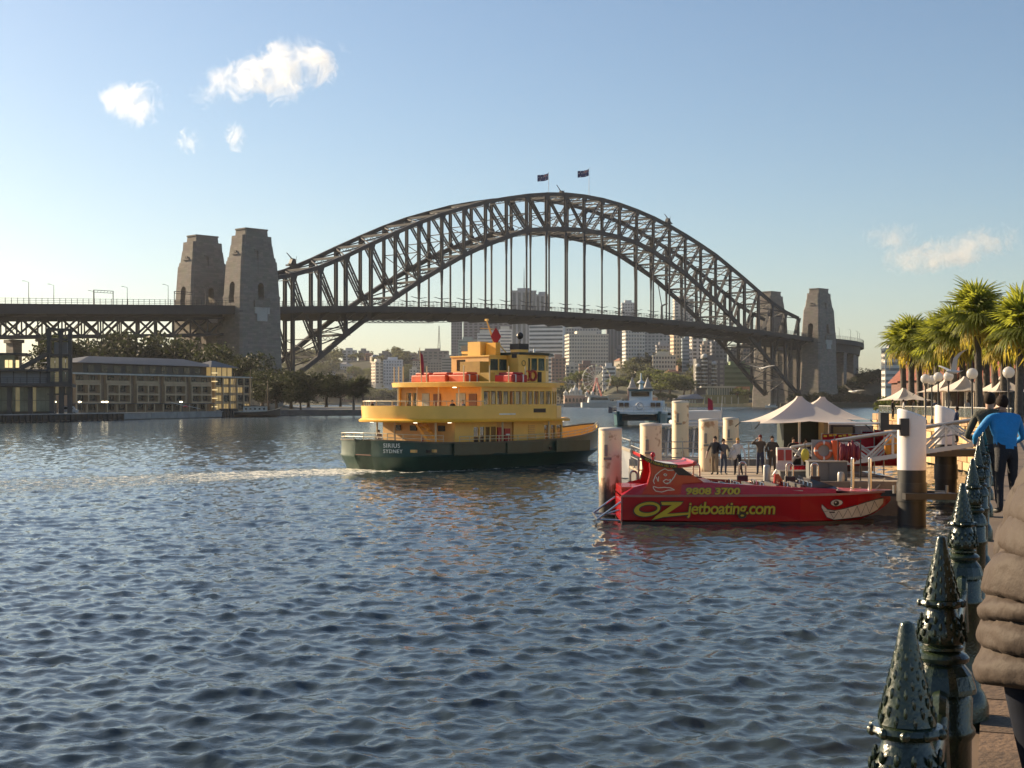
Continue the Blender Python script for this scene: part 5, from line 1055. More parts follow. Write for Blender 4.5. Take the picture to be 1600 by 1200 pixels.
    ex = lambda f: [(11.5+(x-11.5)*f, y*f) for x,y in ro]
    m.loft([[(x,y,6.02) for x,y in ex(.97)],[(x,y,6.02) for x,y in ex(1.0)],[(x,y,6.36) for x,y in ex(1.01)],[(x,y,6.40) for x,y in ex(.97)]]); m.build('sun_deck', cream, o, True)
    for x, y in ((5.9,2.9),(6.5,4.1),(6.0,-.2),(6.6,-3.6),(8.2,-4.7),(10.2,-4.7),(12,-4.7),(6.1,2.6)): m = MB(); m.tube((x,y,6.38),(x,y,7.6),.05,None,6); m.build('roof_post', railm, o)
    # life rafts
    for k, (x, y, c) in enumerate(((8.2,2.2,orange),(8.2,.2,orange),(8.4,-1.8,orange),(11.2,-3.9,red))):
        m = MB(); m.box(x-.8,x+.9,y-.95,y+.95,6.4,6.95); m.box(x-.5,x+.6,y-.8,y+.8,6.95,7.15); r_ = m.build('life_raft', c, o, False, .08); m = MB()
        for q in (-.4,.4): m.box(x+q-.05,x+q+.05,y-.98,y+.98,6.4,6.97)
        m.build('strap', white, r_)
    m = MB(); m.box(10.0,11.0,-1.8,.4,6.4,8.0); m.build('locker', mat('ferry_ochre', (.40,.24,.03), .5), o)
    m = MB(); m.cbox((9.0,-3.6,6.75),(.5,1.2,.7)); m.build('deck_box', mat('ferry_ochre', ()), o)
    for k in range(4): m = MB(); m.box(10.9+k*.16,11.05+k*.16,-3.2,-2.4,6.4+k*.14,6.5+k*.14); m.build('step', railm, o)
    # wheelhouse and deckhouse
    wall([(13.0,-3.0),(16.0,-3.0),(17.2,-2.2),(17.5,0),(17.2,2.2),(16,3.0),(13.0,3.0),(13.0,-3.0)],6.4,7.35,8.3,8.55,[(.55,2.9,3),(.15,1.3,2),(.2,2.0,2),(.2,2.0,2),(.15,1.3,2),(.15,2.6,3),None],cream,.08,mat('wheelhouse_glass', (.06,.11,.11), .06, alpha=.7),'wheelhouse_wall')
    m = MB(); m.loft([[(x,y,8.55) for x,y in ((12.8,-3.25),(16.2,-3.25),(17.6,-2.3),(17.9,0),(17.6,2.3),(16.2,3.25),(12.8,3.25))],[(x,y,8.74) for x,y in ((12.8,-3.3),(16.2,-3.3),(17.7,-2.3),(18,0),(17.7,2.3),(16.2,3.3),(12.8,3.3))]]); m.build('wheelhouse_roof', mat('roof_green', (.02,.05,.045), .4), o)
    m = MB(); m.box(15.1,15.5,-3.1,-3.03,6.45,7.25); m.build('wing_door', black, o); m = MB(); m.box(15.9,17.9,-3.3,-2.2,6.2,6.42); m.build('bridge_wing', cream, o)
    wall([(11.0,-1.8),(13.0,-1.8)],6.4,7.35,8.2,8.4,[(.1,1.9,2)],cream,.08,mat('wheelhouse_glass', ())); wall([(13,2.4),(11,2.4),(11,-1.8)],6.4,7.3,8.2,8.4,[None,(.6,1.6,1)],tanw)
    m = MB(); m.box(10.9,13.1,-1.9,2.5,8.4,8.5); m.build('deckhouse_roof', cream, o)
    for y in (-2.75,2.75):
        m = MB(); m.loft([[(x,yy,z) for x,yy in ((12.9-.1,y-.45),(13.9,y-.45),(13.9,y+.45),(12.8,y+.45))] for z in (6.4,7.6,9.0)]); st_ = m.build('exhaust_stack', cream, o, False, .05); m = MB(); m.box(12.78,13.92,y-.47,y+.47,8.95,9.4); m.build('stack_cap', black, st_); m = MB(); m.box(12.76,12.8,y-.25,y+.25,8.3,8.6); m.build('vent_grille', black, st_); m = MB(); m.torus((13.35,y-.47,7.9),.2,.03,'y',16,6); m.build('emblem', mat('emblem_brown', (.25,.16,.05), .5), st_)
    m = MB(); m.box(11.6,12.5,-.2,1.2,8.5,9.6); m.build('vent_box', cream, o); m = MB(); m.box(12.0,12.5,-1.5,-.4,8.5,9.5); vb = m.build('vent_box', deep, o); m = MB()
    for k in range(6): m.box(12.0,12.5,-1.53,-1.49,8.6+k*.15,8.68+k*.15)
    m.build('slats', cream, vb)
    m = MB(); m.tube((13.6,-.2,8.6),(12.7,.2,11.3),.12,.06,8); m.beam((14.6,-.2,8.7),(13.2,.0,10.0),.07,.07); m.beam((12.5,.7,10.7),(13.2,-.5,10.6),.05,.05); m.cbox((12.7,.2,11.35),(.16,.3,.16)); m.build('mast', cream, o)
    m = MB(); m.add([(12.6,-1.35,9.2),(12.9,-.9,9.95),(12.6,-.45,9.2+1.5),(12.3,-.9,9.95)],[(0,1,2,3)]) if False else m.loft([[(12.5+dx,-1.0,9.3),(12.22+dx,-.72,10.0),(12.5+dx,-1.0,10.7),(12.78+dx,-1.28,10.0)] for dx in (0,.05)]); m.build('red_diamond', red, o)
    m = MB(); m.tube((14.6,-1.6,8.7),(14.6,-1.6,9.9),.05,None,6); m.ball((14.6,-1.6,10.1),.28,10,6); m.build('radar', black, o)
    for x, y, h in ((15.4,-1,.5),(15.8,-2,.4),(16.4,.5,.6)): m = MB(); m.tube((x,y,8.7),(x,y,8.7+h),.09,.06,7); m.build('aerial', white, o)
    for x in (13.75,14.4): m = MB(); m.torus((x+.1,-3.12,6.95),.36,.1,'y',20,8); m.build('lifebuoy', mat('buoy_red', (.40,.05,.03), .6), o)
    m = MB(); m.tube((6.2,.6,6.38),(6.0,.6,9.0),.045,.03,6); fs = m.build('flagstaff', railm, o)
    m = MB(); m.m = 0; m.add([(6.02,.6,8.7),(6.05,.5,8.6),(6.08,.62,7.9),(6.1,.45,7.7),(6.14,.6,6.95),(6.2,.35,6.9),(6.16,.3,7.8),(6.05,.3,8.45)],[(0,1,3,2),(2,3,5,4),(1,7,6,3),(3,6,5)]); m.build('ensign', mat('ensign_red', (.28,.02,.05), .8), fs)
    # under-deck lamps
    for x, y in ((2.9,2.5),(2.9,-2.4),(4.8,-4.0),(6.7,-2.5),(17.5,-3.4)): m = MB(); m.cbox((x,y,3.4 if x != 6.7 else 5.98),(.2,.2,.06)); m.build('deck_lamp', mat('deck_lamp', (.9,.85,.7), .4, emit=(1,.85,.6,2)), o)
ferry()
cF = math.cos(FERRY_A); sF = math.sin(FERRY_A)
def fpt(x, y, z): return (FERRY_S.x+x*cF-y*sF, FERRY_S.y+x*sF+y*cF, z)
bk = cloth('black', (.02,.02,.025)); gr = cloth('grey', (.10,.10,.11)); wh = cloth('white', (.55,.53,.5)); nv = cloth('navy', (.03,.04,.08)); kh = cloth('khaki', (.22,.17,.11)); dn = cloth('denim', (.05,.07,.11))
for x, y, z, rz, t, lab in ((3.0,2.6,3.62,R(200),bk,'passenger in black at the left corner of the ferry upper deck rail'),(3.5,3.1,3.62,R(140),wh,'passenger in white left of the one in black on the ferry upper deck'),(6.4,-2.6,3.62,R(180),bk,'passenger in dark clothes near the ferry upper deck windows'),(6.2,-3.9,3.62,R(90),nv,'passenger in navy at the near corner of the ferry upper deck'),(4.2,3.2,1.12,R(180),wh,'passenger with pale top on the ferry lower stern deck')):
    person(fpt(x,y,z-.25 if z > 3 else z), FERRY_A+rz, lab, t, bk, H=1.7)
# ================================================================ jet boat
def jet_boat():
    red = mat('jet_red', (.42,.006,.010), .22, 0, .08, .6, coat=.3); rail = mat('jet_rail', (.30,.12,.11), .35); blk = mat('jet_black', (.012,.012,.014), .4); yel = mat('jet_yellow', (.55,.42,.02), .5, 0, .08); whp = mat('jet_white', (.72,.68,.60), .4); chrome = mat('chrome', (.6,.58,.55), .2, .95, .05); pink = mat('jet_deck', (.50,.10,.12), .25, 0, .1)
    o = thing('jet_boat', 'red shark-mouthed jet boat moored in front of the pontoon', 'boat', (PX(972,57.6),59.5,0), 0); o.scale = (1.03,1,1)
    S = [(0,1.85,1.72,.02,1.16),(1,1.87,1.74,.0,1.16),(4,1.88,1.75,-.05,1.17),(7,1.84,1.65,-.08,1.19),(8.4,1.62,1.35,-.02,1.21),(9.4,1.22,.9,.14,1.23),(10.2,.74,.45,.42,1.25),(10.75,.32,.12,.75,1.26),(10.98,.05,.02,.98,1.26)]
    m = MB(); R0 = []
    for x, b_, c, zk, zr in S: R0.append([(x,-b_,zr),(x,-c,max(.12,zk+.16)),(x,-c*.55,zk-.12),(x,0,zk-.3 if x < 9 else zk-.12),(x,c*.55,zk-.12),(x,c,max(.12,zk+.16)),(x,b_,zr)])
    m.loft(R0,True,True,False); m.build('hull', red, o)
    m = MB()
    for (x0,b0,_,_,z0),(x1,b1,_,_,z1) in zip(S,S[1:]):
        for sg in (-1,1): m.beam((x0,sg*(b0+.02),z0),(x1,sg*(b1+.02),z1),.09,.085)
    m.beam((-.01,-1.87,1.16),(-.01,-1.74,.1),.06,.06); m.build('rub_rail', rail, o)
    m = MB(); m.prism([(x,-c-.01) for x,_,c,_,_ in S[:-2]]+[(x,c+.01) for x,_,c,_,_ in reversed(S[:-2])],-.05,.10); m.build('boot_stripe', blk, o)
    # coaming: from the rub rail inward and up, low towards the bow
    CT = [(0,1.24),(.45,1.5),(1.03,1.66),(2.1,1.72),(3.4,1.70),(5.5,1.56),(7.2,1.47),(8.45,1.42)]
    m = MB()
    for sg in (-1,1):
        rr = []
        for x, z in CT:
            b_ = interp([(s[0],s[1]) for s in S], x); rr.append([(x,sg*b_,1.17),(x,sg*(b_-.12),z),(x,sg*(b_-.34),z+.01),(x,sg*(b_-.36),1.0)])
        m.loft(rr)
    m.build('coaming', red, o)
    m = MB(); dk = [s for s in S if s[0] >= 8.4]; P = [(s[0],-s[1]+.02,s[4]+.02) for s in dk]+[(s[0],s[1]-.02,s[4]+.02) for s in reversed(dk)]; P += []; n_ = len(P); m.add(P+[(8.35,-1.2,1.40),(8.35,1.2,1.40)],[tuple(range(n_))]); m.loft([[(8.3,y,1.42-.05*abs(y)) for y in (-1.5,-.8,0,.8,1.5)],[(9.4,y,1.36-.06*abs(y)) for y in (-1.1,-.6,0,.6,1.1)],[(10.8,y,1.28) for y in (-.25,-.12,0,.12,.25)]],False,False,False); m.build('bow_deck', pink, o)
    m = MB(); m.box(2.9,8.4,-1.5,1.5,.45,.5); m.build('cockpit_floor', blk, o)
    m = MB(); m.box(0,2.6,-1.52,1.52,1.1,1.5); m.build('engine_cover', red, o)
    for k in range(5):
        x = 3.6+k*.95; m = MB(); m.box(x-.25,x+.25,-1.4,1.4,.5,.95); m.prism_xz([(x-.3,.95),(x-.16,.95),(x-.22,1.58),(x-.34,1.58)],-1.4,1.4); s_ = m.build('seat_row', mat('seat_grey', (.07,.065,.065), .6), o); m = MB()
        for y in (-1.2,-.45,.45,1.2): m.path([(x+.1,y-.25,1.5),(x+.1,y-.22,1.66),(x+.1,y+.22,1.66),(x+.1,y+.25,1.5)],.025,6)
        m.build('grab_bar', chrome, s_)
    m = MB(); m.loft([[(7.5,-1.35,1.45),(7.5,-1.28,1.82),(7.5,1.28,1.82),(7.5,1.35,1.45)],[(8.6,-1.25,1.40),(8.5,-1.0,1.5),(8.5,1.0,1.5),(8.6,1.25,1.40)]]); m.build('windscreen', mat('screen_dark', (.02,.025,.04), .08), o)
    m = MB(); m.prism_xz([(6.25,1.45),(6.75,1.45),(6.45,1.95),(6.3,1.95)],-.12,.12); m.build('red_fin', red, o)
    m = MB(); m.cbox((6.9,-1.72,1.33),(.4,.04,.1)); m.build('nav_plate', whp, o)
    for x in (9.36,10.06): m = MB(); m.tube((x,-.35,1.3),(x,-.35,2.58),.075,.07,10); m.ball((x,-.35,2.58),.078,8,4); m.build('bow_post', chrome, o, True)
    # pillar, cab and curved wing at the stern
    m = MB(); m.prism_xz([(.75,1.22),(2.28,1.22),(2.34,1.66),(3.2,1.72),(2.15,2.4),(1.08,2.52),(1.12,2.1),(1.0,1.62)],-1.895,-1.40); m.build('pillar', red, o); m = MB(); m.prism_xz([(.75,1.22),(2.28,1.22),(2.34,1.66),(3.2,1.72),(2.15,2.4),(1.08,2.52),(1.12,2.1),(1.0,1.62)],1.40,1.895); m.build('pillar', red, o)
    m = MB(); m.prism_xz([(2.0,2.32),(3.2,1.7),(3.6,1.7),(3.6,1.6),(3.0,1.55),(1.9,1.7)],-1.31,1.31); m.build('cab_back', mat('jet_bright', (.55,.02,.015), .35), o)
    m = MB(); m.prism_xz([(1.95,2.28),(2.35,2.3),(2.75,1.98),(2.2,2.0)],-1.92,-1.88); m.build('side_vent', blk, o)
    W = [(.70,2.86),(.95,2.70),(1.3,2.55),(1.7,2.46),(2.15,2.42),(2.5,2.44),(2.85,2.50)]
    def wing(y0, y1, th, m_, nm, up=0):
        b_ = MB(); b_.loft([[(x,y,z+up) for x,z in W]+[(x,y,z+up-th) for x,z in reversed(W)] for y in (y0,y1)]); return b_.build(nm, m_, o)
    wing(-1.96,1.96,.12,mat('wing_red', (.50,.012,.015), .3),'wing'); 
    b_ = MB(); b_.loft([[(x,y,z+.012) for x,z in W[:5]]+[(x,y,z+.004) for x,z in reversed(W[:5])] for y in (-1.95,.4)]); b_.build('wing_panel', whp, o)
    b_ = MB(); b_.loft([[(x,y,z+.02) for x,z in W[:5]]+[(x,y,z-.15) for x,z in reversed(W[:5])] for y in (-2.03,-1.965)]); eb = b_.build('wing_edge', blk, o)
    for i, ch in enumerate('OZJETBOATING.COM'):
        x = .86+i*.077; z = interp(W, x); z2 = interp(W, x+.1); text_mesh('lettering', ch, .12, yel, eb, (x,-2.04,z-.115), (R(90),math.atan2(z-z2,.1),0), .004, .002)
    b_ = MB(); b_.tube((2.85,-1.9,2.48),(2.85,1.9,2.48),.09,None,10); b_.build('wing_bar', pink, o, True)
    b_ = MB(); b_.tube((1.3,-.9,2.55),(1.3,-.9,2.72),.05,.04,8); b_.ball((1.3,-.9,2.78),(.1,.1,.12),10,6); b_.build('beacon', red, o, True)
    # stern bathing frame
    b_ = MB(); b_.tube((-.02,-1.6,.9),(-.95,-1.6,.2),.045,None,8); b_.tube((-.02,-1.6,.15),(-.95,-1.6,.2),.045,None,8); b_.tube((-.02,1.6,.9),(-.95,1.6,.2),.045,None,8); b_.tube((-.95,-1.6,.2),(-.95,1.6,.2),.045,None,8); b_.tube((-.02,1.6,.15),(-.95,1.6,.2),.045,None,8); b_.tube((-.02,-.6,.5),(-.95,-.6,.2),.04,None,8); b_.build('stern_frame', chrome, o)
    # livery
    F3 = (R(90),0,0)
    def decal(pts, m_, nm, y, th=.012): c = MB(); c.prism_xz(pts, y-th, y); return c.build(nm, m_, o)
    ys = -1.90
    def ell(cx, cz, a, b_, n=28, sh=0): return [(cx+a*math.cos(2*math.pi*k/n)+sh*b_*math.sin(2*math.pi*k/n), cz+b_*math.sin(2*math.pi*k/n)) for k in range(n)]
    def ringd(o_, i_, y, m_, nm, th=.012):
        c = MB(); n_ = len(o_)
        c.add([(x,y-th,z) for x,z in o_]+[(x,y-th,z) for x,z in i_]+[(x,y,z) for x,z in o_],[(k,(k+1)%n_,n_+(k+1)%n_,n_+k) for k in range(n_)]+[(k,(k+1)%n_,2*n_+(k+1)%n_,2*n_+k) for k in range(n_)]); return c.build(nm, m_, o)
    for mt, y, g in ((blk,ys,.045),(yel,ys-.014,0)):
        ringd(ell(.98,.63,.50+g,.29+g,32,.35), ell(1.02,.65,.36-g,.17-g,32,.35), y, mt, 'lettering')
        decal([(1.52-g,.92+g),(2.38+g,.92+g),(2.30,.82-g*.5),(1.75,.44+g*.4),(2.62,.50+g),(2.62,.42-g),(1.62,.32-g),(1.18-g,.20-g),(1.30,.34),(1.95,.80-g*.3),(1.56-g,.80-g)] , mt, 'lettering', y)
    for mt, y, off in ((blk,ys,.035),(yel,ys-.014,.010)):
        text_mesh('lettering', 'jetboating.com', .68, mt, o, (2.56,y,.44), F3, .006, off, .12, 'LEFT', .925, .92)
    for mt, dy, off in ((blk,0,.03),(yel,-.014,.013)):
        text_mesh('lettering', '9808 3700', .36, mt, o, (2.48,-1.865+dy,1.235), (R(77),0,0), .006, off, .1, 'LEFT', 1.38, 1.0)
    # shark mouth and eye on the bow
    def ysurf(x, z): b_ = interp([(s[0],s[1]) for s in S], x); c = interp([(s[0],s[2]) for s in S], x); zr = interp([(s[0],s[4]) for s in S], x); zk = max(.12, interp([(s[0],s[3]) for s in S], x)+.16); t = min(1,max(0,(z-zk)/(zr-zk))); return -(c+(b_-c)*t)
    def wrap(top, bot, m_, nm, lift):
        c = MB(); V = []
        for (x, z), (x2, z2) in zip(top, bot): V += [(x,ysurf(x,z)-lift,z),(x2,ysurf(x2,z2)-lift,z2)]
        V2 = [(x,y+lift*.8,z) for x,y,z in V]; n_ = len(V)
        c.add(V+V2,[(2*k,2*k+1,2*k+3,2*k+2) for k in range(len(top)-1)]+[(2*k,2*k+2,n_+2*k+2,n_+2*k) for k in range(len(top)-1)]+[(2*k+1,n_+2*k+1,n_+2*k+3,2*k+3) for k in range(len(top)-1)]); return c.build(nm, m_, o)
    xs = [7.86,8.1,8.4,8.8,9.2,9.6,10.0,10.35,10.62]; tp = [.80,.58,.53,.59,.68,.78,.87,.93,.95]; bt = [.68,.28,.17,.19,.22,.25,.34,.50,.76]
    wrap([(x,z+.04) for x,z in zip(xs,tp)],[(x,z-.04) for x,z in zip(xs,bt)],blk,'mouth_outline',.012); wrap(list(zip(xs,tp)),list(zip(xs,bt)),whp,'shark_mouth',.024)
    zz = [(7.98+k*.2, (interp(list(zip(xs,tp)),7.98+k*.2)-.03) if k % 2 else (interp(list(zip(xs,bt)),7.98+k*.2)+.03)) for k in range(13)]; c = MB()
    for (a,z0),(b_,z1) in zip(zz,zz[1:]): c.beam((a,ysurf(a,z0)-.03,z0),(b_,ysurf(b_,z1)-.03,z1),.012,.022,(0,1,0))
    c.build('teeth_lines', blk, o)
    for (cx, cz, a, b_, m_, lf) in ((8.46,.86,.26,.16,blk,.012),(8.46,.86,.23,.13,whp,.022),(8.45,.85,.11,.11,blk,.032),(8.42,.88,.035,.035,whp,.04)):
        E = [(cx+a*math.cos(2*math.pi*k/20)*(1 if math.cos(2*math.pi*k/20) < .7 else 1.15), cz+b_*math.sin(2*math.pi*k/20)) for k in range(20)]; c = MB(); c.add([(x,ysurf(x,z)-lf,z) for x,z in E]+[(x,ysurf(x,z)-lf*.3,z) for x,z in E],[tuple(range(20))]+[(k,(k+1)%20,20+(k+1)%20,20+k) for k in range(20)]); c.build('eye', m_, o)
    # outline fish emblem on the pillar
    def stroke(pts, w_, m_, y=-1.912):
        c = MB()
        for (a,z0),(b_,z1) in zip(pts,pts[1:]): c.beam((a,y,z0),(b_,y,z1),.02,w_,(0,1,0)) if False else c.add([(a-w_/2*(z1-z0)/max(.001,math.hypot(b_-a,z1-z0)),y,z0+w_/2*(b_-a)/max(.001,math.hypot(b_-a,z1-z0))),(a+w_/2*(z1-z0)/max(.001,math.hypot(b_-a,z1-z0)),y,z0-w_/2*(b_-a)/max(.001,math.hypot(b_-a,z1-z0))),(b_+w_/2*(z1-z0)/max(.001,math.hypot(b_-a,z1-z0)),y,z1-w_/2*(b_-a)/max(.001,math.hypot(b_-a,z1-z0))),(b_-w_/2*(z1-z0)/max(.001,math.hypot(b_-a,z1-z0)),y,z1+w_/2*(b_-a)/max(.001,math.hypot(b_-a,z1-z0)))],[(0,1,2,3)])
        return c.build('emblem', m_, o)
    E0 = lambda P: [(1.22+u*.95, 1.36+v*.95) for u,v in P]
    stroke(E0([(0,.42),(.1,.68),(.3,.86),(.48,.95),(.6,.88),(1,.9),(.86,.6),(.68,.36),(.55,.3)]),.035,whp); stroke(E0([(.0,.42),(.05,.3)]),.03,whp); stroke(E0([(0,.12),(.1,.0),(.35,-.04),(.6,.04),(.88,.05),(.7,.14),(.45,.16),(.2,.14),(0,.2),(0,.12)]),.03,whp); stroke(E0([(.4,.42),(.5,.32),(.66,.36),(.72,.5),(.62,.46),(.52,.5),(.4,.42)]),.03,whp); stroke(E0([(.12,.6),(.2,.4),(.22,.62)]),.03,whp); stroke(E0([(.42,.7),(.5,.74),(.56,.68),(.5,.64),(.42,.7)]),.035,whp)
jet_boat()

# ================================================================ pontoon wharf
ZP = 1.45
def pile_material():
    m = bpy.data.materials.new('pile_paint'); m.use_nodes = True; n = m.node_tree.nodes; l = m.node_tree.links; b = n['Principled BSDF']; tc = n.new('ShaderNodeNewGeometry'); sp = n.new('ShaderNodeSeparateXYZ'); l.new(tc.outputs['Position'], sp.inputs[0])
    mp = n.new('ShaderNodeMapping'); mp.inputs['Scale'].default_value = (5,5,1.1); l.new(tc.outputs['Position'], mp.inputs[0]); nz = n.new('ShaderNodeTexNoise'); nz.inputs['Scale'].default_value = 1; nz.inputs['Detail'].default_value = 6; l.new(mp.outputs[0], nz.inputs['Vector'])
    a = n.new('ShaderNodeMath'); a.operation = 'MULTIPLY_ADD'; a.inputs[1].default_value = 1.7; l.new(nz.outputs[0], a.inputs[0]); l.new(sp.outputs[2], a.inputs[2])
    r = n.new('ShaderNodeValToRGB'); e = r.color_ramp.elements; e[0].position = .27; e[0].color = (.02,.015,.012,1); e[1].position = .42; e[1].color = (.82,.62,.37,1); x = r.color_ramp.elements.new(.355); x.color = (.10,.055,.03,1); x = r.color_ramp.elements.new(.385); x.color = (.42,.26,.13,1)
    d = n.new('ShaderNodeMath'); d.operation = 'DIVIDE'; d.inputs[1].default_value = 6; l.new(a.outputs[0], d.inputs[0]); l.new(d.outputs[0], r.inputs[0])
    n2 = n.new('ShaderNodeTexNoise'); n2.inputs['Scale'].default_value = 2.2; n2.inputs['Detail'].default_value = 8; l.new(tc.outputs['Position'], n2.inputs['Vector']); r2 = n.new('ShaderNodeValToRGB'); r2.color_ramp.elements[0].position = .34; r2.color_ramp.elements[0].color = (.45,.25,.12,1); r2.color_ramp.elements[1].position = .42; r2.color_ramp.elements[1].color = (1,1,1,1); l.new(n2.outputs[0], r2.inputs[0])
    mx = n.new('ShaderNodeMix'); mx.data_type = 'RGBA'; mx.blend_type = 'MULTIPLY'; mx.inputs[0].default_value = .8; l.new(r.outputs[0], mx.inputs[6]); l.new(r2.outputs[0], mx.inputs[7]); l.new(mx.outputs[2], b.inputs['Base Color']); b.inputs['Roughness'].default_value = .55
    return m
pileM = pile_material(); pile_clean = mat('pile_clean', (.82,.76,.72), .45, 0, .06, .8); darkst = mat('dark_steel', (.05,.05,.052), .5, .4, .2, 1); galv = mat('galvanised', (.33,.32,.30), .4, .7, .15, 2); deckm = mat('pontoon_deck', (.42,.34,.25), .85, 0, .15, .8, .3, 6); wood = mat('deck_timber', (.27,.21,.15), .85, 0, .25, 1.2)
def pile(px, w_, ytop, d, lab, clean=False):
    r = w_*d/F/2; x = PX(px,d); h = PZ(ytop,d); o = thing('mooring_pile', lab, 'pile', (x,d,0), random.uniform(0,3), 'white mooring piles'); m = MB(); m.lathe([(r,-2),(r,h-.06),(r*.97,h-.02),(r*.9,h)],n=28); m.build('shaft', pileM, o, True)
    m = MB(); m.lathe([(r*1.02,h-.1),(r*1.03,h-.02),(r*.95,h+.02),(.05,h+.05)],n=28); m.build('cap', mat('pile_cap', (.62,.55,.45), .6), o, True)
    m = MB(); m.cbox((-r*.45,-r*.93,h-.95),(.14,.1,.5)); m.cbox((-r*.3,-r*.95,h-1.3),(.34,.1,.1)); b_ = m.build('tide_bracket', mat('bracket', (.25,.23,.2), .5, .5), o); b_.rotation_euler = (0,0,-o.rotation_euler.z)
    return o
pile(953.5,36,669,62,'rust-stained white pile at the stern of the red jet boat'); pile(1017,34,662,64.5,'white pile behind the wing of the red jet boat'); pile(1063,26,627,83,'tallest slim white pile behind the pontoon'); pile(1107,30,655,72,'white pile left of the people on the pontoon'); pile(1142,24.5,653,88,'white pile behind the people on the pontoon')

def big_pile(px, w_, ytop, ymid, d, lab, arm):
    r = w_*d/F/2; x = PX(px,d); h = PZ(ytop,d); zm = PZ(ymid,d); o = thing('guide_pile', lab, 'pile', (x,d,0), 0, 'fat guide piles of the gangway')
    m = MB(); N = 36; ring = lambda rr, z, sl=0: [(rr*math.cos(2*math.pi*i/N), rr*math.sin(2*math.pi*i/N), z-sl*(math.cos(2*math.pi*i/N)+1)*.5) for i in range(N)]
    m.loft([ring(r,zm),ring(r,h-.4),ring(r,h,.38),ring(r*.9,h+.05,.36)]); m.build('sleeve', pile_clean, o, True)
    m = MB(); m.loft([ring(r*.98,-2),ring(r*.98,zm)]); m.build('base', mat('pile_tar', (.02,.02,.02), .5, 0, .3, 1), o, True)
    m = MB(); m.loft([ring(r*1.05,.95),ring(r*1.05,1.7)]); m.build('collar', darkst, o, True)
    if arm:
        m = MB(); m.box(-r*1.05,-r*.45,-r*1.02,-r*.6,h-1.05,h-.35); m.beam((-r*.9,-r*.8,h-.7),(-1.1,-r*.8,h-.7),.2,.22); m.box(-1.42,-1.08,-r*.8-.18,-r*.8+.18,h-.82,h-.12); m.build('bracket_arm', darkst, o); m = MB(); m.tube((-1.4,-r*.8,h-.55),(-3.4,-r*.8+.3,h-.55),.05,None,8); m.build('boom', pile_clean, o)
        m = MB(); m.beam((-.5,-r-.1,1.18),(1.6,-r-.1,1.18),.5,.24); m.beam((-4.2,2.5,1.18),(1.6,r+.2,1.18),.5,.24); m.box(1.1,1.6,-r,r,1.05,1.28); m.build('guide_frame', darkst, o)
        for k in (-.9,1.2): m = MB(); m.tube((k,-r-.15,1.3),(k,-r-.15,1.62),.06,None,8); m.build('frame_post', galv, o)
big_pile(1424.5,44,640,734,57.8,'fat white guide pile at the bow of the red jet boat',True); big_pile(1478,34,634,694,74,'second fat white guide pile behind the gangway',False)
m = MB(); d = 74; x = PX(1478,d); m.box(x-1.8,x+2.4,d-1.2,d+1.2,2.15,2.5); o = tag(m.build('pile_platform', darkst), 'dark steel platform round the second guide pile', 'platform')

def pontoon():
    o = thing('pontoon', 'floating pontoon wharf behind the red jet boat', 'pontoon', (0,0,0)); X0, X1, Y0, Y1 = 6.4, 17.6, 61.9, 78.5
    m = MB(); m.box(X0,X1,Y0,Y1,-.3,ZP-.12); m.build('float', mat('float_side', (.12,.115,.11), .8, 0, .25, 1), o)
    n_ = 22; w_ = (Y1-Y0)/n_
    for k in range(n_): m = MB(); m.box(X0+.02,X1-.02,Y0+k*w_+.015,Y0+(k+1)*w_-.015,ZP-.12,ZP+random.uniform(-.006,.006)); m.build('deck_board', deckm if k % 3 else wood, o)
    m = MB(); m.box(X0-.06,X1+.06,Y0-.12,Y0-.02,ZP-.3,ZP+.06); m.build('edge_beam', wood, o); m = MB(); m.box(X0,X1,Y1-.3,Y1+.05,ZP,ZP+.35); m.build('kerb', conc, o)
    b_ = MB()
    for z in (.45,.95,1.3): b_.tube((X0+.2,Y1-.5,ZP+z),(13.8,Y1-.5,ZP+z),.03,None,6)
    for k in range(9): x = X0+.2+k*(13.6-X0)/8; b_.tube((x,Y1-.5,ZP),(x,Y1-.5,ZP+1.3),.04,None,6)
    b_.build('back_railing', galv, o)
    b_ = MB()
    for z in (.5,1.1): b_.tube((X0+.1,Y0+4,ZP+z),(X0+.1,Y1-.5,ZP+z),.03,None,6)
    for k in range(7): y = Y0+4+k*2.0; b_.tube((X0+.1,y,ZP),(X0+.1,y,ZP+1.1),.035,None,6)
    b_.build('side_railing', galv, o)
    b_ = MB()  # ladder frame by the left pile
    for x in (X0-.9,X0-.2):
        b_.tube((x,Y0+.3,.0),(x,Y0+.3,ZP+1.2),.04,None,6)
    for k in range(6): b_.tube((X0-.9,Y0+.3,.3+k*.42),(X0-.2,Y0+.3,.3+k*.42),.03,None,6)
    b_.build('ladder', galv, o)
pontoon()
def fender_post(px, d, ytop, lab):
    x = PX(px,d); o = thing('fender_post', lab, 'bollard', (x,d,ZP-.6), 0, 'dark fender posts along the pontoon edge'); h = PZ(ytop,d)-ZP+.6; m = MB(); m.box(-.22,.22,-.16,.16,-1.2,h*.62); m.build('rubber_block', mat('fender_rubber', (.035,.03,.028), .7, 0, .2, 3), o, False, .03)
    m = MB(); P = [(-.14,0,h*.6)]+[(-.14*math.cos(math.pi*k/8),0,h-.14+.14*math.sin(math.pi*k/8)) for k in range(9)]+[(.14,0,h*.6)]; m.path(P,.045,8); m.build('steel_hoop', mat('bright_steel', (.60,.55,.48), .25, .8), o, True)
for px, yt, lab in ((990,736,'dark fender post beside the rust-stained pile'),(1088,725,'dark fender post nearest the cab of the jet boat'),(1160,722,'dark fender post below the woman with the white bag'),(1234,724,'dark fender post below the foot of the gangway'),(1273,724,'dark fender post in front of the grey cabinet')): fender_post(px, 61.75, yt, lab)
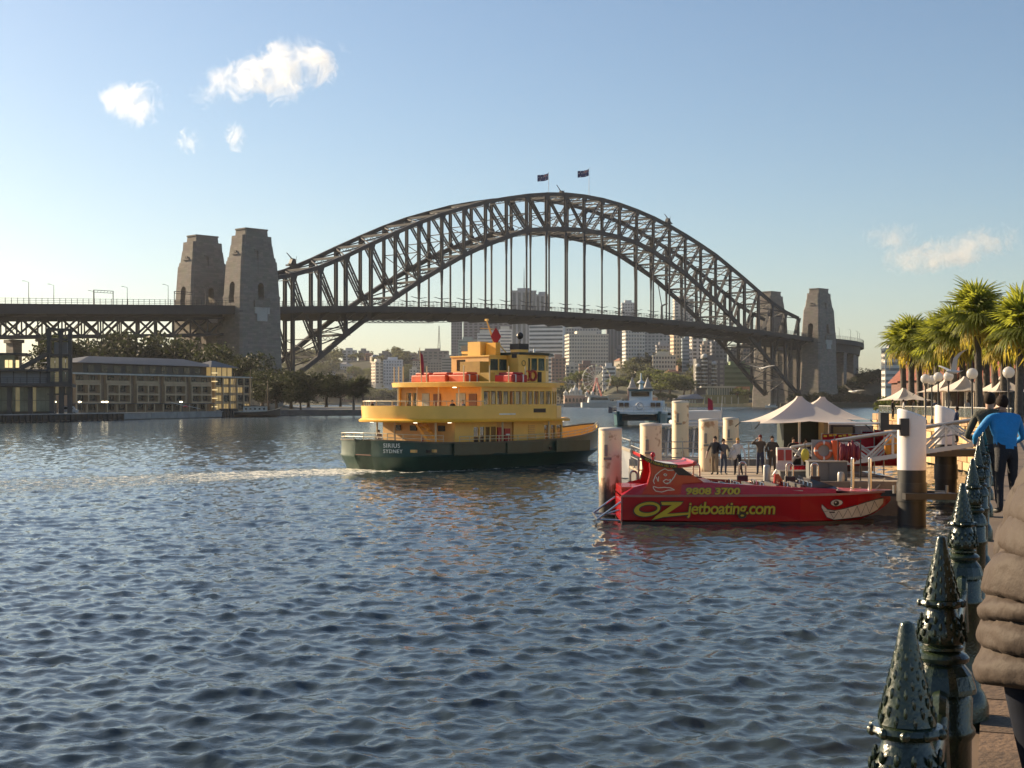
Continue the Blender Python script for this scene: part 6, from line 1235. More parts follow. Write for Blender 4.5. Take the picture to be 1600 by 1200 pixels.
def bollard(px, d, ytop, ybot, lab): x = PX(px,d); z0 = PZ(ybot,d); o = thing('bollard', lab, 'bollard', (x,d,ZP), 0, 'pale steel bollards on the pontoon'); h = PZ(ytop,d)-ZP; m = MB(); m.lathe([(.16,0),(.16,h-.1),(.13,h),(.04,h+.03)],n=14); m.build('post', galv, o, True); m = MB(); m.lathe([(.26,0),(.26,.05)],n=14); m.build('base_plate', darkst, o)
bollard(1198,62.6,727,762,'pale bollard between the people and the gangway foot'); bollard(1314,62.4,738,768,'pale bollard right of the grey cabinet')
# grey cabinets
def cabinet(px0, px1, y0, y1, d, lab, n_):
    o = thing('cabinet', lab, 'cabinet', ((PX(px0,d)+PX(px1,d))/2,d,ZP)); w_ = PX(px1,d)-PX(px0,d); h = PZ(y0,d)-ZP; cm = mat('cabinet_grey', (.13,.13,.125), .6, 0, .12, 1.5); m = MB(); m.box(-w_/2,w_/2,0,.7,0,h); m.build('case', cm, o, False, .02)
    for k in range(n_): m = MB(); m.box(-w_/2+w_*k/n_+.03,-w_/2+w_*(k+1)/n_-.03,-.03,0,.05,h-.05); m.build('door', cm, o)
    m = MB(); m.box(-w_/2-.03,w_/2+.03,-.05,.75,h,h+.05); m.build('lid', galv, o)
cabinet(1264,1324,722,760,63.2,'tall grey cabinet standing at the foot of the gangway',2); cabinet(1219,1263,737,756,64.2,'low grey cabinet left of the tall one',2)
# tents
canvas = mat('canvas', (.82,.74,.68), .8, 0, .05, .6, trans=(.7,.58,.46))
def tent(px0, px1, yapex, yedge, d, lab, group='white peaked tents on the pontoon', pole=True, floor=ZP, depth=None, pxa=None, skirt=.12):
    x0, x1 = PX(px0,d), PX(px1,d); c = PX(pxa,d) if pxa else (x0+x1)/2; w_ = (x1-x0)/2; dp = (depth or w_*2)/2; o = thing('tent', lab, 'tent', (c,d,floor), 0, group); za = PZ(yapex,d)-floor; ze = PZ(yedge,d)-floor; N = 32; K = 10; m = MB(); rings = []
    for k in range(K+1):
        t = k/K; ring = []
        for i in range(N):
            a = 2*math.pi*i/N; s = 1/max(abs(math.cos(a)),abs(math.sin(a))); e = .80+.20*(min(1.414,s)-1)/.414 if True else 1; r = t*s*e; z = ze+(za-ze)*((1-t)**1.75*.95+.05*(1-t)); 
            if t > .8: z += .0
            ring.append((((x0+x1)/2-c+(0 if t else 0))*t+r*w_*math.cos(a), r*dp*math.sin(a), z-(.10*(abs(math.sin(2*a)))*t*t)))
        rings.append(ring)
    rings[0] = [(.14*math.cos(2*math.pi*i/N),.14*math.sin(2*math.pi*i/N),za) for i in range(N)]
    m.loft(rings,True,False); m.build('canopy', canvas, o, True)
    m = MB(); m.tube((0,0,0),(0,0,za-.05),.07,.06,8); m.build('pole', mat('tent_pole', (.55,.52,.46), .4), o)
    m = MB()
    for sx in (-1,1):
        for sy in (-1,1): m.tube((sx*w_*.98+((x0+x1)/2-c),sy*dp*.98,ze-.1),(sx*w_*1.08+((x0+x1)/2-c),sy*dp*1.05,ze-.35),.03,None,5)
    m.build('guy_line', darkst, o)
    return o
tent(1170,1330,619,657,70,'nearer white peaked tent over the green booth',depth=5.6,pxa=1249); tent(1205,1345,620,652,77,'farther white peaked tent half hidden behind the nearer one',depth=4.5,pxa=1285)
# booth under the tent
def booth():
    d = 70.5; o = thing('booth', 'dark green ticket booth under the nearer tent', 'booth', (PX(1257,d),d,ZP)); w_ = PX(1286,d)-PX(1228,d); gm = mat('booth_green', (.012,.022,.018), .6); h = PZ(656,d)-ZP; m = MB(); m.box(-w_/2,w_/2,.6,2.4,0,h); m.build('back_wall', gm, o); m = MB(); m.box(w_/2-.1,w_/2+.12,-.6,2.4,0,h); m.build('side_wall', mat('booth_tan', (.34,.26,.14), .8), o); m = MB(); m.box(-w_/2,w_/2,-.6,-.1,0,1.05); m.build('counter', gm, o); m = MB(); m.box(-w_/2-.05,w_/2+.05,-.68,-.02,1.05,1.12); m.build('counter_top', wood, o)
    for k, (x, c) in enumerate(((-.55,(.4,.02,.02)),(-.1,(.4,.35,.25)),(.35,(.45,.25,.15)))): m = MB(); m.box(x,x+.3,-.55,-.2,1.12,1.5); m.build('leaflet_stand', mat('leaflet%d' % k, c, .7), o)
booth()
o = thing('display_stand', 'red and white leaflet stand left of the booth', 'stand', (PX(1226,67),67,ZP)); m = MB(); m.box(-.35,.35,0,.3,0,1.35); m.build('panel', mat('stand_white', (.6,.52,.48), .6), o)
for x in (-.18,.18): m = MB(); m.box(x-.14,x+.14,-.03,0,.75,1.25); m.build('poster', mat('poster_red', (.38,.05,.04), .7), o)
# red banners along the gangway side
def banner(px0, px1, y0, y1, d, lab, c=(.50,.015,.03)):
    o = thing('banner', lab, 'banner', (PX(px0,d),d,ZP), 0, 'red banners behind the gangway'); w_ = PX(px1,d)-PX(px0,d); z0, z1 = PZ(y1,d)-ZP, PZ(y0,d)-ZP; m = MB(); N = 16; m.loft([[(w_*k/N,.06*math.sin(k*2.1)+dy,z) for k in range(N+1)] for z, dy in ((z0,0),(z1,.0))],False,False,False); ob = m.build('cloth', mat('banner_%d' % int(c[0]*99), c, .7, 0, .15, 2, trans=(c[0],c[1],c[2])), o, True); md = ob.modifiers.new('s','SOLIDIFY'); md.thickness = .02
    m = MB(); [m.tube((x,.0,0),(x,.0,z1+.05),.03,None,6) for x in (0,w_)]; m.build('poles', galv, o); m = MB(); m.tube((0,0,z1),(w_,0,z1),.02,None,6); tb = m.build('top_rail', galv, o)
    return o, w_, z1
b0, w_, z1 = banner(1284,1404,678,728,69,'long dark red banner with yellow lettering behind the gangway'); 
for k in range(16): m = MB(); m.cbox((.15+k*w_/16+.03*(k%2),-.08,z1-.1+.03*(k%3)),(.16,.02,.09)); m.build('lettering', mat('banner_yellow', (.6,.38,.05), .6), b0)
banner(1346,1366,674,712,69.3,'narrow red banner right of the long one',(.32,.01,.02)); banner(1366,1381,672,700,68.6,'bright red banner nearest the fat guide pile',(.45,.03,.02)); banner(1234,1262,727,738,66.2,'small dark red banner low behind the foot of the gangway')
o = thing('cabinet', 'dark cabinet with a sign box behind the long red banner', 'cabinet', (PX(1317,72),72,ZP)); m = MB(); m.box(-.6,.6,0,.8,0,PZ(664,72)-ZP); m.build('case', mat('dark_brown', (.07,.04,.03), .6), o); m = MB(); m.box(-.48,.48,-.05,0,PZ(680,72)-ZP,PZ(667,72)-ZP); m.build('panel', mat('ochre_panel', (.22,.15,.06), .6), o)
o = thing('cabinet', 'grey brown box cabinet right of the sign box', 'cabinet', (PX(1349,72),72,ZP)); m = MB(); m.box(-.5,.5,0,.8,0,PZ(666,72)-ZP); m.build('case', mat('box_brown', (.24,.20,.17), .7), o); m = MB(); m.box(-.52,.52,-.02,.82,PZ(666,72)-ZP,PZ(665,72)-ZP); m.build('lid', galv, o)
# ---------------------------------------------------------------- gangway
def gangway():
    o = thing('gangway', 'white truss-sided gangway sloping from the quay to the pontoon', 'gangway'); wm = mat('gangway_white', (.58,.56,.52), .4, .15, .08, 1); al = mat('gangway_rail', (.42,.40,.38), .35, .6)
    A = Vector((PX(1237,67.6),67.6,0)); B = Vector((21.6,63.2,0)); 
    def zt_(t): return 2.80+1.55*t
    for q, off in enumerate((0,1.75)):
        n_ = Vector((B.y-A.y,-(B.x-A.x),0)).normalized()*-off; P = lambda t, h: Vector((A.x+(B.x-A.x)*t+n_.x, A.y+(B.y-A.y)*t+n_.y, zt_(t)+h))
        m = MB(); m.tube(P(0,0),P(1,0),.085,None,10); m.tube(P(0,0),P(0,0)+Vector((-.85,.05,-1.33)),.07,None,10); m.build('handrail', al, o, True)
        m = MB(); m.beam(P(-.02,-1.12),P(1,-1.12),.12,.2); m.build('bottom_chord', wm, o)
        K = 8
        for k in range(K):
            t0, t1 = k/K, (k+1)/K
            m = MB(); a, c = (P(t0,-1.05),P(t1,-.06)) if k % 2 else (P(t0,-.06),P(t1,-1.05))
            for e in (-.1,.1): m.beam(a+Vector((e,0,0)),c+Vector((e,0,0)),.06,.085)
            m.build('diagonal', wm, o)
            if k % 2 == 0: m = MB(); m.beam(P(t0,-1.1),P(t0,0),.07,.1); m.build('post', wm, o)
        m = MB(); m.tube(P(0.02,-.55),P(1,-.55),.03,None,6); m.build('mid_rail', al, o)
    n_ = Vector((B.y-A.y,-(B.x-A.x),0)).normalized()*-.9
    for k in range(30): t = (k+.5)/30; c = Vector((A.x+(B.x-A.x)*t+n_.x,A.y+(B.y-A.y)*t+n_.y,zt_(t)-1.15)); m = MB(); m.box(c.x-.13,c.x+.13,c.y-.85,c.y+.85,c.z-.03,c.z+.03); m.build('tread', wood, o)
    return A, B, zt_
GA, GB, GZ = gangway()
def lifebuoy(px, py, d, lab): o = thing('lifebuoy', lab, 'lifebuoy', (PX(px,d),d,PZ(py,d)), 0); m = MB(); m.torus((0,0,0),.36,.095,'y',28,10); m.build('ring', mat('buoy_orange', (.58,.15,.06), .6), o, True); m = MB(); [m.torus((0,0,0),.36,.1,'y',4,10,a-.12,a+.12) for a in (0,1.57,3.14,4.71)]; m.build('band', mat('buoy_white', (.7,.65,.6), .6), o, True); m = MB(); m.box(-.55,.55,.08,.12,-.52,.5); m.build('backboard', mat('buoy_board', (.34,.32,.29), .6), o)
lifebuoy(1287,704,66.6,'orange lifebuoy on a grey board on the gangway side')
o = thing('rescue_bag', 'bright orange rescue bag hanging right of the lifebuoy', 'bag', (PX(1311,66.4),66.4,PZ(722,66.4))); m = MB(); m.loft([[(-.18,-.1,0),(.2,-.1,0),(.2,.1,0),(-.18,.1,0)],[(-.3,-.12,.5),(.15,-.12,.5),(.15,.1,.5),(-.3,.1,.5)],[(-.36,-.1,1.0),(.02,-.1,1.0),(.02,.08,1.0),(-.36,.08,1.0)]]); m.build('bag', mat('bag_orange', (.75,.10,.015), .5), o, True, .04); m = MB(); m.beam((-.2,0,1.0),(-.2,0,1.25),.04,.04); m.build('strap', darkst, o)
o = thing('life_jacket', 'yellow life jacket hung on the gangway by the orange lifebuoy', 'life jacket', (PX(1258,66.6),66.6,PZ(718,66.6))); m = MB(); m.ball((0,0,.2),(.2,.1,.32),10,7); m.build('jacket', mat('vest_yellow', (.6,.5,.05), .6), o, True); m = MB(); m.beam((0,0,.5),(0,.05,.75),.04,.04); m.build('strap', darkst, o)
o = thing('life_jacket', 'orange yellow life jackets hung beside the fat guide pile', 'life jacket', (PX(1397,66),66,PZ(705,66))); m = MB(); m.ball((0,0,.35),(.25,.14,.5),10,7); m.ball((-.25,.05,.2),(.2,.12,.4),10,7); m.build('jacket', mat('vest_amber', (.75,.30,.03), .6), o, True); m = MB(); m.beam((0,0,.8),(0,.05,1.05),.04,.04); m.build('strap', darkst, o)
o = thing('red_coats', 'dark red waterproof coats heaped on a rack by the bollards', 'coats', (PX(1327,63.6),63.6,ZP)); m = MB(); 
for k in range(7): m.ball((-.35+.12*k,.05*math.sin(k*3),1.25+.06*math.sin(k*2)),(.12,.16,.42+.08*math.sin(k*5)),8,6)
m.build('coat', mat('coat_red', (.20,.012,.022), .5), o, True); m = MB(); m.tube((-.5,0,0),(-.5,0,1.8),.03,None,6); m.tube((.5,0,0),(.5,0,1.8),.03,None,6); m.tube((-.5,0,1.75),(.5,0,1.75),.03,None,6); m.build('rack', darkst, o)
# ---------------------------------------------------------------- people on the pontoon
dP = 68.4
person((PX(1117,dP),dP,ZP), R(150), 'person in black shirt and khaki trousers, leftmost on the pontoon', bk, kh, H=1.88, sleeves=False)
person((PX(1131,dP),dP+.1,ZP), R(200), 'person in grey coat and jeans between the khaki trousers and the white bag', gr, dn, H=1.76, pose=dict(rw=(.10,.10,.60),lw=(-.12,.09,.5)), wide=.95)
person((PX(1152,dP),dP-.1,ZP), R(165), 'blonde person in white jacket and black leggings on the pontoon', wh, bk, hair=(.42,.24,.07), H=1.80, long_hair=True, pose=dict(lk=(-.08,.03,.27),la=(-.12,-.03,.035)), wide=.88)
person((PX(1189,dP),dP+.2,ZP), R(160), 'person in striped jacket shading eyes, left of the pair on the pontoon', cloth('brown', (.09,.07,.055)), nv, hair=(.12,.03,.03), H=1.94, pose=dict(rw=(.07,.12,.88),re=(.2,.08,.76)))
person((PX(1206,dP),dP-.1,ZP), R(185), 'person in dark brown jacket, right of the pair on the pontoon', cloth('dbrown', (.05,.042,.036)), cloth('dtrouser', (.05,.04,.035)), H=1.90, pose=dict(lw=(-.08,.13,.62),rw=(.08,.13,.62)), wide=1.05)
person((PX(1240,69.6),69.6,ZP), R(180), 'person in black behind the leaflet stand at the booth', bk, bk, H=1.8); person((PX(1261,69.7),70.0,ZP), R(175), 'person in dark blue inside the green booth', nv, bk, H=1.72)
o = thing('shoulder_bag', 'white shoulder bag carried by the blonde person', 'bag', (PX(1146.5,dP),dP-.12,ZP+.85)); m = MB(); m.ball((0,0,.1),(.16,.12,.24),10,7); m.build('bag', wh, o, True); m = MB(); m.path([(0,0,.3),(.06,.0,.5),(.14,.02,.62)],.02,6); m.build('strap', wh, o)

# ---------------------------------------------------------------- other boats
def cat_boat():
    d = 290; o = thing('catamaran', 'white and teal catamaran seen bow-on beyond the piles', 'boat', (PX(1001,d),d,0), R(172)); tl = mat('cat_teal', (.03,.10,.12), .4); wt = mat('cat_white', (.62,.62,.60), .4, 0, .05); dkh = mat('cat_under', (.008,.012,.016), .5)
    # local: x = length axis (bow at +y towards the camera after rotation)
    for sx in (-4.1,4.1):
        m = MB(); m.loft([[(sx-1.1,y,2.4),(sx-.9,y,.0),(sx,y,-.6),(sx+.9,y,.0),(sx+1.1,y,2.4)] for y in (-9,4)]+[[(sx-.25,8,2.9),(sx-.15,7.2,.2),(sx,7,-.3),(sx+.15,7.2,.2),(sx+.25,8,2.9)]]); m.build('hull', tl, o)
    m = MB(); m.box(-4.2,4.2,-9,5.5,1.0,2.1); m.build('bridge_deck', dkh, o); m = MB(); m.box(-5.2,5.2,-9,7.4,2.4,2.8); m.build('deck', wt, o)
    m = MB(); m.prism_yz([(-8,2.8),(4.0,2.8),(2.6,5.0),(-8,5.0)],-4.6,4.6); m.build('cabin', wt, o); m = MB(); m.prism_yz([(-5,5.0),(1.8,5.0),(.8,7.0),(-4.5,7.0)],-2.2,2.2); m.build('wheelhouse', wt, o); m = MB(); m.box(-2.5,2.5,-5,1.4,7.0,7.3); m.build('wheelhouse_roof', tl, o)
    for x in (-3.7,-2.6,2.6,3.7): m = MB(); m.box(x-.42,x+.42,3.0,3.75,3.7,4.6); m.build('window', mat('cat_glass', (.05,.03,.025), .2), o)
    m = MB(); m.box(-1.8,1.8,1.0,1.62,5.9,6.8); m.build('windscreen', glass_d, o); m = MB(); m.torus((0,3.9,3.9),.7,.1,'y',20,6); m.torus((0,3.88,4.2),.35,.08,'y',14,6); m.build('emblem', mat('emblem_grey', (.35,.37,.40), .5), o)
    m = MB(); m.lathe([(.5,7.3),(.35,8.4),(.9,8.6),(.2,9.2),(.15,10.6)],(0,-1.5,0),10); m.build('radar_mast', wt, o)
    b_ = MB(); 
    for z in (.5,1.0): b_.path([(-5.1,-2,2.8+z),(-5.1,7,2.8+z),(5.1,7,2.8+z),(5.1,-2,2.8+z)],.04,5)
    for x in (-5.1,-3,-1,1,3,5.1): b_.tube((x,7,2.8),(x,7,3.8),.04,None,5)
    b_.build('bow_rail', galv, o)
cat_boat()
def launch(loc, rz, sc, lab, hullm, topm, name='motor_launch', cab=True):
    o = thing(name, lab, 'boat', loc, rz); o.scale = (sc,)*3; m = MB(); m.loft([[(x,-b_,zs),(x,-b_*.85,0),(x,0,-.4),(x,b_*.85,0),(x,b_,zs)] for x,b_,zs in ((-5,1.6,1.2),(-3,1.8,1.2),(1,1.8,1.35),(3.5,1.2,1.6),(5,.1,1.95))]); m.build('hull', hullm, o)
    m = MB(); m.loft([[(x,-b_+.1,zs-.08),(x,b_-.1,zs-.08)] for x,b_,zs in ((-5,1.6,1.25),(-3,1.8,1.25),(1,1.8,1.4),(3.5,1.2,1.65),(4.8,.2,1.9))],False,False,False); m.build('deck', topm, o)
    m = MB(); m.prism_xz([(-3.4,1.2),(2.2,1.3),(1.3,2.6),(-3.2,2.7)],-1.45,1.45); m.build('cabin', topm, o); m = MB(); m.prism_xz([(-2.9,1.8),(1.55,1.8),(1.2,2.45),(-2.8,2.45)],-1.48,1.48); m.build('side_glass', glass_d, o); m = MB(); m.box(-3.9,1.6,-1.6,1.6,2.7,2.85); m.build('roof', topm, o)
    b_ = MB(); b_.path([(1.6,-1.6,2.0),(3.6,-1.15,2.3),(4.9,0,2.6),(3.6,1.15,2.3),(1.6,1.6,2.0)],.03,5); b_.tube((4.9,0,1.9),(4.9,0,2.6),.03,None,5); b_.tube((3.5,-1.15,1.6),(3.5,-1.15,2.3),.03,None,5); b_.tube((-1,0,2.85),(-1,0,4.6),.04,.02,5); b_.build('rail', galv, o)
    return o
wtb = mat('boat_white', (.60,.59,.57), .4, 0, .05)
launch((PX(975,590),590,0), R(185), 1.3, 'dark navy-hulled launch beyond the catamaran', mat('navy_hull', (.02,.025,.06), .4), wtb)
launch((PX(1036,330),330,0), R(150), .9, 'teal and white launch right of the catamaran', mat('cat_teal', ()), wtb)
launch((PX(940,1060),1060,0), R(4), 3.0, 'long white cruise boat moored in front of the fun fair', wtb, wtb)
launch((PX(1205,1050),1050,0), R(180), .9, 'tiny white launch near the far sandstone wall', wtb, wtb); launch((PX(872,1090),1090,0), R(0), .9, 'tiny white launch left of the fun fair palace', wtb, wtb)
def water_taxi():
    d = 92; o = thing('cruiser', 'white cabin cruiser moored behind the piles', 'boat', (PX(1050,d),d,0), R(178)); S = [(-3.2,1.5,1.35),(-1,1.65,1.4),(1.5,1.5,1.6),(2.7,.8,1.9),(3.25,.06,2.1)]
    m = MB(); m.loft([[(x,-b_,zs),(x,-b_*.8,.05),(x,0,-.4),(x,b_*.8,.05),(x,b_,zs)] for x,b_,zs in S]); m.build('hull', wtb, o); m = MB(); [m.beam((a[0],s*(a[1]+.03),a[2]-.12),(c[0],s*(c[1]+.03),c[2]-.12),.08,.18) for a,c in zip(S,S[1:]) for s in (-1,1)]; m.build('rub_strake', mat('strake_cream', (.55,.46,.34), .6), o)
    m = MB(); m.loft([[(x,-b_+.08,zs-.06),(x,b_-.08,zs-.06)] for x,b_,zs in S],False,False,False); m.build('deck', wtb, o)
    m = MB()
    for x in (-3,-1.2,.4,1.3): 
        for y in (-1.35,1.35): m.beam((x,y,1.4),(x-.12,y*.95,3.35),.08,.1)
    m.beam((1.75,-1.3,1.75),(1.25,-1.28,3.35),.08,.1); m.beam((1.75,1.3,1.75),(1.25,1.28,3.35),.08,.1); m.build('cabin_frame', wtb, o)
    m = MB(); m.box(-2.9,1.2,-1.33,-1.3,1.7,3.2); m.box(-2.9,1.2,1.3,1.33,1.7,3.2); m.loft([[(1.8,-1.25,1.75),(1.8,1.25,1.75)],[(1.3,-1.22,3.3),(1.3,1.22,3.3)]],False,False,False); m.build('windows', mat('cruiser_glass', (.16,.19,.22), .08, alpha=.6), o)
    m = MB(); m.box(-3.3,1.45,-1.5,1.5,3.35,3.5); m.build('roof', wtb, o, False, .05); m = MB(); m.box(-3.2,.1,-1.4,1.4,3.5,3.75); m.build('upper_box', wtb, o, False, .1); m = MB(); m.prism_xz([(-3.0,3.75),(-.4,3.75),(-.7,4.35),(-3.0,4.4)],-1.3,1.3); m.build('flybridge', wtb, o, False, .08)
    text_mesh('lettering', 'T.', .5, mat('taxi_blue', (.03,.06,.25), .5), o, (-.55,1.33,3.85), (R(90),0,R(180)), .01, .01, .25)
    m = MB(); m.tube((-3.0,1.1,3.5),(-3.1,1.1,5.3),.03,.02,6); m.build('aerial', wtb, o); m = MB(); m.loft([[(-2.2,.9,5.2),(-2.2,.9,4.4)],[(-2.35,.95,5.1),(-2.4,.95,4.35)],[(-2.5,.9,5.0),(-2.55,.9,4.4)]],False,False,False); m.build('ensign', mat('ensign_red', ()), o)
    b_ = MB(); b_.path([(1.5,-1.45,2.1),(2.7,-.8,2.45),(3.2,0,2.6),(2.7,.8,2.45),(1.5,1.45,2.1)],.03,5); [b_.tube((x,y,z),(x,y,z+.5),.025,None,5) for x,y,z in ((1.5,-1.45,1.6),(2.7,-.8,1.95),(2.7,.8,1.95),(1.5,1.45,1.6))]; b_.build('bow_rail', galv, o)
water_taxi()

# mooring ropes of the jet boat
ropem = mat('rope', (.42,.36,.26), .9, 0, .2, 20)
for x0, y0, z0, x1, y1, z1, lab in ((5.2,61.2,1.25,7.1,62.3,1.62,'slack pale mooring rope from the jet boat stern to the pontoon'),(14.6,60.1,1.35,16.2,62.2,1.62,'slack pale mooring rope from the jet boat bow to the pontoon')):
    m = MB(); N = 10; P = [(x0+(x1-x0)*k/N, y0+(y1-y0)*k/N, z0+(z1-z0)*k/N-.35*math.sin(math.pi*k/N)) for k in range(N+1)]; m.path(P,.03,6); tag(m.build('mooring_rope', ropem, None, True), lab, 'rope', 'mooring ropes of the jet boat')
# ================================================================ right-hand promenade
ZQ = 3.4
def fx(d): return -.169+.338*d                      # fence line in plan
EDGE = [(fx(-6)-.12,-6),(fx(93)-.12,93),(33.2,112),(34.6,136),(60,190),(140,300)]
land('promenade', EDGE+[(260,300),(260,-6)], -2, ZQ-.06, mat('promenade_base', (.13,.095,.07), .85, 0, .2, .5))
struct(C.objects[-1]) if False else None
# paving bricks near the viewer, individual pieces
pav = bpy.data.objects['promenade']; brickm = [mat('paver_%d' % i, c, .8, 0, .2, 7, .25, 30) for i, c in enumerate(((.15,.095,.06),(.125,.082,.052),(.17,.11,.07)))]
th = math.atan2(1,.338); u = Vector((math.cos(th),math.sin(th),0)); v = Vector((u.y,-u.x,0)); rng = random.Random(5)
PB = []
for i in range(3): b_ = MB(); b_.box(.006,.394,.006,.194,-.05,0); PB.append(b_.mesh('paver', brickm[i]))
for i in range(26):
    for j in range(11):
        p = Vector((fx(3.6),3.6,0))+u*(i*.4+.2*(j % 2))+v*(.28+j*.2); link('paver', PB[rng.randrange(3)], pav, (p.x,p.y,ZQ-.012+rng.uniform(-.003,.003)), (0,0,th))
# sandstone quay wall, block by block
SWR = thing('quay_wall', 'sunlit sandstone block quay wall under the right-hand promenade', 'wall')
stone = [mat('sand_%d' % i, c, .9, 0, .2, 2.5, .5, 9) for i, c in enumerate(((.50,.34,.16),(.44,.28,.13),(.56,.40,.21),(.40,.25,.14)))]
def wall_run(p, q, z0, z1, bl, bh):
    p = Vector((*p,0)); q = Vector((*q,0)); t = (q-p).normalized(); L = (q-p).length; n_ = Vector((-t.y,t.x,0)); z = z0; r = 0
    while z < z1-.05:
        s = -bl*.5*(r % 2)
        while s < L:
            w_ = bl*rng.uniform(.75,1.25); a = max(0,s); c = min(L,s+w_)
            if c-a > .15:
                b_ = MB(); k = rng.uniform(-.05,.07); A = p+t*(a+.02)+n_*(.1+k); B = p+t*(c-.02)+n_*(.1+k); b_.beam((A.x,A.y,z+bh/2),(B.x,B.y,z+bh/2),.5,bh-.035); b_.build('stone_block', rng.choice(stone), SWR, False, .03)
            s += w_
        z += bh; r += 1
wall_run(EDGE[1],EDGE[2],0.1,ZQ-.1,1.7,.62); wall_run(EDGE[2],EDGE[3],0.1,ZQ-.1,1.9,.62); wall_run((fx(78)-.12,78),EDGE[1],.1,ZQ-.1,2.0,.62)
b_ = MB(); b_.beam((EDGE[0][0]-.05,EDGE[0][1],1),(fx(78)-.17,78,1),.4,ZQ*2-3); b_.build('near_face', stone[1], SWR)
b_ = MB()
for p, q in zip([(fx(60)-.12,60)]+EDGE[1:4],EDGE[1:4]): b_.beam((p[0],p[1],ZQ-.02),(q[0],q[1],ZQ-.02),.5,.16)
b_.build('coping', stone[2], SWR)

# ---------------------------------------------------------------- cast-iron fence posts
iron = mat('cast_iron_green', (.008,.022,.013), .24, .0, .5, 14, .12, 90, spec=.55, var2=(.034,.048,.020), coat=.3)
def post_mesh_parts():
    parts = []
    def oct_ring(r, z, n=24, sq=0): return [(r*math.cos(2*math.pi*i/n)/(math.cos((2*math.pi*i/n+math.pi/8) % (math.pi/4)-math.pi/8) if sq else 1), r*math.sin(2*math.pi*i/n)/(math.cos((2*math.pi*i/n+math.pi/8) % (math.pi/4)-math.pi/8) if sq else 1), z) for i in range(n)]
    m = MB(); m.loft([oct_ring(r,z) for r,z in ((.004,1.18),(.012,1.176),(.016,1.165),(.022,1.13),(.033,1.08),(.046,1.02),(.054,.985))])
    for k in range(9):          # rows of scale-like studs up the cone
        z = .995+k*.0165; r = .054-.0355*(z-.985)/.14+.001
        for i in range(9): a = 2*math.pi*(i+.5*(k % 2))/9; m.ball((r*math.cos(a),r*math.sin(a),z),(.0045,.0045,.0125),6,4)
    parts.append(('finial', m.mesh('finial', iron, True)))
    m = MB(); m.loft([oct_ring(r,z) for r,z in ((.05,.985),(.066,.982),(.070,.972),(.062,.962),(.045,.955))])
    for i in range(10): a = 2*math.pi*i/10; m.ball((.067*math.cos(a),.067*math.sin(a),.972),(.010,.010,.011),7,5)
    parts.append(('beaded_collar', m.mesh('beaded_collar', iron, True)))
    m = MB(); m.loft([oct_ring(r,z) for r,z in ((.045,.955),(.052,.935),(.066,.905),(.072,.875),(.070,.855),(.058,.842))])
    for k in range(4):
        z = .865+k*.02; r = (.073,.072,.068,.062)[k]
        for i in range(12): a = 2*math.pi*(i+.5*(k % 2))/12; m.ball((r*math.cos(a),r*math.sin(a),z),(.006,.006,.013),6,4)
    parts.append(('bulb', m.mesh('bulb', iron, True)))
    m = MB(); m.loft([oct_ring(r,z) for r,z in ((.055,.845),(.066,.838),(.066,.830),(.058,.824),(.076,.816),(.084,.806),(.082,.794),(.070,.786),(.066,.784))]); parts.append(('ring_moulding', m.mesh('ring_moulding', iron, True)))
    m = MB(); m.loft([oct_ring(r,z,24,1) for r,z in ((.066,.786),(.090,.755),(.102,.715),(.104,.700),(.085,.694))]); parts.append(('octagon_cap', m.mesh('octagon_cap', iron)))
    m = MB(); m.loft([oct_ring(r,z) for r,z in ((.085,.695),(.094,.68),(.092,.60),(.102,.585),(.102,.57),(.090,.55),(.090,.14),(.105,.12),(.12,.08),(.13,.05),(.13,-.08))]); parts.append(('shaft', m.mesh('shaft', iron, True)))
    m = MB()
    for s in (-1,1):
        m.torus((s*.125,0,.62),.075,.028,'y',14,8,0 if s < 0 else math.pi*.0,math.pi); m.tube((s*.195,0,.62),(s*.195,0,.45),.028,.036,8)
    parts.append(('scroll_bracket', m.mesh('scroll_bracket', iron, True)))
    return parts
FP = post_mesh_parts(); PD = [2.73,4.45,7.3,10.4,13.6,17,20.5,24,28,32,36.5,41,46,52,58]
FEN = [('nearest finial post of the dark green iron fence','bottom right corner'),('second finial post of the iron fence','just behind the nearest'),('third finial post of the iron fence','beside the puffer jacket'),('fourth finial post of the iron fence','beside the jacket shoulder'),('fifth finial post of the iron fence','below the blue shirt')]
for i, d in enumerate(PD):
    lab = '%s, %s' % FEN[i] if i < 5 else 'small distant finial post far along the iron fence'
    o = thing('fence_post', lab, 'fence post', (fx(d),d,ZQ), th, 'iron fence posts with spiked finials')
    for nm, me in FP: link(nm, me, o)
for i, (a, c) in enumerate(zip(PD,PD[1:])):
    lab = ('dark iron rails between the nearest and second fence posts','dark iron rails between the second and third fence posts','dark iron rails between the third and fourth fence posts')[i] if i < 3 else 'dark iron rails of a far bay of the quay fence'
    o = thing('fence_rail', lab, 'railing', (fx(a),a,ZQ), th, 'rails of the iron fence'); L = math.hypot(fx(c)-fx(a),c-a)
    for z, r in ((.64,.03),(.40,.022),(.16,.022)): m = MB(); m.tube((.05,0,z),(L-.05,0,z),r,None,10); m.build('rail', iron, o, True)
    n_ = max(3,int(L/.24))
    if i < 6:
        bm_ = MB().lathe([(.012,.16),(.02,.2),(.012,.24),(.012,.56),(.02,.6),(.012,.64)],n=8).mesh('baluster', iron, True)
        for k in range(1,n_): link('baluster', bm_, o, (L*k/n_,0,0))

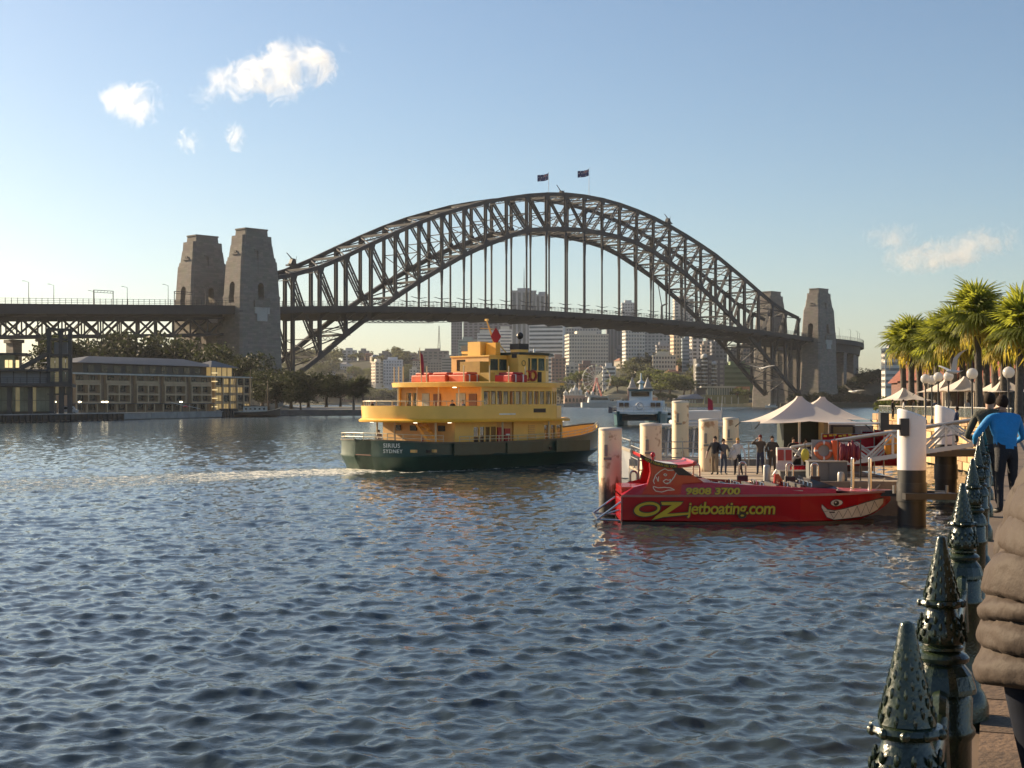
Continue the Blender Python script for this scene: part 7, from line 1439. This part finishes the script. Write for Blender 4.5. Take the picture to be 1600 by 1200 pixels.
# ---------------------------------------------------------------- the two nearest people on the promenade
def jacket_person():
    d = 4.05; H = 1.80; puf = mat('puffer_taupe', (.062,.047,.039), .68, 0, .12, 5, .22, 14, spec=.2); jean = mat('dark_jean', (.008,.011,.022), .85, 0, .3, 12, spec=.2); cx = PX(1656,d)
    o = thing('person', 'person in a taupe quilted puffer jacket at the right edge', 'person', (cx,d,ZQ), R(-84))
    # continuous body (legs, hands, neck, head)
    S = H/1.75
    J = {'pel':(0,0,.93),'sp':(0,.04,1.1),'ch':(0,.11,1.30),'nk':(0,.21,1.48),'hd':(0,.26,1.57),'ht':(0,.27,1.71),'ls':(-.18,.14,1.39),'rs':(.18,.14,1.39),'le':(-.29,.06,1.10),'re':(.29,.06,1.10),'lw':(-.25,.24,.94),'rw':(.25,.24,.94),'lh':(-.21,.32,.91),'rh':(.21,.32,.91),'lp':(-.09,-.05,.87),'rp':(.09,-.05,.87),'lk':(-.11,.02,.48),'rk':(.11,-.03,.48),'la':(-.12,.10,.07),'ra':(.12,-.06,.07),'lt':(-.14,.26,.045),'rt':(.14,.10,.045)}
    J = {k: Vector(p)*S for k, p in J.items()}
    rad = {'pel':(.155,.12),'sp':.13,'ch':(.15,.12),'nk':.055,'hd':(.075,.09),'ht':(.06,.075),'ls':.07,'rs':.07,'le':.05,'re':.05,'lw':.034,'rw':.034,'lh':(.04,.025),'rh':(.04,.025),'lp':.10,'rp':.10,'lk':.066,'rk':.066,'la':.048,'ra':.048,'lt':.042,'rt':.042}
    E = [('pel','sp'),('sp','ch'),('ch','nk'),('nk','hd'),('hd','ht'),('ch','ls'),('ls','le'),('le','lw'),('lw','lh'),('ch','rs'),('rs','re'),('re','rw'),('rw','rh'),('pel','lp'),('lp','lk'),('lk','la'),('la','lt'),('pel','rp'),('rp','rk'),('rk','ra'),('ra','rt')]
    reg = {e: (skin_m if e[0] in ('nk','hd') or e[1] in ('lh','rh') else mat('boot', (.03,.022,.018), .6) if e[1] in ('lt','rt') else jean if e[1] in ('lp','rp','lk','rk','la','ra') else puf) for e in E}
    link('body', body_mesh(J,E,rad,reg,'pel'), o)
    # jacket torso: fat quilted rolls with gathered seams
    def quilt(axis_pts, rx, ry, seams, name, n=40, steps=10, seed=0):
        rr = random.Random(seed); rings = []; K = len(seams)-1
        ph = [rr.uniform(0,6) for _ in range(12)]
        for k in range(K):
            for s in range(steps+(k == K-1)):
                f = s/steps; t0_ = seams[k]+(seams[k+1]-seams[k])*f; puff = math.sin(math.pi*f)**.42
                t = t0_; i = min(len(axis_pts)-2,int(t*(len(axis_pts)-1))); q = t*(len(axis_pts)-1)-i; c = Vector(axis_pts[i]).lerp(Vector(axis_pts[i+1]),q); tan_ = (Vector(axis_pts[i+1])-Vector(axis_pts[i])).normalized(); X = Vector((1,0,0))-tan_*tan_.x; X.normalize(); Y = tan_.cross(X).normalized()
                ring = []
                for j in range(n):
                    a = 2*math.pi*j/n; fold = mnoise.noise(Vector((math.cos(a)*2.2,math.sin(a)*2.2,t*9+seed*7)))*.035*(1 if 0 < k < K-1 or 1 else 0)+abs(mnoise.noise(Vector((math.cos(a)*6,math.sin(a)*6,t*16+seed*3))))*-.030; wav = (.018*math.sin(a+ph[k])+.010*math.sin(2*a+ph[k+1]))*(1 if t < .93 else 0); ctr = c+tan_*wav; wr = fold+ (1-puff)*.024*(math.sin(a*21+ph[k]+f*3)+.8*math.sin(a*37+ph[k+1]-f*4))+.010*math.sin(a*4+ph[k]+f*3)+.006*puff*math.sin(a*13+f*5+ph[k])
                    g = .87+.13*puff+wr; R1 = interp(rx,t); R2 = interp(ry,t); ring.append(tuple(ctr+X*R1*g*math.cos(a)+Y*R2*g*math.sin(a)))
                rings.append(ring)
        m = MB(); m.loft(rings); return m.build(name, puf, o, True)
    quilt([(0,-.03,.76*S),(0,.0,1.0*S),(0,.09,1.25*S),(0,.2,1.48*S)],[(0,.25),(.25,.265),(.6,.27),(.85,.245),(1,.10)],[(0,.20),(.3,.205),(.7,.19),(.9,.16),(1,.085)],[0,.11,.22,.30,.42,.56,.70,.85,1],'jacket',96,10,3)
    for sg, nm in ((-1,'sleeve'),(1,'sleeve')):
        quilt([(sg*.17,.15,1.43*S),(sg*.27,.11,1.27*S),(sg*.315,.06,1.08*S),(sg*.30,.14,.97*S),(sg*.25,.26,.93*S)],[(0,.10),(.3,.115),(.7,.105),(1,.075)],[(0,.10),(.3,.125),(.7,.11),(1,.075)],[0,.13,.27,.40,.52,.63,.74,.86,1],nm,80,10,sg+5)
    m = MB(); m.lathe([(.10,1.44*S),(.125,1.47*S),(.13,1.52*S),(.11,1.55*S)],(0,.21,0),20); m.build('collar', puf, o, True)
    m = MB(); c = (J['hd']+J['ht'])/2; m.ball((c.x,c.y-.02,c.z+.03),(.092,.108,.115),16,10); m.build('hair', mat('hair_brown', (.05,.03,.02), .55, 0, .3, 40), o, True)
    m = MB(); m.ball((c.x,c.y+.10,c.z-.01),(.016,.025,.03),8,6); m.build('nose', skin_m, o, True)
jacket_person()
blue = mat('blue_fleece', (.02,.24,.56), .75, 0, .15, 3, .3, 18); d = 20.2
person((PX(1573,d),d,ZQ), R(12), 'person in a bright blue top leaning on the fence', blue, bk, H=1.72, wide=1.22, pose=dict(le=(-.21,.10,.66),re=(.21,.08,.64),lw=(-.14,.24,.63),rw=(.14,.22,.60)), bend=12)
person((PX(1553,21.6),21.8,ZQ), R(-20), 'person in dark cap beyond the one in blue, facing the water', cloth('olive', (.06,.06,.045)), bk, H=1.76, pose=dict(lw=(-.12,.2,.6),rw=(.12,.2,.6)), bend=8)
person((PX(1497,66),66.2,3.05), R(60), 'person in dark clothes walking down the gangway', nv, bk, H=1.7)
CR = [(1395,124,'person in dark clothes at the left end of the far quay terrace'),(1412,122,'person standing under the left tent on the far quay'),(1428,126,'person beside the left tent pole on the far quay'),(1462,118,'person between the palms and the glass rail'),(1490,121,'person near the middle tents on the far quay'),(1512,119,'person in front of the timber posts on the far quay'),(1530,117,'person by the right tents on the far quay'),(1447,124,'person behind the first globe lamps')]
for i, (px, d, lab) in enumerate(CR): person((PX(px,d),d,ZQ), R(rng.uniform(0,360)), lab, (bk,wh,gr,nv)[i % 4], (bk,kh,dn)[i % 3], H=1.72, wide=.95)

# ---------------------------------------------------------------- terrace: glass rail, tents, globe lamps, restaurants, palms
o = thing('glass_rail', 'long low glass balustrade with pale top rail on the far quay', 'railing'); m = MB(); P = [Vector((EDGE[3][0]+.3,EDGE[3][1],ZQ)),Vector((EDGE[2][0]+.3,EDGE[2][1],ZQ)),Vector((EDGE[1][0]+.3,EDGE[1][1]-3,ZQ))]
for a, c in zip(P,P[1:]): m.tube(a+Vector((0,0,1.1)),c+Vector((0,0,1.1)),.05,None,6)
m.build('top_rail', mat('rail_pale', (.5,.48,.42), .35, .4), o)
for a, c in zip(P,P[1:]):
    n_ = 12
    for k in range(n_): p = a.lerp(c,k/n_); q = a.lerp(c,(k+.94)/n_); m = MB(); m.beam(p+Vector((0,0,.55)),q+Vector((0,0,.55)),.02,.95); m.build('pane', mat('rail_glass', (.12,.13,.11), .08, alpha=.45), o); m = MB(); m.tube(p,p+Vector((0,0,1.1)),.035,None,6); m.build('post', galv, o)
tent(1384,1442,606,624,128,'white marquee at the left end of the far quay terrace','white tents on the far quay',floor=ZQ,depth=7,pxa=1412); tent(1445,1508,592,611,120,'white tent left of the middle globe lamps','white tents on the far quay',floor=ZQ,depth=6,pxa=1478); tent(1466,1534,588,610,116,'tallest white tent peak behind the palm trunks','white tents on the far quay',floor=ZQ,depth=6,pxa=1508); tent(1534,1592,587,611,112,'white tent near the right edge of the far quay','white tents on the far quay',floor=ZQ,depth=6,pxa=1566)
globe = mat('globe_lamp', (.72,.70,.66), .12, 0, .04, 2, trans=(.8,.76,.7))
for px, py, r, d, lab in ((1446,592,7.5,96,'leftmost globe of the cluster of lamps by the palms'),(1456,594,7.5,99,'second globe of the lamp cluster by the palms'),(1466,589,7.5,94,'third globe lamp, in front of the palm trunks'),(1482,588,7.8,90,'globe lamp just left of the flying gull'),(1519,584,8.8,80,'large globe lamp in front of the red gable'),(1576,582,9.2,76,'large globe lamp nearest the right edge')):
    o = thing('globe_lamp', lab, 'lamp', (PX(px,d),d,ZQ), 0, 'white globe lamps on the quay'); h = PZ(py,d)-ZQ; rr = r*d/F; m = MB(); m.lathe([(.12,0),(.12,.25),(.06,.35),(.05,h-rr-.15),(.12,h-rr-.05),(.12,h-rr+.03)],n=10); m.build('post', postm, o, True); m = MB(); m.ball((0,0,h),rr,20,12); m.build('globe', globe, o, True)
rtile = mat('red_tile', (.20,.055,.030), .8, 0, .3, .8, .6, 5); brick = stone_material('dark_brick', (.16,.065,.045), .5, .16)
def gable_house(px0, px1, yr, ye, d, lab, depth=14, rot=0):
    x0, x1 = PX(px0,d), PX(px1,d); w_ = (x1-x0)/2; ze = PZ(ye,d)-ZQ; zr = PZ(yr,d)-ZQ; o = thing('restaurant', lab, 'building', ((x0+x1)/2,d,ZQ), R(rot), 'red-roofed restaurants'); m = MB(); m.prism_xz([(-w_,0),(w_,0),(w_,ze),(0,zr-.3),(-w_,ze)],0,depth); m.build('wall', brick, o)
    for s in (-1,1):
        for k in range(10):   # courses of tiles stepping up the slope
            t0, t1 = k/10, (k+1)/10; a = (s*(w_*1.14)*(1-t0), ze-.5+(zr-ze+.5)*t0+.12); c = (s*(w_*1.14)*(1-t1), ze-.5+(zr-ze+.5)*t1+.06); m = MB(); m.loft([[(a[0],y,a[1]),(c[0],y,c[1]),(c[0],y,c[1]-.1),(a[0],y,a[1]-.1)] for y in (-.7,depth+.5)]); m.build('tile_course', rtile, o)
    m = MB(); m.tube((0,-.75,zr+.12),(0,depth+.5,zr+.12),.16,None,8); m.build('ridge', rtile, o)
    for s in (-1,1): m = MB(); m.beam((s*w_*1.16,-.75,ze-.55),(0,-.75,zr+.08),.08,.35); m.build('bargeboard', mat('barge', (.34,.16,.08), .7), o)
    for k in range(4): x = -w_*.8+k*w_*.42; m = MB(); m.box(x,x+w_*.3,-.1,.1,.2,2.6); dd = m.build('door', mat('dark_door', (.035,.025,.02), .5), o); m = MB(); m.box(x+.06,x+w_*.3-.06,-.14,-.1,.6,2.3); m.build('pane', glass_d, dd)
    m = MB(); m.box(-w_*.2,w_*.2,-.12,.1,ze*.75,ze*.75+1.2); m.build('attic_window', glass_d, o)
    return o
gable_house(1428,1500,552,590,165,'left red-tiled restaurant roof behind the palms',16,-6); gable_house(1492,1590,541,585,150,'red-gabled brick restaurant behind the middle palms',18,4); gable_house(1568,1660,548,590,140,'red-tiled restaurant at the right edge',18,2)
for i, (px, d) in enumerate(((1448,150),(1462,150),(1476,148),(1492,146),(1508,144),(1524,142))): o = thing('timber_post', ('first','second','third','fourth','fifth','sixth')[i]+' pale timber post from the left under the restaurant verandah', 'post', (PX(px,d),d,ZQ), 0, 'verandah posts'); m = MB(); m.box(-.22,.22,-.22,.22,0,3.2); m.build('shaft', wood, o); m = MB(); m.box(-.35,.35,-.35,.35,3.2,3.5); m.build('capital', wood, o)
PALM = [(1412,133,510,1.9,'leftmost fan palm on the far quay'),(1424,130,502,2.1,'second fan palm from the left, leaning on the first'),(1453,128,520,1.9,'short fan palm third from the left'),(1464,122,505,2.1,'fan palm with yellow skirt, fourth from the left'),(1490,118,485,2.2,'fan palm left of the tallest'),(1504,120,500,2.0,'lower fan palm behind the tallest'),(1530,108,452,2.3,'tallest fan palm, standing above the red gable'),(1556,112,490,2.1,'fan palm just right of the tallest'),(1568,110,500,2.0,'lower fan palm by the right-hand globe lamp'),(1592,100,470,2.3,'tall fan palm at the right edge'),(1612,104,480,2.2,'fan palm cut by the right edge of the picture'),(1480,134,512,1.9,'small fan palm behind the yellow-skirted one'),(1438,131,512,2.0,'fan palm between the second and third from the left'),(1542,118,478,2.1,'fan palm behind and right of the tallest'),(1578,116,484,2.1,'fan palm behind the right-hand globe lamp'),(1515,124,488,2.0,'fan palm behind and left of the tallest')]
for i, (px, d, yt, sz, lab) in enumerate(PALM): h = PZ(yt,d)-ZQ-sz*.80; palm_tree((PX(px,d),d,ZQ), h, lab, sz*.76, 46, 60+i, r=.24)
for i, (px, d, r) in enumerate(((1400,150,2.2),(1440,160,2.6),(1516,150,2.2),(1470,155,2.0))): bush(('m0','m1','m2','m0')[i], (PX(px,d),d,ZQ), r, ('low shrub behind the white marquee on the far quay','shrub behind the globe lamp cluster','shrub below the red gable','shrub between the timber posts')[i])
tower(1383,1412,546,610,900,'pale apartment block between the curved viaduct and the palms',(.5,.47,.42),(.2,.2,.2),'band')

# ---------------------------------------------------------------- gulls
def gull(px, py, d, span, rz, roll, lab, up=.35):
    o = thing('seagull', lab, 'bird', PT(px,py,d), R(rz), 'flying gulls'); wg_ = mat('gull_white', (.70,.68,.64), .7, 0, .05); s = span; m = MB()
    m.loft([[(x*s,r*s*math.cos(2*math.pi*i/10),z*s+r*s*.85*math.sin(2*math.pi*i/10)) for i in range(10)] for x,r,z in ((.20,.008,.012),(.17,.026,.012),(.13,.032,.012),(.09,.034,.006),(.02,.052,0),(-.06,.050,.0),(-.14,.028,.006),(-.2,.014,.01))]); m.build('body', wg_, o, True)
    m = MB(); m.loft([[(.205*s,0-.006*s,.012*s),(.205*s,.006*s,.012*s),(.205*s,0,.02*s)],[(.235*s,-.001*s,.008*s),(.235*s,.001*s,.008*s),(.235*s,0,.01*s)]]); m.build('beak', mat('beak', (.45,.12,.03), .5), o)
    m = MB(); m.loft([[(-.18*s,-.02*s,.012*s),(-.18*s,.02*s,.012*s),(-.18*s,.02*s,.02*s),(-.18*s,-.02*s,.02*s)],[(-.27*s,-.05*s,.014*s),(-.27*s,.05*s,.014*s),(-.27*s,.05*s,.018*s),(-.27*s,-.05*s,.018*s)]]); m.build('tail', wg_, o)
    for sg in (-1,1):
        m = MB(); rr = []
        for t, ch, sw in ((0,.15,.0),(.2,.15,.02),(.45,.13,.05),(.7,.10,-.01),(.9,.06,-.07),(1,.02,-.12)):
            y = sg*(.03+.47*t)*s; z = (up*math.sin(t*1.6)*.35+.02)*s*(1 if sg > 0 else 1); x = sw*s; rr.append([(x+ch*s*.5,y,z),(x,y,z+.014*s*(1-t)+.003*s),(x-ch*s*.5,y,z-.003*s),(x,y,z-.004*s)])
        m.loft(rr); w_ = m.build('wing', wg_, o, True); 
        tp = MB(); tp.loft([[(a*.999+0,b_*1.004,c+.002*s) for a,b_,c in q] for q in rr[-2:]]); tp.build('wing_tip', mat('gull_tip', (.05,.05,.05), .7), w_)
    o.rotation_euler = (R(roll),0,R(rz)); return o
gull(1489,581,34,1.05,205,22,'gull with raised wing flying in front of the palms',.9); gull(1190,576,42,.85,100,0,'gull flying below the deck by the right pylon',.25); gull(1332,612,40,.8,120,12,'gull gliding low left of the far quay tents',.35)
# ================================================================ clouds and haze
def cloud(px, py, w_px, h_px, lab, seed, dens=.02, thr=.5, tilt=0, d=6000):
    W_ = w_px*d/F; H = h_px*d/F; o = link('cloud', None); bpy.data.objects.remove(o)
    m = MB(); m.ball((0,0,0),(W_/2,W_*.28,H/2),20,12); ob = m.build('cloud', None, None); tag(ob, lab, 'cloud', 'small clouds'); ob.location = PT(px,py,d); ob.rotation_euler = (0,R(tilt),0)
    mt = bpy.data.materials.new('cloud_vapour'); mt.use_nodes = True; n = mt.node_tree.nodes; l = mt.node_tree.links; n.clear(); out = n.new('ShaderNodeOutputMaterial'); vol = n.new('ShaderNodeVolumePrincipled'); vol.inputs['Color'].default_value = (1,1,1,1); vol.inputs['Anisotropy'].default_value = .55
    tc = n.new('ShaderNodeTexCoord'); mp = n.new('ShaderNodeMapping'); mp.inputs['Scale'].default_value = (1/(W_/2),1/(W_*.28),1/(H/2)); l.new(tc.outputs['Object'], mp.inputs[0])
    ln = n.new('ShaderNodeVectorMath'); ln.operation = 'LENGTH'; l.new(mp.outputs[0], ln.inputs[0])
    m2 = n.new('ShaderNodeMapping'); m2.inputs['Location'].default_value = (seed*3.7,seed*1.3,seed*2.1); m2.inputs['Scale'].default_value = (1/H*2.8,1/H*2.8,1/H*2.4); l.new(tc.outputs['Object'], m2.inputs[0])
    nz = n.new('ShaderNodeTexNoise'); nz.inputs['Scale'].default_value = 1; nz.inputs['Detail'].default_value = 8; nz.inputs['Roughness'].default_value = .7; nz.inputs['Distortion'].default_value = 1.1; l.new(m2.outputs[0], nz.inputs['Vector'])
    a = n.new('ShaderNodeMath'); a.operation = 'MULTIPLY_ADD'; a.inputs[1].default_value = -.52; a.inputs[2].default_value = .13; pw = n.new('ShaderNodeMath'); pw.operation = 'POWER'; pw.inputs[1].default_value = 2.2; l.new(ln.outputs['Value'], pw.inputs[0]); l.new(pw.outputs[0], a.inputs[0])
    k_ = n.new('ShaderNodeMath'); k_.operation = 'MULTIPLY_ADD'; k_.inputs[1].default_value = 2.3; k_.inputs[2].default_value = -.65; l.new(nz.outputs[0], k_.inputs[0]); b_ = n.new('ShaderNodeMath'); b_.operation = 'ADD'; l.new(a.outputs[0], b_.inputs[0]); l.new(k_.outputs[0], b_.inputs[1])
    c = n.new('ShaderNodeMapRange'); c.inputs[1].default_value = thr; c.inputs[2].default_value = thr+.34; c.inputs[3].default_value = 0; c.inputs[4].default_value = dens; l.new(b_.outputs[0], c.inputs[0]); l.new(c.outputs[0], vol.inputs['Density']); l.new(vol.outputs[0], out.inputs['Volume'])
    ob.data.materials.clear(); ob.data.materials.append(mt); return ob
cloud(452,110,230,120,'largest white cloud high above the left of the arch',1,.011,.47,-12); cloud(372,125,180,90,'ragged white cloud tail left of the largest cloud',2,.011,.49,-20); cloud(207,160,135,95,'white cloud alone high at the left',3,.011,.47,8); cloud(366,213,56,66,'small round cloud below the largest one',4,.014,.46,0); cloud(297,220,70,50,'thin wisp of cloud left of the small round one',5,.010,.50,0)
cloud(1500,392,250,80,'long pinkish cloud low at the right above the palms',6,.010,.48,-12); cloud(1395,368,120,70,'thin pinkish wisp at the right, left of the long cloud',7,.009,.50,0); cloud(1425,404,150,66,'pale pinkish cloud joined to the left of the long one',8,.010,.48,0)
scene.cycles.volume_step_rate = .5; scene.cycles.volume_max_steps = 256
b_ = MB(); b_.box(-2600,2600,-120,3600,-3.5,190); hz = stuff(b_.build('haze', None)); hm = bpy.data.materials.new('haze_air'); hm.use_nodes = True; n = hm.node_tree.nodes; n.clear(); ho = n.new('ShaderNodeOutputMaterial'); hv = n.new('ShaderNodeVolumePrincipled'); hv.inputs['Color'].default_value = (.95,.96,1,1); hv.inputs['Density'].default_value = .00004; hv.inputs['Anisotropy'].default_value = .2; hm.node_tree.links.new(hv.outputs[0], ho.inputs['Volume']); hz.data.materials.clear(); hz.data.materials.append(hm)
